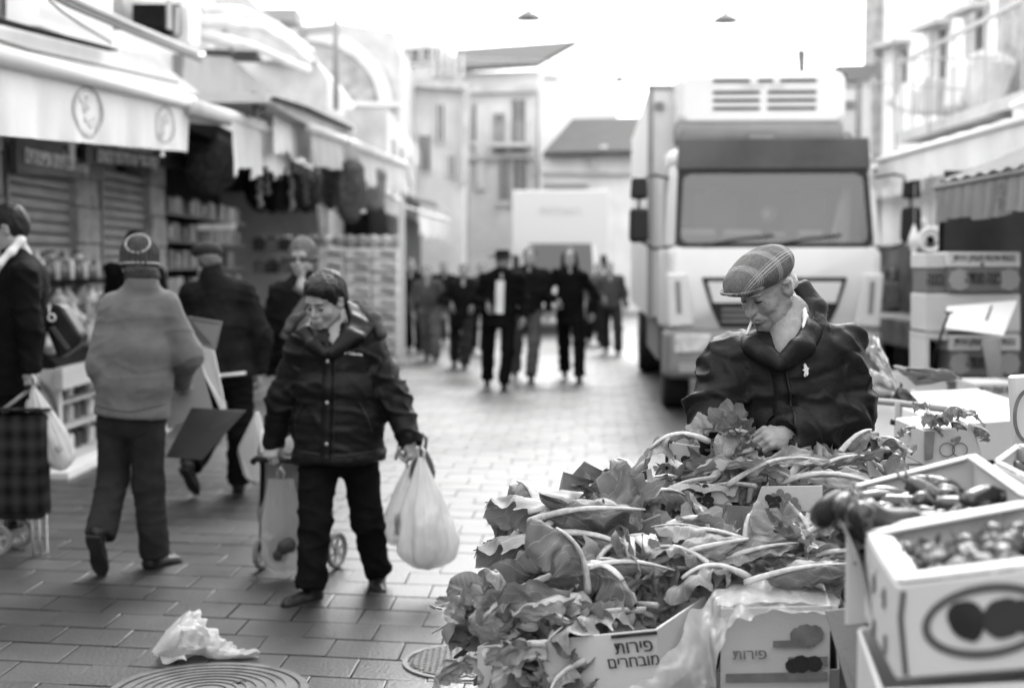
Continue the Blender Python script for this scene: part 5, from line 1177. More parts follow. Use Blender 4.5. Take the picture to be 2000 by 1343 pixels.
# -------- beanie man from behind
Yb_ = 7.35
J = dict(nk=(278, 548, -.03), shL=(224, 605, 0), shR=(322, 600, 0), elL=(200, 715, -.04), elR=(366, 690, .03), wrL=(225, 770, .22), wrR=(352, 745, .27),
         hiL=(225, 825, 0), hiR=(288, 825, 0), knL=(222, 930, .06), knR=(290, 945, .04), anL=(197, 1040, -.12), anR=(303, 1078, gz(1108) - Yb_))
F = figure('man in striped knit hat and light grey jacket, seen from behind, holding cardboard', Yb_, J, ((274, 518, 0), 172, 4, 0, 1.0), h=.010, hh=.006, coat=M_JACKG, trou=M_TROUG,
           tw=(.185, .205, .205, .195), torso_d=.15, armj=(.080, .080, .056), shsz=.075, hem=at(258, 812, Yb_), wr=.0035, tr=(.092, .080, .078), collar=.06, hair=hair_back,
           hands=[('R', V((.1, 1, 0)), V((0, 0, 1)), (40, 50, 30), .6)], shoes=((185, 62), (215, 0)), seed=12)
BEAN = F; bv = surf(F)
strip(F, bv, [at(182, 793, Yb_ - .15), at(255, 803, Yb_ - .15), at(330, 790, Yb_ - .15)], .008, mat('seam grey', .08, .9), 'hem_seam', .003)
ringcollar(F, mat('dark corduroy collar', .035, .95, 30, .3), .062, .045)
def beanie(F, m, band, h=.006, stripes=True):
    S = SDF((-.13, -.13, -.05), (.13, .16, .18), h); S.ell((0, .026, .050), (.097, .116, .112), k=.01); S.ell((0, .026, .01), (.096, .115, .08), k=.01); S.ell((0, .02, .0), (.08, .095, .08), k=.01, sub=True); S.plane((0, 0, -.018), (0, .1, -1), .008)
    o = link('knit_hat', sdf_mesh('knit_hat', S, m, lambda P: .003 * np.sin(np.arctan2(P[:, 1] - .02, P[:, 0]) * 30) + .003 * wn(P, 30, 3)), None, F.t); o.matrix_parent_inverse = wm(F.t).inverted(); lo, q, sc = Matrix(F.HF).decompose(); o.location = lo; o.rotation_euler = q.to_euler(); o.scale = sc
    if stripes:
        for r, c_, tl, w in ((.096, V((0, .026, .004)), 0, .0065), (.060, V((0, .104, .103)), -55, .0055)):
            mb = MB(); mb.tube([c_ + rotm(tl) @ V((r * math.cos(a), r * (1.16 if tl == 0 else 1.0) * math.sin(a), 0)) for a in np.linspace(0, 6.2832, 33)], w, 8, cap=False); mb.build('stripe', band, o, smooth=True)
    return o
beanie(F, mat('dark beanie wool', .045, .95, 40, .3, .5, 150), mat('pale knit stripe', .32, .95, 60, .3, .5, 150))
# -------- flat cap man from behind
Yf = 9.8
J = dict(nk=(414, 538, -.03), shL=(372, 572, 0), shR=(478, 572, 0), elL=(368, 655, .05), elR=(512, 655, 0), wrL=(390, 720, .2), wrR=(508, 725, .05),
         hiL=(412, 745, 0), hiR=(468, 745, 0), knL=(408, 850, .1), knR=(470, 850, .0), anL=(375, 905, -.15), anR=(466, 935, gz(962) - Yf))
F = figure('man in dark flat cap and dark sweater seen from behind, beyond the beanie man', Yf, J, ((405, 510, 0), 150, 5, 0, 1.0), h=.014, hh=.008, coat=M_KNITD, trou=M_TROUB,
           tw=(.20, .215, .215, .21), torso_d=.14, armj=(.075, .068, .055), shsz=.075, hem=at(440, 738, Yf), wr=.008, tr=(.10, .085, .08), collar=.065, hair=hair_back, shoes=((200, 50), (170, 0)), seed=15,
           hands=[('R', V((0, -.1, -1)), V((1, 0, 0)), (30, 40, 20), .5)])
flat_cap(F, mat('dark cap cloth', .025, .95), .008)
bv = surf(F); strip(F, bv, [at(425, 733, Yf - .15), at(478, 729, Yf - .15)], .02, M_SHIRT, 'shirt_tail', .006, n=10)
# -------- young man in knit hat
Yy = 10.4
J = dict(nk=(592, 543, 0), shL=(632, 572, 0), shR=(548, 572, 0), elL=(645, 650, .05), elR=(530, 650, .02), wrL=(640, 720, .0), wrR=(535, 725, .0), hiL=(615, 735, 0), hiR=(567, 735, 0), knL=(618, 840, 0), knR=(562, 840, 0), anL=(620, 915, 0), anR=(560, 915, 0))
F = figure('young man in a light knit hat and dark coat facing the camera behind the woman', Yy, J, ((590, 506, 0), 8, 4, 0, 1.02), h=.016, hh=.007, coat=M_COATD, trou=M_TROUG, tw=(.19, .2, .2, .19), armj=(.075, .07, .055), wr=.01, collar=.05, seed=21, hcut=1)
face_bits(F, M_HAIRD, 1)
kh = beanie(F, mat('light grey beanie wool', .12, .95, 30, .4, .4, 120), None, .008, False)
mb = MB(); mb.tube([V((.096 * math.cos(a), .026 + .112 * math.sin(a), .002)) for a in np.linspace(0, 6.2832, 33)], .016, 8, cap=False, flat=1.5); mb.build('cuff', mat('dark hat cuff', .07, .95, 60, .5), kh, smooth=True)
bv = surf(F); strip(F, bv, [at(612, 565, Yy - .15), at(580, 610, Yy - .15), at(552, 660, Yy - .15)], .06, mat('grey bag strap', .12, .8), 'bag_strap', .012, n=16); strip(F, bv, [at(572, 562, Yy - .15), at(590, 575, Yy - .15), at(606, 562, Yy - .15)], .03, M_COATG, 'scarf', .02, n=10)
# -------- man in black at the edge
Yl = 8.15
J = dict(nk=(28, 500, 0), shL=(48, 540, -.16), shR=(40, 540, .18), elL=(58, 640, -.20), elR=(40, 640, .2), wrL=(62, 722, -.22), wrR=(15, 720, .2),
         hiL=(18, 760, -.09), hiR=(18, 760, .09), knL=(20, 880, -.09), knR=(-10, 875, .1), anL=(45, 985, -.05), anR=(-40, 990, .1))
F = figure('tall man in black suit and white collar pulling a plaid trolley', Yl, J, ((12, 448, 0), 82, 14, 0, 1.06), h=.012, hh=.007, coat=M_SUIT, trou=M_TROUB, tw=(.20, .20, .19, .20), torso_d=.155, armj=(.078, .07, .055), hem=at(20, 770, Yl), wr=.006, collar=.02,
           hair=lambda S: hair_short(S, -.05, 1.03), hands=[('L', V((0, -.05, -1)), V((.2, -1, .0)), (55, 65, 40), .8)], seed=31)
o = MB().tube([F.J['wrL'] + V((0, 0, .01)), F.J['wrL'] + V((0, 0, -.04))], [.046, .042], 14).build('shirt_cuff', M_SHIRT, F.t, world=True, smooth=True)
S = SDF(np3(F.J['nk']) - .25, np3(F.J['nk']) + .25, .008); S.path([at(40, 470, Yl - .03), at(22, 492, Yl - .08), at(0, 515, Yl - .1), at(-14, 560, Yl - .06)], [.022, .024, .024, .02], .02); S.path([at(40, 470, Yl - .03), at(30, 480, Yl + .05)], [.03, .03], .02)
link('shirt_collar', sdf_mesh('shirt_collar', S, M_SHIRT), None, F.t, world=True)
LEFT = F
# shoulder bag behind him
t = thing('shoulder_bag', 'black leather shoulder bag with a ring fitting behind the back of the man in black', 'bag', at(125, 700, Yl + .1))
S = SDF((-1, -1, -1), (-.99, -.99, -.99), .1)
pl = [(100, 590), (120, 596), (158, 655), (156, 672), (112, 702), (88, 640)]
MB().prism([at(x, y, Yl + .02) for x, y in pl], (0, .16, 0)).build('bag_body', M_LEATH, t, world=True, bevel=.02, bseg=2)
MB().prism([at(x, y, Yl - .005) for x, y in ((96, 640), (104, 636), (136, 680), (130, 684))], (0, .02, 0)).build('strap', M_COATG, t, world=True)
mb = MB(); c = at(101, 620, Yl - .0); mb.tube([c + V((.02 * math.cos(a), 0, .02 * math.sin(a))) for a in np.linspace(0, 6.2832, 15)], .006, 6, cap=False); mb.build('ring_fitting', M_SHIRT, t, world=True)
# -------- walking crowd and others, blurred
def walker(label, px, top, foot, coat, trou, style=None, step=.27, wid=1.28, Hm=None, lean=0, skin=M_SKIN, seed=0, yaw=0, hairf=None, head_s=1.0, armout=.0, hemf=.5, skirt=False):
    Y = gz(foot); c = at(px, foot, Y); topz = at(px, top, Y).z; k = topz / 1.74; x0, y0 = c.x, c.y
    rw = random.Random(seed * 31 + 5); a1, a2, a3, a4 = [rw.uniform(-1, 1) for _ in range(4)]
    P = lambda x, y, z: V((x0 + x * k * wid + .07 * a3 * (z - .9), y0 + y * k, z * k + (.02 * a4 * x / .17 if z > 1.2 else 0)))
    J = dict(nk=P(0, 0, 1.46), shL=P(.17, 0, 1.40), shR=P(-.17, 0, 1.40), elL=P(.24 + armout + .03 * a1, .03 + .05 * a1, 1.13), elR=P(-.24 - armout - .03 * a2, .03 - .05 * a2, 1.13), wrL=P(.24 + armout * .6 - (.12 if a1 > .3 else 0), -.08 - .16 * (a1 > .3), .90 + .16 * (a1 > .3)), wrR=P(-.24 - armout * .6 + (.12 if a2 > .4 else 0), -.08 - .14 * (a2 > .4), .90 + .18 * (a2 > .4)),
             hiL=P(.09, 0, .90), hiR=P(-.09, 0, .90), knL=P(.10, -step * .5, .50), knR=P(-.09, step * .5, .50), anL=P(.09, -step, .10), anR=P(-.08, step, .13))
    hc = P(0, -.01, 1.615); q = project(hc)
    F = figure(label, hc.y, J, ((q[0], q[1], 0), yaw, 0, 0, k * head_s), h=.02, tr=(.10, .085, .080), hands=[('L', V((.05, -.2, -1)), V((1, 0, 0)), (30, 40, 20), .5), ('R', V((-.05, -.2, -1)), V((-1, 0, 0)), (30, 40, 20), .5)], hh=.010, coat=coat, trou=trou, skin=skin, tw=tuple(v * k * wid for v in (.18, .18, .175, .18)), hem=P(0, 0, hemf * 1.74), wr=.012, collar=.03, seed=seed, hair=hairf or (lambda S: hair_short(S)), skirt=skirt, group='people walking in the street', hcut=1)
    return F
def wide_hat(F, m):
    A = Matrix(F.HF); mb = MB().lathe([(.095, .045), (.17, .045), (.195, .060), (.17, .060), (.1, .070), (.090, .125), (.065, .14), (0, .132)], seg=24, sy=1.1)
    return headpart(F, mb, 'brimmed_hat', m, smooth=True)
fr = walker('bearded man in black coat, white shirt and broad black hat leading the walkers', 975, 490, 759, M_SUIT, M_TROUB, seed=1, step=.14, hemf=.44)
wide_hat(fr, M_SUIT); bv = surf(fr); yy = fr.J['nk'].y - .15
strip(fr, bv, [at(977, 548, yy), at(975, 612, yy)], .11, M_SHIRT, 'white_shirt', .012, n=12)
S = SDF((-.1, -.16, -.2), (.1, .05, 0), .01); S.ell((0, -.07, -.1), (.055, .045, .06), k=.02); link('beard', sdf_mesh('beard', S, M_HAIRD, xf=fr.HF), None, fr.t, world=True)
walker('heavy man in a black pullover and grey jeans just behind the hatted man', 1028, 484, 742, M_COATD, M_TROUL, seed=2, wid=1.22, hemf=.5)
wl = walker('woman with long dark hair in black dress and boots among the walking group', 1114, 486, 742, M_SUIT, M_TROUB, seed=3, wid=1.0, armout=.09, hairf=hair_long, hemf=.42)
walker('person in a grey padded jacket at the back of the group, nearest the big lorry', 1192, 512, 690, M_COATG, M_TROUG, seed=4, wid=1.15)
walker('person in grey jacket and light jeans, leftmost of the walking group', 838, 520, 704, M_COATG, M_TROUL, seed=5, wid=1.05, armout=.06)
walker('person in a long dark open coat between the grey jacket and the hatted man', 902, 516, 718, M_COATD, M_TROUG, seed=6, wid=1.1, hemf=.38, armout=.07)
walker('dark dressed figure by the corner post of the white display', 806, 505, 688, M_COATD, M_TROUB, seed=7)
walker('figure half hidden behind the hatted man on his far side', 938, 515, 690, M_COATG, M_TROUB, seed=8)
walker('small far figure in dark clothes beside the distant lorry', 872, 512, 672, M_COATD, M_TROUL, seed=9)
walker('pale jacketed figure far back between the distant lorry and the big one', 1165, 514, 672, M_TROUL, M_COATD, seed=13)
walker('woman in a patterned top and black skirt on the far side of the lorry', 1746, 520, 715, mat('patterned top', .2, .9, 30, .8), M_TROUB, seed=10, hairf=hair_long, skirt=True, wid=1.15)
walker('man in black next to the woman in the patterned top', 1790, 515, 712, M_COATD, M_TROUB, seed=11, wid=1.1, yaw=40)
vd = walker('shopkeeper in dark clothes behind the jar counter, mostly hidden by the beanie man', 262, 452, 862, M_COATD, M_TROUB, seed=12, wid=1.1, yaw=-30)
# ================================================ bags and trolleys
def plastic(name, v=.8, clear=.15, rough=.25):
    m = mat(name, v, rough, 9, .1, .35, 22, spec=.6, trans=.3, stretch=(3, 3, .7)); n = m.node_tree; N = n.nodes; L = n.links
    tp = N.new('ShaderNodeBsdfTransparent'); mx = N.new('ShaderNodeMixShader'); mx.inputs[0].default_value = clear
    src = N['Material Output'].inputs[0].links[0].from_socket; L.new(src, mx.inputs[1]); L.new(tp.outputs[0], mx.inputs[2]); L.new(mx.outputs[0], N['Material Output'].inputs[0]); return m
M_BAG = plastic('white plastic bag', .75, .12); M_BAG2 = plastic('thin clear bag', .5, .45); M_WRAP = plastic('clear wrapping film', .75, .5, .15)
M_VEG = mat('vegetable contents', .12, .6, 8, .4, .3, 30)
def bag_mesh(w, h, seed, d=.6, waist=.12, fold=.24, lean=0, flat=.15):
    rs = random.Random(seed); ph = [rs.uniform(0, 6) for _ in range(6)]
    def fn(u, v):   # u 0 top .. 1 bottom
        a = 2 * math.pi * v; t = u
        r = (waist + (1 - waist) * math.sin(min(1, t / .78) * math.pi / 2)**1.25) * (1 if t < .8 else math.sqrt(max(0, 1 - ((t - .8) / .2)**2 * (1 - flat * 0))))
        f = fold * (1 - .75 * t) * (math.sin(7 * a + ph[0]) * .5 + math.sin(11 * a + ph[1] + 2 * t) * .35 + math.sin(17 * a + ph[2]) * .25) + .05 * math.sin(3 * a + ph[3] + 4 * t) + .04 * math.sin(5 * a + 6 * t + ph[4]) * t
        r *= 1 + f
        nz = noise.noise(V((math.cos(a) * 2.5 + seed, math.sin(a) * 2.5, t * 3.5))) * .16 + noise.noise(V((math.cos(a) * 6 + seed, math.sin(a) * 6, t * 9))) * .08; r *= 1 + nz * min(1, t * 2)
        return V((w / 2 * r * math.cos(a) + lean * t, w / 2 * d * r * math.sin(a), -h * t - .012 * math.sin(2 * a + ph[5]) * t))
    return MB().grid(fn, 48, 96)
def hand_bag(label, top, w, h, seed, m, contents=True, lean=0, d=.6, loop=.06, group=None, waist=.12, cm=None, rz=0):
    t = thing('plastic_bag', label, 'plastic bag', top, rz, group=group)
    bag_mesh(w, h, seed, d, waist, lean=lean).build('bag_film', m, t, smooth=True)
    if contents:
        rs = random.Random(seed); S = SDF((-w * .5, -w * .35, -h), (w * .5 + max(0, lean), w * .35, -h * .3), .012)
        for q in range(7): S.ell((rs.uniform(-.2, .2) * w + lean * .8, rs.uniform(-.12, .12) * w, -h * rs.uniform(.66, .86)), (w * .17, w * .14, w * .17), k=.01)
        link('contents', sdf_mesh('contents', S, cm or M_VEG, lambda P: .004 * wn(P, 30, 2)), None, t)
    for s in (-1, 1): MB().tube([V((s * .01, 0, -.02)), V((s * .02, 0, loop * .6)), V((0, s * .01, loop)), V((-s * .015, 0, loop * .5)), V((-s * .012, 0, -.02))], [.008, .006, .007, .006, .008], 6).build('handle', m, t, smooth=True)
    return t
hand_bag('big full white plastic bag hanging from the hand of the woman', at(822, 893, Yw - .02), .275, .54, 3, M_BAG, lean=.035, group='bags carried by the woman', cm=mat('pale contents', .3, .6, 9, .4))
hand_bag('smaller thin bag of dark greens squeezed behind the big white bag', at(800, 905, Yw + .12), .17, .40, 5, M_BAG2, lean=-.07, group='bags carried by the woman', cm=mat('dark greens', .05, .6, 14, .5))
hand_bag('small dark bag tip showing behind the hand of the woman', at(826, 870, Yw + .12), .12, .20, 6, mat('dark bag plastic', .08, .4, 9, .3), contents=False, group='bags carried by the woman')
hand_bag('white plastic bag hanging against the plaid trolley of the man in black', at(64, 752, Yl - .26), .21, .47, 9, M_BAG, lean=.14, cm=mat('pale contents', .3))
# crumpled white bag on the ground
def crumple():
    rs = random.Random(5)
    def fn(u, v):
        x = -.19 + .37 * u; w = .115 * (1 - u)**.8 * (1 + .25 * math.sin(9 * u)) + .006
        a = 2 * math.pi * v; p = V((x, w * math.cos(a), 0)); hgt = (.13 * math.exp(-((u - .22) / .25)**2) + .02 + .02 * (1 - u))
        n_ = .04 * noise.noise(V((u * 7, math.cos(a) * 1.8, math.sin(a) * 1.8))) + .022 * noise.noise(V((u * 17, math.cos(a) * 4, math.sin(a) * 4 + 3)))
        z = max(.002, hgt * (math.sin(a) * .5 + .5) + n_ * (1 - .6 * u)); return V((x + n_, p.y * (1 + 3 * n_), z))
    return MB().grid(fn, 60, 48)
gb = at(415, 1272, gz(1283)); gb.z = .004
t = thing('plastic_bag', 'crumpled empty white plastic bag lying on the paving above the round manhole cover', 'plastic bag', gb, R(-6))
crumple().build('bag_film', plastic('discarded bag plastic', .65, .04), t, smooth=False)
mb = MB(); mb.tube([V((-.12, .02, .05)), V((-.19, .0, .09)), V((-.20, -.03, .03)), V((-.16, -.04, .02))], [.012, .016, .016, .012], 7); mb.build('handle', MATS['discarded bag plastic'], t, smooth=True)
mb = MB(); mb.grid(lambda u, v: V((-.17 + .10 * u + .01 * math.sin(7 * v), -.06 - .07 * v, .03 * (1 - v) + .012 * math.sin(5 * u + 4 * v) + .012)), 10, 10); mb.build('torn_corner', MATS['discarded bag plastic'], t, solid=.002)
# plaid trolley
def plaid():
    m = bpy.data.materials.new('dark plaid canvas'); m.use_nodes = True; n = m.node_tree; N = n.nodes; L = n.links; b = N['Principled BSDF']; b.inputs['Roughness'].default_value = .8; b.inputs['Specular IOR Level'].default_value = .1
    tc = N.new('ShaderNodeTexCoord'); sp = N.new('ShaderNodeSeparateXYZ'); L.new(tc.outputs['Object'], sp.inputs[0]); out = []
    for i, (fq, ph) in enumerate(((75, 0), (62, 1))):
        s = N.new('ShaderNodeMath'); s.operation = 'MULTIPLY_ADD'; s.inputs[1].default_value = fq; s.inputs[2].default_value = ph; L.new(sp.outputs[0 if i == 0 else 2], s.inputs[0])
        q = N.new('ShaderNodeMath'); q.operation = 'SINE'; L.new(s.outputs[0], q.inputs[0]); p_ = N.new('ShaderNodeMath'); p_.operation = 'MULTIPLY_ADD'; L.new(q.outputs[0], p_.inputs[0]); p_.inputs[1].default_value = .008; p_.inputs[2].default_value = .010; out.append(p_.outputs[0])
    a = N.new('ShaderNodeMath'); L.new(out[0], a.inputs[0]); L.new(out[1], a.inputs[1]); L.new(a.outputs[0], b.inputs['Base Color']); return m
M_PLAID = plaid(); Yt = gz(1080)
t = thing('shopping_trolley', 'dark plaid shopping trolley with spoked wheels beside the man in black', 'shopping trolley', (at(40, 1080, Yt).x, Yt, 0))
Mw = wm(t).inverted()
cx = at(48, 1000, Yt).x
MB().box((.02, 0, .49), (.27, .19, .58), taper=.96).build('bag_body', M_PLAID, t, bevel=.035, bseg=3, smooth=True)
MB().box((.02, -.098, .36), (.22, .03, .24)).build('front_pocket', M_PLAID, t, bevel=.012, bseg=2)
MB().box((.02, -.01, .80), (.28, .2, .02), rotm(-6)).build('flap', M_PLAID, t, bevel=.008)
def spoked(parent, x, y, r, yaw, spokes=6, rim=M_STEEL, th=.014):
    o = MB(); o.tube([V((r * math.cos(a), 0, r * math.sin(a))) for a in np.linspace(0, 6.2832, 25)], th, 8, cap=False)
    w = o.build('wheel', mat('grey rubber', .18, .7), parent, loc=(x, y, r + th), rot=(0, 0, R(yaw)), smooth=True)
    MB().lathe([(.0, -.012), (.024, -.012), (.024, .012), (0, .012)], seg=12, rot=rotm(90)).build('hub', rim, w)
    mb = MB()
    for k in range(spokes): a = 2 * math.pi * k / spokes + .3; mb.box((r * .5 * math.cos(a), 0, r * .5 * math.sin(a)), (r, .008, .022), rotm(0, -math.degrees(a), 0))
    mb.tube([V((r * .82 * math.cos(a), 0, r * .82 * math.sin(a))) for a in np.linspace(0, 6.2832, 21)], .006, 6, cap=False); mb.build('spoke_disc', rim, w)
spoked(t, -.06, .12, .082, 8, 5); spoked(t, -.10, -.12, .082, 8, 5)
for x in (.085, .125): MB().tube([V((x, -.06, .30)), V((x + .01, -.08, .10)), V((x + .02, -.10, .012)), V((x + .03, -.02, .012)), V((x + .02, .0, .25))], .006, 6).build('stand_leg', M_STEEL, t, smooth=True)
hw = F_ = LEFT.J['wrL'] - V((t.location.x, t.location.y, 0))
for s in (-.03, .03): MB().tube([V((-.10, .08 + s, .1)), V((-.10, .09 + s, .8)), V((hw.x, hw.y + s, hw.z - .10))], .008, 6).build('frame_tube', M_STEEL, t, smooth=True)
MB().tube([hw + V((0, -.08, -.09)), hw + V((0, .08, -.09))], .015, 8).build('handle', M_BLACK, t, smooth=True)
# the trolley of the woman
Yp = 7.35; gx = at(580, 1100, Yp).x
t = thing('shopping_trolley', 'light grey shopping trolley pulled behind the woman, a white bag tied on it', 'shopping trolley', (gx, Yp, 0))
S = SDF((-.3, -.2, .05), (.3, .25, .95), .012); S.cap((-.08, 0, .30), (.10, 0, .30), .11, k=.04); S.cap((-.08, 0, .62), (.10, 0, .62), .105, k=.08); S.ell((0, 0, .45), (.17, .11, .3), k=.05)
link('bag_body', sdf_mesh('bag_body', S, mat('grey trolley fabric', .16, .8, 5, .3, .2, 60), lambda P: .008 * wn(P, 14, 3)), None, t, loc=(-.02, .03, 0))
MB().grid(lambda u, v: V((-.16 + .26 * u, -.11 - .02 * math.sin(v * 2), .76 - .12 * v)), 8, 4).build('flap', M_FOAM, t, solid=.01)
hb = WOM.J['wrR'] - V((gx, Yp, 0)); hz = hb.z - .09
MB().tube([V((hb.x - .10, hb.y - .01, hz - .01)), V((hb.x - .08, hb.y - .03, hz + .01)), V((hb.x + .10, hb.y - .03, hz)), V((hb.x + .13, hb.y, hz - .02))], .017, 8).build('handle', M_BLACK, t, smooth=True)
for s, xx in ((-1, hb.x - .10), (1, hb.x + .13)): MB().tube([V((xx, hb.y, hz - .01)), V((xx + .01 * s, -.06, .62)), V((s * .17 - .02, .02, .09))], .011, 7).build('frame_tube', M_BLACK, t, smooth=True)
spoked(t, -.19, .04, .075, 72, 6, M_STEEL); spoked(t, .20, .06, .085, 66, 6, M_STEEL)
MB().tube([V((-.2, .05, .09)), V((.2, .06, .09))], .008, 6).build('axle', M_STEEL, t)
hand_bag('white plastic bag slung on the front of the trolley behind the woman', at(548, 935, Yp - .16), .24, .47, 13, M_BAG2, lean=.02, d=.35, waist=.5, cm=mat('dark greens', .05))
MB().prism([at(460, 880, 7.8), at(500, 800, 7.9), at(520, 880, 7.8), at(500, 950, 7.7), at(475, 935, 7.7)], (0, .1, 0)).build('side_bag', M_GREYP, t, world=True, bevel=.02)
# cardboard sheets carried by the man in the knit hat
M_CARD = mat('grey cardboard', .2, .85, 4, .12, .15, 120); M_CARDL = mat('pale cardboard', .42, .85, 4, .1, .15, 120); M_CARDD = mat('dark printed cardboard', .035, .6, 4, .2, .15, 120)
t = thing('cardboard_sheet', 'large folded cardboard box, opened flat, under the arm of the knit hat man', 'cardboard', at(400, 850, 7.7))
for pts, m, d in (([(365, 617, 7.85), (434, 628, 7.75), (421, 682, 7.75), (380, 675, 7.9)], M_CARD, .006), ([(378, 672, 7.9), (418, 684, 7.74), (441, 798, 7.7), (430, 800, 7.72), (400, 735, 7.8)], M_SHIRT, .006),
                  ([(330, 700, 7.8), (385, 680, 7.85), (415, 800, 7.72), (326, 838, 7.62)], M_CARD, .006), ([(374, 796, 7.7), (480, 802, 7.55), (394, 898, 7.45), (323, 893, 7.5)], M_CARDD, .008)):
    MB().prism([at(*p) for p in pts], (0, d * 2, 0)).build('flap', m, t, world=True, bevel=.0015)
# ================================================ cauliflowers
def leaf_mat():
    m = bpy.data.materials.new('cauliflower leaf'); m.use_nodes = True; n = m.node_tree; N = n.nodes; L = n.links; b = N['Principled BSDF']; b.inputs['Roughness'].default_value = .55; b.inputs['Specular IOR Level'].default_value = .35
    uv = N.new('ShaderNodeUVMap'); uv.uv_map = 'leafuv'; sp = N.new('ShaderNodeSeparateXYZ'); L.new(uv.outputs[0], sp.inputs[0])
    def M(op, a, b_=None, c=None):
        q = N.new('ShaderNodeMath'); q.operation = op
        for i, v in enumerate((a, b_, c)):
            if v is None: continue
            if isinstance(v, (int, float)): q.inputs[i].default_value = v
            else: L.new(v, q.inputs[i])
        return q.outputs[0]
    tc = N.new('ShaderNodeTexCoord'); t = N.new('ShaderNodeTexNoise'); t.inputs['Scale'].default_value = 14; t.inputs['Detail'].default_value = 6; L.new(tc.outputs['Object'], t.inputs['Vector'])
    t2 = N.new('ShaderNodeTexVoronoi'); t2.inputs['Scale'].default_value = 90; t2.feature = 'DISTANCE_TO_EDGE'; L.new(tc.outputs['Object'], t2.inputs['Vector'])
    av = M('ABSOLUTE', M('SUBTRACT', sp.outputs[1], .5)); d = M('ADD', M('SUBTRACT', M('MULTIPLY', sp.outputs[0], 6.5), M('MULTIPLY', av, 5.0)), M('MULTIPLY', t.outputs[0], .7))
    f = M('FRACT', d); near = M('ABSOLUTE', M('SUBTRACT', f, .5)); vein = M('LESS_THAN', near, M('MULTIPLY_ADD', av, -.09, .065))
    mid = M('LESS_THAN', av, .05); fine = M('LESS_THAN', t2.outputs[0], .035)
    oi = N.new('ShaderNodeObjectInfo')
    base = M('MULTIPLY_ADD', t.outputs[0], .24, .045); base = M('MULTIPLY', base, M('MULTIPLY_ADD', oi.outputs['Random'], .9, .75)); base = M('ADD', base, M('MULTIPLY', M('MAXIMUM', vein, mid), .13)); base = M('ADD', base, M('MULTIPLY', fine, .012))
    L.new(base, b.inputs['Base Color'])
    bp = N.new('ShaderNodeBump'); bp.inputs['Strength'].default_value = .6; bp.inputs['Distance'].default_value = .006; L.new(M('ADD', M('MULTIPLY', vein, -.5), t.outputs[0]), bp.inputs['Height']); L.new(bp.outputs[0], b.inputs['Normal'])
    tr = N.new('ShaderNodeBsdfTranslucent'); L.new(base, tr.inputs[0]); mx = N.new('ShaderNodeMixShader'); mx.inputs[0].default_value = .15; L.new(b.outputs[0], mx.inputs[1]); L.new(tr.outputs[0], mx.inputs[2]); L.new(mx.outputs[0], N['Material Output'].inputs[0]); return m
M_LEAF = leaf_mat(); M_RIB = mat('pale leaf rib', .45, .5, 60, .2, .35, 90, stretch=(1, 1, .3), spec=.4); M_CURD = mat('cauliflower curd', .4, .8, 60, .12, .7, 120); M_STUB = mat('cut stem', .36, .7, 40, .2, .3, 60)
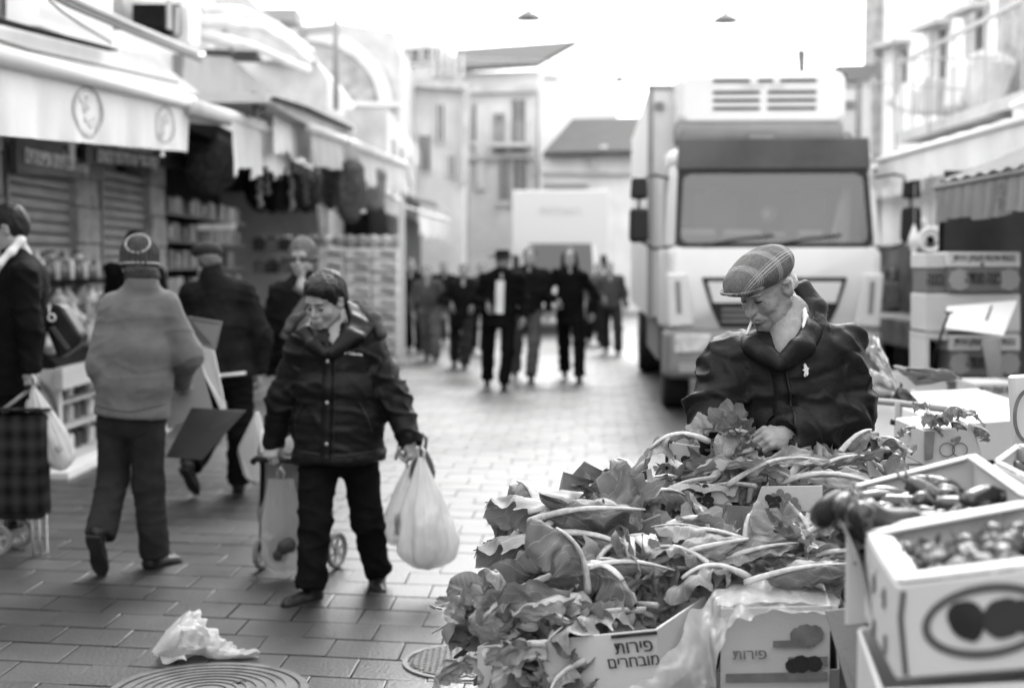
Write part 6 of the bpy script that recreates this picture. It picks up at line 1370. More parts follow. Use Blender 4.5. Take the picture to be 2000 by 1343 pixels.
def leaf_pair(rs, kind='wrap', size=1.0):
    """one broken-over leaf: blade grid and rib tube, in the head's frame (stub at the origin, up = +Z)"""
    az = 0; k1 = rs.uniform(.10, .15); bend = rs.uniform(.0, 1); th0 = rs.uniform(.9, 1.25); thr = rs.uniform(1.4, 2.1); R0 = rs.uniform(.078, .10); tw = rs.uniform(-.5, .5)
    def cen(u):
        if kind == 'wrap':
            th = .35 + thr * u**.85; r = R0 * (math.sin(th) + .12 * math.sin(3 * u)); z = R0 * (math.cos(th) - 1) * 1.15
            return V((r, .035 * tw * math.sin(u * 3), z + .01))
        if kind == 'open':
            return V((.02 + .19 * u, .05 * tw * u * u, .02 + .05 * math.sin(u * 2.6) - .09 * u * u * bend))
        if kind == 'limp': return V((.31 * u, .05 * tw * math.sin(u * 2.5), .045 * math.sin(u * 3.1) - .07 * u * u * bend))
        return V((.03 + .08 * u + .03 * math.sin(u * 5), .04 * tw * u, .02 + .09 * u - .16 * max(0, u - .45)))
    def side(u):
        t = (cen(min(1, u + .02)) - cen(max(0, u - .02))).normalized(); s_ = V((0, 1, 0)); s_ = (s_ - t * s_.dot(t)).normalized(); n = t.cross(s_); return t, s_, n
    W_ = rs.uniform(.034, .050); sd = rs.uniform(0, 50); nu, nv = 32, 18; vs = []; uvs = []; curl = rs.uniform(-.02, .07) if kind != 'wrap' else rs.uniform(.02, .06); cut = rs.uniform(.85, 1.0)
    for i in range(nu + 1):
        u = i / nu; ub = .16 + .84 * u * cut; t, s_, n = side(ub); w = W_ * (math.sin(math.pi * min(1, (u * .92 + .06)))**.6) * (.75 + .5 * u)
        w *= 1 + .35 * noise.noise(V((u * 5, sd, 0)))
        for j in range(nv + 1):
            v = j / nv * 2 - 1; e = abs(v)
            ruf = .020 * e**1.4 * noise.noise(V((u * 5 + sd, v * 1.6, sd))) * 2 + .005 * e * math.sin(u * 19 + v * 2 + sd) + .013 * noise.noise(V((u * 6, v * 3, sd))) + .004 * (1 - 2 * abs(noise.noise(V((u * 13, v * 7, sd)))))
            wv = w * (1 + .38 * noise.noise(V((u * 5, sd + (v > 0) * 9, 4))) + .08 * noise.noise(V((u * 11, sd + (v > 0) * 9, 4))))
            p = cen(ub) + s_ * (v * wv * (1 - .18 * e * e)) - n * (curl * e * e * (-1 if kind == 'wrap' else 1)) * (1) + n * ruf
            p = p + (noise.noise_vector(p * 22 + V((sd, 0, 0))) * .014 + noise.noise_vector(p * 60 + V((sd, 0, 0))) * .005) * (.35 + .65 * min(1, e * 2))
            vs.append(p * size); uvs.append((u, j / nv))
    fs = [(i * (nv + 1) + j, (i + 1) * (nv + 1) + j, (i + 1) * (nv + 1) + j + 1, i * (nv + 1) + j + 1) for i in range(nu) for j in range(nv)]
    me = bpy.data.meshes.new('leaf'); me.from_pydata([tuple(v) for v in vs], [], fs); uvl = me.uv_layers.new(name='leafuv')
    for lp in me.loops: uvl.data[lp.index].uv = uvs[lp.vertex_index]
    me.polygons.foreach_set('use_smooth', [True] * len(me.polygons)); me.materials.append(M_LEAF)
    mb = MB(); pts = []; rad = []
    for i in range(15):
        u = i / 14 * (.72 if kind != 'limp' else .95); t, s_, n = side(u); sg = -1 if kind == 'wrap' else -1; pts.append((cen(u) - n * .008 * sg) * size); rad.append(size * (.0118 * (1 - u)**.9 + .0020) * (1 if kind != 'limp' else .8) * (1 + .06 * math.sin(i * 1.7 + sd)))
    mb.tube(pts, rad, 9, flat=.6)
    return me, mb.mesh('rib', M_RIB, smooth=True)
def make_head(seed, kinds, n):
    rs = random.Random(seed); t = bpy.data.objects.new('cauliflower', None); COL.objects.link(t); t.empty_display_size = .05
    MB().lathe([(.0, -.03), (.026, -.03), (.030, -.005), (.026, .018), (.021, .024), (0, .023)], seg=12).build('stem', M_STUB, t, smooth=True)
    S = SDF((-.1, -.1, -.2), (.1, .1, 0), .008); S.ell((0, 0, -.09), (.068, .066, .05), k=.02)
    for q in range(14): a = rs.uniform(0, 6.28); z = rs.uniform(-.12, -.06); r = .055; S.ell((r * math.cos(a), r * math.sin(a), z), (.022, .022, .022), k=.01)
    link('curd', sdf_mesh('curd', S, M_CURD, lambda P: .003 * wn(P, 120, 1)), None, t)
    for q in range(n):
        lm, rm = leaf_pair(rs, kinds[q % len(kinds)], rs.uniform(.9, 1.12)); a = 2 * math.pi * q / n + rs.uniform(-.3, .3)
        l = link('leaf', lm, None, t, rot=(rs.uniform(-.12, .12), rs.uniform(-.1, .15), a)); link('rib', rm, None, l)
    return t
heads = [make_head(1, ['wrap'], 9), make_head(2, ['wrap', 'wrap', 'wrap', 'open'], 9), make_head(3, ['wrap', 'wrap', 'open'], 10), make_head(4, ['wrap', 'wrap', 'wrap', 'up'], 9), make_head(5, ['open', 'wrap', 'wrap', 'wrap'], 10)]
bpy.context.view_layer.update()
used = [False] * len(heads)
def place(v, px, py, Y, rx, ry, rz, s, label, group='cauliflowers with leaves folded over'):
    o = heads[v] if not used[v] else copy_tree(heads[v]); used[v] = True
    o.location = at(px, py, Y); o.rotation_euler = (R(rx), R(ry), R(rz)); o.scale = (s, s, s * .86); tag(o, label, 'cauliflower', group); return o
# left pile
place(0, 1096, 1316, 3.38, 5, 0, 20, 1.15, 'cauliflower stem up at the very front of the left pile, nearest the bottom edge')
place(4, 1198, 1200, 3.6, 0, 75, 185, 1.0, 'cauliflower lying with its cut stem towards the lettered carton flap')
place(2, 1038, 1219, 3.52, 20, -40, 60, 1.15, 'dark leaved cauliflower at the lower left edge of the pile')
place(1, 1121, 1122, 3.62, -5, 5, 200, 1.15, 'cauliflower with a thick white stem stub in the middle of the left pile')
place(3, 1013, 1179, 3.66, 15, -30, 120, 1.05, 'cauliflower at the left corner of the pile beneath the single round leaf')
place(0, 1240, 1060, 3.68, -8, 10, 80, 1.2, 'cauliflower with ribs hanging like a claw, right of the middle one')
place(2, 1250, 1150, 3.6, -25, 10, 270, 0.8, 'cauliflower standing in the carton just above the lettering')
place(1, 1158, 1024, 3.92, 35, 65, 170, 1.2, 'cauliflower on its side with long arched ribs along the top of the left pile')
place(4, 1058, 1024, 4.0, 0, -30, 100, 1.1, 'dark crinkled leafed cauliflower on the far left top of the pile')
place(3, 1198, 976, 4.02, 10, -15, 40, 1.0, 'cauliflower under the upright carton flap, highest in the left pile')
place(2, 1248, 959, 4.12, 0, 20, 300, .9, 'dark leaved cauliflower in the corner of the torn upright carton')
place(4, 1323, 1134, 3.78, 0, 60, 10, 1.1, 'shaded cauliflower in the gap between the left pile and the middle stack')
place(0, 1313, 1059, 3.85, 0, 45, 320, 1.0, 'shaded cauliflower behind the claw like one')
place(1, 1138, 1179, 3.50, 60, 0, 90, 1.15, 'cauliflower with leaves spread flat, low in the centre of the left pile')
place(3, 1120, 1325, 3.38, 70, 20, 150, 0.85, 'cauliflower tucked beneath the lettering, next to the front one')
place(1, 1088, 1254, 3.48, 50, -50, 250, 1.1, 'cauliflower low down between the dark leaved one and the front one')
place(4, 983, 1195, 3.50, 30, -60, 200, 0.75, 'small leafy cauliflower hanging over the left carton rim')
# middle boxes
H0 = place(0, 1455, 868, 4.14, 0, 80, 20, .78, 'cauliflower held on its side in the hand of the old man')
place(2, 1345, 925, 4.32, 0, -40, 10, .95, 'cauliflower in the pale carton behind the held one')
place(0, 1470, 915, 4.16, 10, 10, 60, 1.1, 'cauliflower with crossing white ribs in the left half of the grape carton')
place(3, 1565, 912, 4.16, -10, -10, 170, 1.1, 'cauliflower in the right half of the grape carton')
place(4, 1605, 945, 4.08, 0, 35, 200, 0.8, 'cauliflower bulging over the front corner of the grape carton')
place(1, 1668, 905, 4.22, -15, 15, 20, 1.1, 'cauliflower in the small carton touching the jacket of the old man')
place(0, 1420, 915, 4.12, 0, -50, 100, .95, 'cauliflower half hidden beneath the held one')
for k, (px, py, Y, v, a, b_, c) in enumerate(((1365, 1086, 3.76, 2, 80, 10, 40), (1440, 1084, 3.76, 0, 75, 20, 0), (1520, 1088, 3.74, 4, 85, -10, 320), (1590, 1100, 3.70, 1, 70, 0, 20), (1395, 1106, 3.62, 3, 10, 0, 40), (1480, 1108, 3.6, 1, 80, 0, 300), (1560, 1122, 3.58, 2, 75, 10, 60), (1655, 1085, 3.86, 0, 20, 40, 0), (1650, 1130, 3.7, 3, 60, 30, 90))):
    place(v, px, py + 12, Y, a, b_, c, .82, ('leftmost pressed cauliflower in the layer below the grape carton', 'second pressed cauliflower in the layer below the grape carton', 'third pressed cauliflower, beneath the right half of the grape carton', 'fourth pressed cauliflower, at the right end below the grape carton', 'cauliflower with its stem up at the edge of the wrapped stack', 'flattened cauliflower in the middle on top of the wrapped stack', 'flattened cauliflower at the right end on top of the wrapped stack', 'cauliflower in the dark gap beside the pepper box', 'lower cauliflower in the gap beside the pepper box')[k])
# single leaves
rs = random.Random(77)
def single(px, py, Y, rot, s, label, kind='open', sd=1):
    lm, rm = leaf_pair(random.Random(sd), kind, s); o = link('cauliflower_leaf', lm, None, loc=at(px, py, Y), rot=tuple(R(a) for a in rot)); link('rib', rm, None, o); return tag(o, label, 'leaf', 'single cauliflower leaves')
S1 = MB().grid(lambda u, v: V(((v - .5) * .105 * math.sin(math.pi * (u * .9 + .05))**.6, .01 * math.sin(6 * v), .10 * u)), 10, 8); 
me = S1.mesh('leaf', M_LEAF, smooth=True); uvl = me.uv_layers.new(name='leafuv')
for lp in me.loops: q = me.vertices[lp.vertex_index].co; uvl.data[lp.index].uv = (q.z / .1, q.x / .105 + .5)
o = link('round_leaf', me, None, loc=at(948, 1168, 3.55), rot=(R(-15), R(-70), R(10))); tag(o, 'single round leaf on a dark stalk sticking out at the left of the pile', 'leaf')
MB().tube([V((0, 0, 0)), V((.01, -.002, -.02)), V((-.06, -.005, -.085))], [.003, .004, .006], 6).build('stalk', mat('dark stalk', .03), o)
MB().tube([V((0, -.003, .0)), V((0, -.004, .09))], [.003, .001], 5).build('rib', M_RIB, o)
for k, (px, py, Y, rot, s, lab) in enumerate((
    (1165, 1205, 3.44, (10, 30, 170), 1.0, 'long pale ribbed leaf laid across the front of the left pile'), (1100, 1300, 3.34, (0, 20, 200), .9, 'leaf with a thick cut rib below the lettered carton'),
    (1290, 1040, 3.7, (20, 5, 0), .9, 'pale leaf stalk lying across towards the middle stack'), (1020, 1095, 3.7, (40, -30, 60), 1.1, 'leaf hanging over the left side halfway up the pile'),
    (1420, 1062, 3.80, (10, 5, 10), 1.0, 'leaf squeezed out beneath the left half of the grape carton'), (1600, 1068, 3.78, (10, 15, 200), 1.0, 'leaf squeezed out beneath the right half of the grape carton'),
    (1330, 1150, 3.68, (60, 30, 80), 1.1, 'dark leaf hanging into the gap beside the wrapped stack'), (1310, 1000, 3.9, (80, 60, 20), 1.0, 'dark leaf behind the claw like cauliflower'),
    (1400, 880, 4.12, (0, 10, 190), 1.2, 'broad veined leaf reaching left from the held cauliflower'), (1630, 905, 4.12, (20, -20, 20), .9, 'flat leaf on top of the grape carton at its right end'),
    (975, 1290, 3.42, (70, 20, 200), .9, 'leaf hanging over the printed side of the lowest left carton'), (1205, 1060, 3.72, (30, 70, 100), 1.1, 'leaf folded under the claw like cauliflower'),
    (1480, 1150, 3.5, (5, 5, 190), 1.2, 'pale flat leaf under the film on the wrapped stack'), (1560, 1160, 3.48, (5, 8, 350), 1.2, 'second flat leaf under the film, farther right'), (1420, 1145, 3.5, (5, -5, 170), 1.1, 'leaf under the film at the left shoulder of the wrapped stack'))): single(px, py, Y, rot, s, lab, sd=100 + k)
def limp(n, x0, x1, y0, y1, Y0, Y1, label, seed):
    rs = random.Random(seed); base = [leaf_pair(random.Random(seed * 10 + q), 'limp', rs.uniform(.8, 1.05)) for q in range(4)]
    for k in range(n):
        fx, fy = rs.random(), (k + rs.random()) / n; lm, rm = base[k % 4]
        o = link('cauliflower_leaf', lm, None, loc=at(x0 + (x1 - x0) * fx, y0 + (y1 - y0) * fy, Y0 + (Y1 - Y0) * fy), rot=(R(rs.uniform(25, 70)), R(rs.uniform(-25, 35)), R(rs.choice((rs.uniform(-40, 40), rs.uniform(140, 220)))))); link('rib', rm, None, o); tag(o, label, 'leaf', 'limp leaves lying ' + label[label.index('leaf') + 5:])
limp(22, 1000, 1290, 985, 1240, 3.84, 3.34, 'limp pale ribbed leaf lying across the heads of the left pile', 5)
limp(9, 1400, 1600, 935, 955, 4.02, 3.93, 'limp pale ribbed leaf lying over the heads in the grape carton', 6)
limp(13, 1350, 1620, 1060, 1140, 3.72, 3.45, 'limp pale ribbed leaf pressed flat between grape carton and wrapped stack', 7)
# ================================================ cartons
M_KRAFT = mat('brown cardboard in grey', .19, .9, 3, .15, .15, 140); M_KRAFTL = mat('white faced cardboard', .5, .8, 3, .08, .1, 120); M_KIN = mat('cardboard inside', .26, .9, 4, .15, .15, 140)
def panel(parent, P, th, m, name='side_panel'):
    """P: four world points, thickness towards the camera-far side"""
    n = (P[1] - P[0]).cross(P[3] - P[0]).normalized() * th; return MB().prism(P, n).build(name, m, parent, world=True, bevel=.0012)
def carton(name, label, A, B, depth, h, m=M_KRAFT, mi=None, lean=(0, 0, 0), group=None, cat='carton', fronth=None, th=.006):
    """A, B: world points of the front top corners, left and right; depth: horizontal depth; h: height"""
    A, B = V(A), V(B); x = (B - A); bk = V((-x.y, x.x, 0)).normalized() * depth + V(lean); dn = V((0, 0, -h)); C, D = B + bk, A + bk
    t = thing(name, label, cat, (A + B + C + D) / 4 + dn, group=group); fh = fronth or 0
    panel(t, [A + V((0, 0, -fh)), B + V((0, 0, -fh)), B + dn, A + dn], th, m)
    panel(t, [C, D, D + dn, C + dn], th, m); e = x.normalized() * .007
    panel(t, [B + bk.normalized() * .007, C - bk.normalized() * .007, C - bk.normalized() * .007 + dn, B + bk.normalized() * .007 + dn], th, m); panel(t, [D - bk.normalized() * .007, A + bk.normalized() * .007, A + bk.normalized() * .007 + dn, D - bk.normalized() * .007 + dn], th, m)
    panel(t, [A + dn * .99 + bk * .01 + e, B + dn * .99 + bk * .01 - e, C + dn * .99 - bk * .02 - e, D + dn * .99 - bk * .02 + e], th, mi or m, 'bottom_panel')
    return t, A, B, C, D
def blob_print(parent, M, pts, r, m, name='print', n=9):
    mb = MB()
    for k, (x, y, rr_) in enumerate(pts): mb.add([M @ V((x + r * rr_ * math.cos(2 * math.pi * i / n), y + r * rr_ * math.sin(2 * math.pi * i / n), .00025 * k)) for i in range(n)], [tuple(range(n))])
    return mb.build(name, m, parent, world=True, kind='stuff' if len(pts) > 6 else None)
def grapes(parent, M, s=1, seed=0, mg=None):
    rs = random.Random(seed); pts = []
    for r in range(8):
        w = (4.2 - abs(r - 2.6) * .9) / 2
        for q in range(int(w * 2) + 1): pts.append(((q - w) * .017 * s + rs.uniform(-.003, .003), (-r * .015 + .045) * s, 1))
    blob_print(parent, M, pts, .0088 * s, mg or M_INKG, 'grape_print')
# front left carton with the lettering
for k_, (px, py, rt) in enumerate(((1085, 1262, (80, 10, 200)), (1140, 1258, (70, -20, 160)), (1165, 1290, (75, 30, 230)))): single(px, py, 3.27, rt, .85, ('leaf folded over the carton edge left of the lettering, outermost', 'middle one of the leaves folded over the carton edge', 'leaf folded over the carton edge touching the lettering')[k_], 'open', 300 + k_)
t, A, B, C, D = carton('carton', 'low carton with black Hebrew lettering on its front, bottom of the left pile', at(932, 1262, 3.40), at(1283, 1228, 3.20), .36, .16, M_KRAFTL, M_KIN)
fr = (B - A).normalized(); M_ = frame(B - fr * .058 + V((0, -.0078, -.034)), fr, V((fr.y, -fr.x, 0)))
lettering('פירות', M_INK, t, M_, .042, .022); M_ = frame(B - fr * .058 + V((0, -.0078, -.068)), fr, V((fr.y, -fr.x, 0))); lettering('מובחרים', M_INK, t, M_, .037, .022)
bx = MB().prism([B - fr * .115 + V((0, -.008, -.002)), B + V((0, -.008, -.002)), B + V((0, -.008, -.010)), B - fr * .115 + V((0, -.008, -.010))], (0, .002, 0)).build('print_bar', M_INK, t, world=True)
Mp = frame(A + fr * .08 + V((0, -.0075, -.045)), fr, V((fr.y, -fr.x, 0)))
blob_print(t, Mp, [(0, 0, 1.1), (.02, -.01, 1), (-.02, -.012, .8), (.05, -.015, .8), (.07, -.012, .7), (.0, .03, .25), (.002, .022, .3)], .026, M_INK, 'fruit_print')
# torn upright carton, upper left pile
t, A, B, C, D = carton('carton', 'torn carton with an upright end flap at the top of the left pile', at(985, 1120, 3.92), at(1296, 1052, 3.80), .40, .12, M_KRAFT, M_KIN)
panel(t, [at(1262, 916, 4.12), at(1272, 914, 4.12), at(1294, 1055, 3.82), at(1276, 1052, 3.84)], .01, M_KIN, 'flap'); panel(t, [at(1206, 1038, 3.80), at(1290, 1005, 3.78), at(1296, 1050, 3.79), at(1210, 1066, 3.82)], .008, M_KRAFT, 'flap')
panel(t, [at(1200, 940, 4.22), at(1266, 916, 4.18), at(1270, 1000, 4.16), at(1205, 1010, 4.2)], .006, M_CARDD, 'flap')
# middle left pale carton, grape carton, small right carton
t, A, B, C, D = carton('carton', 'pale carton with a dark edge behind the held cauliflower', at(1303, 862, 4.42), at(1420, 880, 4.36), .33, .16, M_KRAFTL, M_KIN, fronth=.0)
for v_ in (M_BLACK,): MB().prism([at(1301, 858, 4.40), at(1307, 860, 4.40), at(1302, 960, 4.40), at(1298, 958, 4.40)], (0, .01, 0)).build('dark_edge', v_, t, world=True)
blob_print(t, frame(at(1350, 900, 4.34), (1, 0, 0), (0, -1, 0)), [(0, 0, 1), (.02, .01, .8), (-.02, .005, .8)], .016, M_INK, 'leaf_print')
t, A, B, C, D = carton('carton', 'carton printed with bunches of grapes in front of the old man', at(1347, 942, 4.02), at(1606, 962, 3.86), .36, .135, M_KRAFT, M_KIN, fronth=.055)
fr = (B - A).normalized(); no = V((fr.y, -fr.x, 0)).normalized()
panel(t, [A, A + fr * .085, A + fr * .125 + V((0, 0, -.055)), A + V((0, 0, -.055))], .006, M_KRAFTL, 'corner_flap'); panel(t, [B - fr * .17 + V((0, 0, .005)), B + V((0, 0, .02)), B + V((0, 0, -.055)), B - fr * .19 + V((0, 0, -.055))], .006, M_KRAFTL, 'corner_flap')
grapes(t, frame(A + fr * .045 + no * .008 + V((0, 0, -.06)), fr, no), 1.15, 1, M_INK); grapes(t, frame(B - fr * .085 + no * .008 + V((0, 0, -.058)), fr, no) @ Matrix.Rotation(R(35), 4, 'Z'), 1.3, 2, M_INKG)
blob_print(t, frame(B - fr * .135 + no * .0085 + V((0, 0, -.035)), fr, no), [(0, 0, 1), (.014, .008, .7), (-.012, .01, .7), (.0, -.016, .7), (.012, -.01, .6)], .016, M_INK, 'leaf_print')
sd_ = V((-fr.y, fr.x, 0)).normalized(); rt = frame(B + fr * .010 + sd_ * .06 + V((0, 0, -.06)), sd_, fr); grapes(t, rt, 1.0, 3, M_INKG)
lettering('ענבי\nמאכל', M_INK, t, frame(A + fr * .19 + no * .0085 + V((0, 0, -.094)), fr, no), .02, .02)
MB().prism([A + fr * .155 + no * .0075 + V((0, 0, -.07)), A + fr * .225 + no * .0075 + V((0, 0, -.074)), A + fr * .225 + no * .0075 + V((0, 0, -.118)), A + fr * .158 + no * .0075 + V((0, 0, -.114))], no * .0003).build('print_box', M_INKG, t, world=True)
t, A, B, C, D = carton('carton', 'small pale carton with leaves by the elbow of the old man', at(1615, 925, 4.28), at(1712, 915, 4.20), .28, .12, M_KRAFTL, M_KIN)
panel(t, [at(1690, 885, 4.18), at(1703, 882, 4.2), at(1716, 930, 4.18), at(1700, 932, 4.16)], .006, M_KRAFTL, 'flap')
# layer under the grape carton and wrapped stack
t, A, B, C, D = carton('carton', 'carton of pressed cauliflowers between the grape carton and the wrapped stack', at(1335, 1092, 3.80), at(1625, 1080, 3.72), .40, .14, M_KRAFTL, M_KIN)
panel(t, [at(1285, 1085, 3.86), at(1345, 1076, 3.80), at(1348, 1092, 3.80), at(1288, 1100, 3.86)], .006, M_CARDD, 'flap')
t, A, B, C, D = carton('carton', 'pale carton with dark printed bars inside the clear film', at(1408, 1188, 3.34), at(1622, 1182, 3.30), .34, .24, M_KRAFTL, M_KIN)
fr = (B - A).normalized(); no = V((fr.y, -fr.x, 0)).normalized(); W_ = (B - A).length
q = lambda x, z, o=.008: A + fr * (x * W_) + no * o + V((0, 0, -z))
def pbar(x0, x1, z0, z1, m=M_INKG, o=.0075): return MB().prism([q(x0, z0, o), q(x1, z0, o), q(x1, z1, o), q(x0, z1, o)], no * .0004).build('print_bar', m, t, world=True)
pbar(.48, .86, .078, .094); pbar(.62, .98, .118, .142, M_INKG, .008); pbar(.05, .98, .155, .175, M_INKG)
lettering('פירות', M_INKG, t, frame(q(.27, .110, .0085), fr, no), .035, .02)
blob_print(t, frame(q(.78, .068, .0085), fr, no), [(0, 0, 1.3), (.02, .004, 1), (-.016, 0, 1)], .022, M_INKG, 'fruit_print'); blob_print(t, frame(q(.74, .135, .0085), fr, no), [(0, 0, 1.1), (.03, 0, 1), (-.02, -.004, .9)], .02, M_INK, 'fruit_print')
t, A, B, C, D = carton('carton', 'lowest carton of the wrapped stack at the bottom of the picture', at(1400, 1312, 3.36), at(1640, 1306, 3.30), .34, .2, M_KRAFT, M_KIN)
# film over the stack
def film(u, v):
    # u along the width left to right, v from the back over the top and down the left side
    x0, y0, Y0 = (1180 + 200 * min(1, v * 1.2), 1330 - 150 * v, 3.28)
    top = [(1195, 1356, 3.14), (1245, 1340, 3.16), (1300, 1290, 3.2), (1350, 1200, 3.32), (1400, 1150, 3.44), (1480, 1135, 3.52), (1560, 1142, 3.5), (1640, 1165, 3.42)]
    bot = [(1215, 1390, 3.2), (1300, 1395, 3.2), (1380, 1370, 3.22), (1400, 1330, 3.25), (1420, 1230, 3.28), (1480, 1200, 3.29), (1560, 1198, 3.28), (1640, 1205, 3.3)]
    s = u * 7; i = min(6, int(s)); f = s - i; a = V(top[i]).lerp(V(top[i + 1]), f); b_ = V(bot[i]).lerp(V(bot[i + 1]), f); p = a.lerp(b_, v)
    n_ = noise.noise(V((u * 9, v * 2.5, 1))) * 14 + noise.noise(V((u * 26, v * 5, 3))) * 6 + 5 * math.sin(u * 40 + v * 5)
    return at(p.x + n_ * .5, p.y + n_, p.z - .012 * math.sin(v * 3.14) + n_ * .0012)
o = MB().grid(film, 90, 26).build('plastic_film', M_WRAP, None, smooth=True); tag(o, 'clear crinkled plastic film pulled over the stack and down to the left', 'plastic film')
film2 = lambda u, v: at(1395 + 240 * u + 6 * math.sin(v * 9), 1185 - 55 * v - 10 * math.sin(u * 3.1) + 5 * noise.noise(V((u * 12, v * 4, 9))), 3.30 + .28 * v)
o = MB().grid(film2, 50, 14).build('plastic_film', M_WRAP, None, smooth=True); tag(o, 'second sheet of clear film lying flat on top of the wrapped stack', 'plastic film')
# mid grey board to the right of the stack and supports
t = thing('cardboard_sheet', 'mid grey leaning board between the wrapped stack and the strawberry carton', 'cardboard', at(1650, 1300, 3.1))
MB().prism([at(1612, 1192, 3.2), at(1686, 1185, 3.1), at(1700, 1400, 2.95), at(1672, 1400, 3.0)], (.0, .01, 0)).build('sheet', M_CARD, t, world=True, bevel=.0015)
t = thing('market_table', 'rough market table of dark boards under the cauliflower cartons', 'table', (.9, 3.9, 0))
for k in range(9): MB().bb(at(960, 0, 3.6).x + .0 + k * .125, at(960, 0, 3.6).x + .118 + k * .125, 3.30, 4.75, .50, .53).build('board', mat('dark table board', .04, .9, 6, .4), t, world=True)
for x in (.0, 1.0): 
    for y in (3.4, 4.65): MB().bb(x - .03, x + .03, y - .03, y + .03, 0, .499).build('leg', MATS['dark table board'], t, world=True)
def support(x0, x1, y0, y1, z0, z1, label):
    t = thing('crate', label, 'crate', ((x0 + x1) / 2, (y0 + y1) / 2, z0), group='hidden lower crates of the pile')
    n = max(1, int((z1 - z0) / .06))
    for k in range(n):
        z = z0 + (z1 - z0) * k / n; zz = z + (z1 - z0) / n - .01
        MB().bb(x0, x1, y0, y0 + .012, z, zz).build('slat', M_CARDD, t, world=True); MB().bb(x0, x0 + .012, y0 + .013, y1, z, zz).build('slat', M_CARDD, t, world=True); MB().bb(x1 - .012, x1, y0 + .013, y1, z, zz).build('slat', M_CARDD, t, world=True)
    MB().bb(x0 + .013, x1 - .013, y0 + .013, y1 - .01, z1 - .03, z1 - .015).build('inner_board', M_CARDD, t, world=True)
X_ = lambda px, Y: at(px, 0, Y).x
support(X_(975, 3.9), X_(1290, 3.9), 3.93, 4.28, .535, at(0, 1100, 3.92).z - .13, 'dark slatted crate under the torn carton of the left pile')
support(X_(1350, 4), X_(1600, 4), 4.05, 4.4, .535, at(0, 950, 4.0).z - .15, 'dark slatted crate under the grape carton')
support(X_(1345, 3.8), X_(1625, 3.8), 3.72, 4.03, .535, at(0, 1090, 3.8).z - .15, 'dark slatted crate under the pressed layer')
support(X_(1310, 4.4), X_(1420, 4.4), 4.42, 4.72, .535, at(0, 870, 4.42).z - .17, 'dark slatted crate under the pale carton')
support(X_(1625, 4.4), X_(1710, 4.4), 4.42, 4.62, .535, at(0, 920, 4.3).z - .13, 'dark slatted crate under the small carton by the elbow')
# ================================================ pepper and strawberry cartons, near right
M_PEP = mat('dark glossy pepper', .035, .22, 14, .5, .15, 40, spec=.7, rnd=.7); M_STR = mat('dark strawberry skin', .03, .35, 30, .5, .5, 90, spec=.6, rnd=.6); M_CAL = mat('small pale calyx', .16, .7)
M_WCART = mat('glossy white carton', .62, .45, 3, .06, .05, 60)
def tray(label, A, B, C, D, h, th, m, fl=.0, name='carton'):
    """corner points of the rim, front left, front right, back right, back left"""
    P = [V(p) for p in (A, B, C, D)]; t = thing(name, label, 'carton', sum(P, V()) / 4 - V((0, 0, h))); dn = V((0, 0, -h)); cen_ = sum(P, V()) / 4
    for i in range(4):
        a, b_ = P[i], P[(i + 1) % 4]; ins = (cen_ - (a + b_) / 2); ins.z = 0; ins = ins.normalized() * th; a2 = a.lerp(b_, .006); b2 = b_.lerp(a, .006)
        MB().prism([a2, b2, b2 + dn, a2 + dn], ins).build('side_panel', m, t, world=True, bevel=.004)
        if fl: MB().prism([a2.lerp(b2, .01) + V((0, 0, .002)), b2.lerp(a2, .01) + V((0, 0, .002)), b2.lerp(a2, .09) + ins * fl + V((0, 0, .002)), a2.lerp(b2, .09) + ins * fl + V((0, 0, .002))], (0, 0, .007)).build('rim_flange', m, t, world=True, bevel=.003)
    MB().prism([p.lerp(cen_, .03) + dn * .97 for p in P], (0, 0, .006)).build('bottom_panel', m, t, world=True); return t, P, cen_
def pepper_mesh(seed):
    rs = random.Random(seed); n = 10; L = rs.uniform(.10, .15); c = rs.uniform(-.6, .6); pts = []; rad = []
    for i in range(n): u = i / (n - 1); pts.append(V((L * (u - .5), .04 * c * math.sin(u * 3), .01 * math.sin(u * 5 + seed)))); rad.append(.021 * (math.sin(math.pi * min(1, u * .85 + .14))**.55) * (1 - .35 * u) + .002)
    mb = MB().tube(pts, rad, 10); mb.tube([pts[0], pts[0] - V((.018, .002, -.006)), pts[0] - V((.03, .0, -.018))], [.005, .0035, .003], 6, mi=1); me = mb.mesh('pepper', [M_PEP, M_CAL], smooth=True); return me
pm = [pepper_mesh(s) for s in range(6)]
tz = lambda px, py, Y: at(px, py, Y)
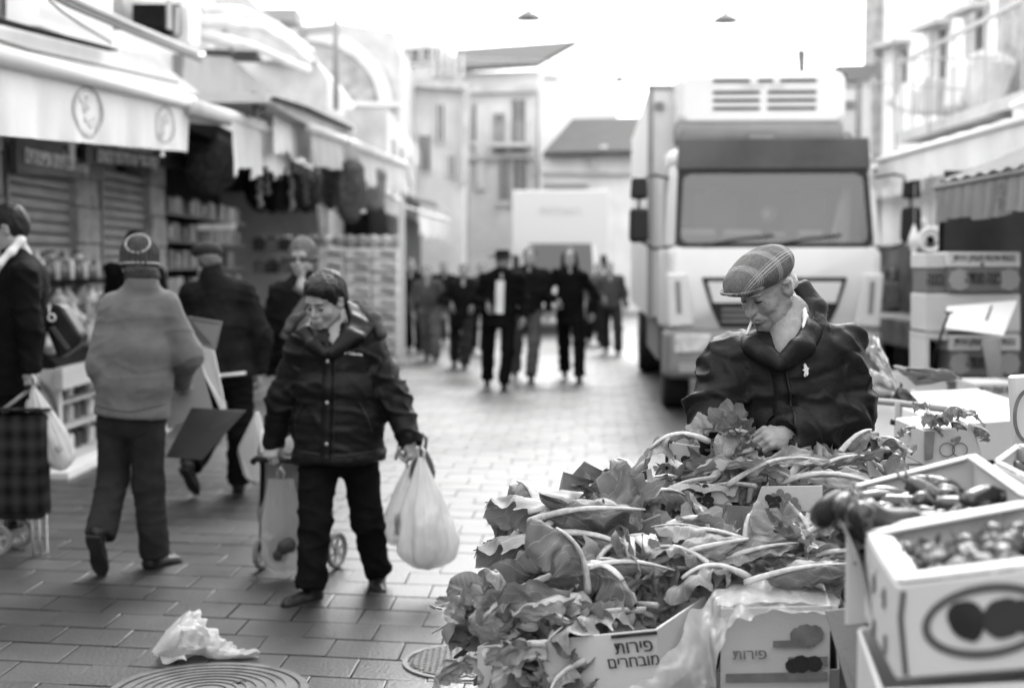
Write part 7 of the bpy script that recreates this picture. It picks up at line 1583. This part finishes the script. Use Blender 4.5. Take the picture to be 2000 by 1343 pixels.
# upper pepper carton
t, P, c_ = tray('white carton full of dark long peppers, upper of the near right boxes', tz(1652, 1048, 2.62), tz(2040, 985, 2.42), tz(1905, 892, 2.95), tz(1655, 956, 3.08), .17, .008, M_WCART, 3.4)
rs = random.Random(4)
for k in range(70):
    u, v = rs.uniform(.10, .9), rs.uniform(.08, .92); p = P[0].lerp(P[1], u).lerp(P[3].lerp(P[2], u), v); lay = k % 3
    o = link('pepper', pm[k % 6], None, loc=p + V((0, 0, -.085 + .024 * lay + rs.uniform(0, .01))), rot=(rs.uniform(-.3, .3), rs.uniform(-.35, .35), rs.uniform(-.9, .9) + (1.2 if k % 4 == 0 else 0))); tag(o, 'dark long pepper in the upper near right carton', 'pepper', 'peppers in the upper carton')
for k, (px, py, Y, rz_) in enumerate(((1668, 1010, 2.66, 1.2), (1705, 1030, 2.55, .9), (1640, 1000, 2.72, 1.5), (1745, 1010, 2.6, .4))):
    o = link('pepper', pm[k], None, loc=tz(px, py, Y), rot=(.2, .3, rz_)); o.scale = (1.25, 1.4, 1.4); tag(o, ('blunt pepper end poking over the left rim of the pepper carton', 'second pepper poking over the rim, nearest the strawberry carton', 'pepper resting at the outer left rim of the pepper carton', 'pepper lying inside the near rim of the pepper carton')[k], 'pepper', 'peppers on the carton rim')
t2 = thing('cardboard_sheet', 'curled grey cardboard side bulging down the left of the pepper carton', 'cardboard', tz(1650, 1150, 2.6))
MB().grid(lambda u, v: tz(1640 + 14 * math.sin(v * 2.6) + 60 * v * v + 8 * u, 955 + 75 * v + 130 * v * v + 22 * u * 3, 2.92 - .35 * u - .2 * v), 14, 18).build('sheet', M_CARD, t2, world=True, smooth=True, solid=.006)
# strawberry carton, the nearest
A, B, C, D = tz(1752, 1142, 2.12), tz(2120, 1098, 1.95), tz(2120, 965, 2.45), tz(1690, 1045, 2.50)
t, P, c_ = tray('near white carton with a big oval mark, full of small dark fruit', A, B, C, D, .145, .008, M_WCART, 5.5)
fr = (B - A).normalized(); no = V((fr.y, -fr.x, 0)).normalized(); dnv = V((0, 0, -1))
def oval(t, A, fr, no, cx, cz, rx, rz, w, m, name, n=48):
    vs = []; 
    for r in (1, 1 - w / rx):
        for k in range(n): a = 2 * math.pi * k / n; vs.append(A + fr * (cx + rx * r * math.cos(a)) + V((0, 0, -cz + (rz - (rx - rx * r)) * math.sin(a))) + no * .002)
    MB().add(vs, [(k, (k + 1) % n, n + (k + 1) % n, n + k) for k in range(n)]).build(name, m, t, world=True)
oval(t, A, fr, no, .142, .068, .100, .055, .013, mat('oval print', .1, .5), 'oval_mark')
Mo = lambda x, z: frame(A + fr * x + V((0, 0, -z)) + no * .003, fr, no)
blob_print(t, Mo(.112, .066), [(0, 0, 1), (-.004, .006, .9), (.006, .008, .85), (.004, -.012, .62), (.003, -.020, .35)], .027, M_INK, 'fruit_print', 16)
blob_print(t, Mo(.168, .066), [(0, 0, 1), (.01, .004, .9), (-.008, -.004, .9), (.03, 0, .9)], .028, mat('dark grey print', .045, .6), 'fruit_print', 16)
MB().tube([A + no * .003 + fr * .012 + V((0, 0, -.01)), A + no * .003 + fr * .008 + V((0, 0, -.05)), A + no * .003 + fr * .018 + V((0, 0, -.138))], .0035, 6).build('edge_seam', M_INK, t, world=True)
def fruit_mesh(s): 
    rs = random.Random(s); mb = MB().lathe([(0, -.022), (.010, -.017), (.017, -.004), (.019, .007), (.013, .017), (0, .019)], seg=12, sx=rs.uniform(.9, 1.1)); 
    for q in range(5): a = q * 1.256; mb.add([V((0, 0, .020)), V((.014 * math.cos(a - .3), .014 * math.sin(a - .3), .022)), V((.022 * math.cos(a), .022 * math.sin(a), .026)), V((.014 * math.cos(a + .3), .014 * math.sin(a + .3), .022))], [(0, 1, 2, 3)], 1)
    return mb.mesh('strawberry', [M_STR, M_CAL], smooth=True)
fm = [fruit_mesh(s) for s in range(4)]; rs = random.Random(8)
for k in range(150):
    u, v = rs.uniform(.10, .72), rs.uniform(.14, .86); p = P[0].lerp(P[1], u).lerp(P[3].lerp(P[2], u), v)
    o = link('strawberry', fm[k % 4], None, loc=p + V((0, 0, -.075 + .017 * (k % 3) + rs.uniform(0, .012))), rot=(rs.uniform(-2, 2), rs.uniform(-1.5, 1.5), rs.uniform(0, 6))); s_ = rs.uniform(.9, 1.5); o.scale = (s_, s_, s_); tag(o, 'small dark strawberry in the nearest carton', 'strawberry', 'strawberries in the nearest carton')
# side face marks
sx_ = (D - A).normalized(); sn = V((-1, -.2, 0)).normalized()
for k, (u, z) in enumerate(((.30, .03), (.62, .035), (.25, .10), (.6, .11))): MB().prism([A + sx_ * (u * .38 + a_) + sn * .002 + V((0, 0, -z - b_)) for a_, b_ in ((0, 0), (.03, .01), (.03, .04), (0, .03))], sn * .001).build('hand_hole', M_INKG, t, world=True)
dn_ = V((0, 0, -.165)); A2, B2, C2, D2 = A + dn_ + V((-.02, .015, 0)), B + dn_, C + dn_, D + dn_ + V((-.012, 0, 0))
t, P2, c2 = tray('second white carton with the same oval mark beneath the nearest one', A2, B2, C2, D2, .145, .008, M_WCART)
oval(t, A2, fr, no, .16, .075, .100, .055, .013, mat('oval print', .1), 'oval_mark'); blob_print(t, frame(A2 + fr * .15 + V((0, 0, -.07)) + no * .003, fr, no), [(0, 0, 1), (.03, 0, .9)], .026, M_INK, 'fruit_print', 16)
support(.62, 1.15, 2.15, 2.5, .62, A2.z - .15, 'dark crate under the oval marked cartons'); support(.75, 1.1, 2.62, 3.0, .5, at(0, 1048, 2.62).z - .19, 'dark crate under the pepper carton')
for x in (.65, 1.12):
    o = MB().bb(x, x + .04, 2.3, 2.34, 0, .615).build('trestle_leg', M_DARK, None); tag(o, 'dark trestle leg under the near cartons, ' + ('street side' if x < 1 else 'stall side'), 'trestle leg')
t, P3, c3 = tray('corner of a third white carton of dark fruit at the right picture edge', tz(1940, 905, 3.0), tz(2130, 1000, 2.6), tz(2180, 900, 2.9), tz(1985, 872, 3.3), .12, .008, M_WCART, 3)
for k in range(24):
    u, v = rs.uniform(.1, .9), rs.uniform(.1, .9); p = P3[0].lerp(P3[1], u).lerp(P3[3].lerp(P3[2], u), v); o = link('pepper', pm[k % 6], None, loc=p + V((0, 0, -.05)), rot=(0, 0, rs.uniform(0, 6))); tag(o, 'dark pepper in the third carton at the picture edge', 'pepper', 'peppers in the edge carton')
# ================================================ middle right stall
def tablebox(label, pts, Y0, m, depth=.35, name='carton', cat='carton', parts=None):
    t = thing(name, label, cat, at(pts[0][0], pts[2][1], Y0)); MB().prism([at(a, b_, Y0) for a, b_ in pts], (0, depth, 0)).build('box_body', m, t, world=True, bevel=.006); return t
t = thing('stall_table', 'pale market stall counter behind the pepper carton with a dark pipe frame', 'table', (2.0, 5.6, 0))
MB().prism([at(1690, 770, 6.4), at(1850, 830, 5.6), at(1850, 905, 5.6), at(1690, 905, 6.0)], (.6, .3, 0)).build('side_board', M_KRAFTL, t, world=True)
MB().tube([at(1685, 781, 6.2), at(1755, 787, 5.9), at(1850, 800, 5.6)], .014, 8).build('rail', M_GREYP, t, world=True, smooth=True); MB().tube([at(1755, 786, 5.88), at(1753, 960, 5.88)], .016, 8).build('post', M_GREYP, t, world=True, smooth=True)
MB().bb(1.35, 3.4, 5.0, 6.6, .62, .66).build('tabletop', M_KRAFT, t, world=True)
for x in (1.4, 3.3):
    for y in (5.1, 6.5): MB().bb(x, x + .05, y, y + .05, 0, .62).build('leg', M_GREYP, t, world=True)
for x, y in ((1779, 840), (1737, 862), (1768, 872), (1746, 823)): MB().tube([at(x - 6, y, 5.55), at(x + 8, y + 3, 5.55)], .012, 8).build('hand_hole', M_BLACK, t, world=True)
mb_f = MB().lathe([(0, -.02), (.016, -.012), (.02, 0), (.016, .012), (0, .02)], seg=10).mesh('date', mat('small dark fruit', .05, .4, 9, .5, rnd=.6, spec=.6), smooth=True)
for k in range(60):
    o = link('small_fruit', mb_f, None, loc=at(1698 + rs.uniform(0, 62), 905 - rs.uniform(0, 30), 5.2 + rs.uniform(0, .25)), rot=(rs.uniform(0, 3), 0, 0)); tag(o, 'small round dark fruit heaped between the old man and the pipe post', 'fruit', 'small fruit by the pipe post')
# white papers and sacks
for k, (pts, Y, lab) in enumerate((([(1706, 655), (1716, 664), (1752, 748), (1738, 752), (1700, 700)], 6.5, 'tall white paper wrap standing behind the shoulder of the old man'), ([(1700, 720), (1745, 742), (1762, 790), (1730, 800), (1698, 780)], 6.2, 'crumpled white paper below the tall wrap'), ([(1745, 715), (1850, 722), (1880, 740), (1790, 752)], 6.8, 'flat white paper with spots on the counter'), ([(1758, 745), (1800, 790), (1792, 804), (1735, 790)], 6.1, 'grey printed paper corner beside the crumpled one'))):
    def fn(u, v, pts=pts, Y=Y, k=k):
        a = V((*pts[0], 0)).lerp(V((*pts[1], 0)), u); b_ = V((*pts[-1], 0)).lerp(V((*pts[2], 0)), u); p = a.lerp(b_, v); n_ = noise.noise(V((u * 4, v * 4, k))) 
        return at(p.x + 6 * n_, p.y + 6 * n_, Y + .10 * n_ + .15 * v)
    o = MB().grid(fn, 10, 12).build('paper_sheet', (M_SHIRT, M_SHIRT, M_KRAFTL, M_CARD)[k], None, solid=.004); tag(o, lab, 'paper', 'papers on the right hand stall')
# mandarin carton with leafy wrapping
t = tablebox('white carton printed with a pair of fruits and leaves on the middle right stall', [(1804, 838), (1900, 830), (1925, 905), (1804, 910)], 4.6, M_KRAFTL, .35)
Mo = frame(at(1862, 872, 4.585), (1, 0, 0), (0, -1, 0))
for cx in (-.016, .016): oval(t, at(1862, 878, 4.59), V((1, 0, 0)), V((0, -1, 0)), cx * 1.3, 0, .026, .024, .004, M_INKG, 'fruit_outline', 24)
blob_print(t, Mo, [(.012, .022, 1), (.018, .028, .7), (-.004, .02, .6)], .010, M_INKG, 'leaf_print')
MB().prism([at(1806, 842, 4.585), at(1826, 842, 4.585), at(1822, 895, 4.585), at(1806, 900, 4.585)], (0, .002, 0)).build('print_panel', M_INKG, t, world=True)
for k in range(9):
    single(1790 + 13 * k, 838 - (k % 3) * 9, 4.55 + .05 * (k % 2), (rs.uniform(0, 60), rs.uniform(-40, 40), rs.uniform(0, 360)), .55, ('leaf sticking up on the fruit printed carton, far left', 'curled leaf on the fruit printed carton, second from its left end', 'flat leaf on the fruit printed carton', 'leaf over the front edge of the fruit printed carton', 'leaf at the middle of the fruit printed carton', 'wrinkled leaf right of the middle of the fruit printed carton', 'leaf near the right end of the fruit printed carton', 'leaf hanging at the right corner of the fruit printed carton', 'last leaf beside the tall banana cartons')[k], sd=200 + k)
o = MB().grid(lambda u, v: at(1770 + 120 * u, 845 - 28 * math.sin(u * 3) - 14 * v + 5 * noise.noise(V((u * 8, v * 3, 0))), 4.75 + .2 * v), 20, 8).build('wrapping_paper', M_KRAFTL, None, solid=.003); tag(o, 'pale crumpled wrapping behind the leaves on the printed carton', 'paper')
o = MB().tube([at(1792, 806, 4.9), at(1830, 832, 4.8)], [.006, .012], 8).build('white_stalk', M_SHIRT, None, smooth=True); tag(o, 'white pointed stalk lying on the wrapping', 'stalk')
# banana cartons
def banana(label, x0, y0, x1, y1, Y, t1, t2, white=.38, tones=True, depth=.38, texts=True):
    t = thing('carton', label, 'carton', at((x0 + x1) / 2, y1, Y), group='banana cartons stacked on the right'); ym = y0 + (y1 - y0) * white
    MB().prism([at(x0, y0, Y), at(x1, y0, Y), at(x1, ym, Y), at(x0, ym, Y)], (0, depth, 0)).build('lid', M_KRAFTL, t, world=True, bevel=.006)
    MB().prism([at(x0 + 2, ym + 1, Y + .01), at(x1 - 2, ym + 1, Y + .01), at(x1 - 2, y1, Y + .01), at(x0 + 2, y1, Y + .01)], (0, depth - .02, 0)).build('tray_body', mat('printed banana carton', .14, .7, 3, .2), t, world=True, bevel=.006)
    s = Y / FPX
    if t1: lettering(t1, M_INK, t, frame(at((x0 + x1) / 2, y0 + (ym - y0) * .4, Y - .004), (1, 0, 0), (0, -1, 0)), (ym - y0) * s * .62, .02, fit=(x1 - x0) * s * .86)
    if t2: lettering(t2, M_INK, t, frame(at((x0 + x1) / 2 - 2, ym + (y1 - ym) * .45, Y + .002), (1, 0, 0), (0, -1, 0)), (y1 - ym) * s * .72, .035, fit=(x1 - x0) * s * (.5 if x1 - x0 > 100 else .8))
    if x1 - x0 > 100:
        for cx in (x0 + 22, x1 - 22): blob_print(t, frame(at(cx, (ym + y1) / 2, Y + .004), (1, 0, 0), (0, -1, 0)), [(.45 * math.cos(a) * .1, .45 * math.sin(a) * .1, 1) for a in np.linspace(0, 5.6, 8)] + [(0, 0, 1.6)], .034, mat('lighter rosette print', .27, .7), 'rosette_print')
        MB().prism([at((x0 + x1) / 2 - 8, ym - 9, Y - .003), at((x0 + x1) / 2 + 0, ym - 9, Y - .003), at((x0 + x1) / 2, ym - 1, Y - .003), at((x0 + x1) / 2 - 8, ym - 1, Y - .003)], (0, .002, 0)).build('crescent_print', M_INKG, t, world=True)
    return t
banana('top banana carton of the right hand stack under the awning', 1852, 492, 1993, 570, 9.9, 'בננות איכות מעמק הירדן', 'בננה מסדה')
banana('narrow end of a carton at the top left of the banana stack', 1808, 494, 1849, 572, 10.0, '', 'בננה')
banana('white banana carton covered by the tilted board', 1808, 574, 1993, 648, 9.95, '', '', .98)
banana('second lettered banana carton, below the tilted board', 1854, 655, 1993, 734, 9.9, 'בננות איכות מעמק הירדן', 'בננה מסדה')
banana('third banana carton with a hanging grey strip before it', 1853, 738, 1995, 815, 9.9, '', '', .1)
banana('lowest lettered banana carton beside the oval marked one', 1906, 748, 1992, 822, 8.6, 'בננות מעמק הירדן', 'בננה מסדה', .45)
t = thing('carton', 'open empty white carton with a dark inside left of the lettered banana cartons', 'carton', at(1830, 745, 9.9))
MB().prism([at(1808, 650, 9.9), at(1852, 656, 9.9), at(1852, 664, 9.9), at(1808, 660, 9.9)], (0, .4, 0)).build('rim', M_KRAFTL, t, world=True); MB().prism([at(1808, 661, 9.9), at(1815, 661, 9.9), at(1815, 742, 9.9), at(1808, 742, 9.9)], (0, .4, 0)).build('side_panel', M_KRAFTL, t, world=True)
MB().prism([at(1815, 661, 10.2), at(1852, 661, 10.2), at(1852, 745, 10.2), at(1815, 742, 10.2)], (0, .02, 0)).build('back_panel', M_DARK, t, world=True); MB().prism([at(1808, 742, 9.9), at(1852, 752, 9.9), at(1852, 758, 9.9), at(1808, 750, 9.9)], (0, .4, 0)).build('bottom_panel', M_KRAFTL, t, world=True)
t = thing('cardboard_sheet', 'tilted white board with a slot lying across the banana stack', 'cardboard', at(1920, 640, 9.3))
MB().prism([at(1846, 640, 9.5), at(1850, 598, 9.7), at(1988, 586, 9.6), at(1960, 655, 9.2)], (0, .01, -.006)).build('sheet', mat('white board', .7, .7), t, world=True, bevel=.002)
MB().prism([at(1925, 625, 9.33), at(1936, 596, 9.33), at(1939, 597, 9.33), at(1929, 626, 9.33)], (0, .006, 0)).build('slot', M_BLACK, t, world=True); MB().prism([at(1846, 608, 9.42), at(1862, 608, 9.42), at(1862, 613, 9.42), at(1846, 613, 9.42)], (0, .006, 0)).build('slot', M_BLACK, t, world=True)
for k, (a, b_, Y, w, lab) in enumerate((((1853, 612), (1815, 740), 9.3, .02, 'dark strap hanging from the tilted board'), ((1935, 662), (1940, 800), 9.2, .065, 'broad grey strip hanging down over the banana cartons'))):
    o = MB().tube([at(*a, Y), at((a[0] + b_[0]) / 2 - 4 + 10 * k, (a[1] + b_[1]) / 2, Y), at(*b_, Y)], [w, w * .8, w], 8, flat=.4).build('hanging_strap', M_CARD if k else M_DARK, None, smooth=True); tag(o, lab, 'strap')
t = tablebox('white carton with part of a dark ring mark at the right picture edge', [(1978, 735), (2080, 728), (2080, 900), (1986, 900)], 4.3, M_WCART, .05); oval(t, at(2010, 812, 4.28), V((1, 0, 0)), V((0, -1, 0)), 0, 0, .050, .085, .012, M_INKG, 'ring_mark')
# stand under the banana stack and general clutter below
o = MB().bb(2.75, 3.9, 9.95, 10.4, 0, at(0, 815, 9.9).z - .01).build('stall_plinth', M_DARK, None); tag(o, 'dark base holding up the banana cartons', 'plinth')
for k, (x, y, Y, w, h) in enumerate(((1730, 730, 8.5, .35, .2), (1870, 800, 7.2, .5, .25), (1795, 770, 7.6, .4, .2))):
    c = at(x, y, Y); t, A, B, C, D = carton('carton', ('pale carton on the counter behind the white papers', 'open carton with grey sides in front of the banana stack', 'low carton between the papers and the banana stack')[k], c, c + V((w, -.05, 0)), .3, h, M_KRAFTL if k != 1 else M_KRAFT, M_KIN)
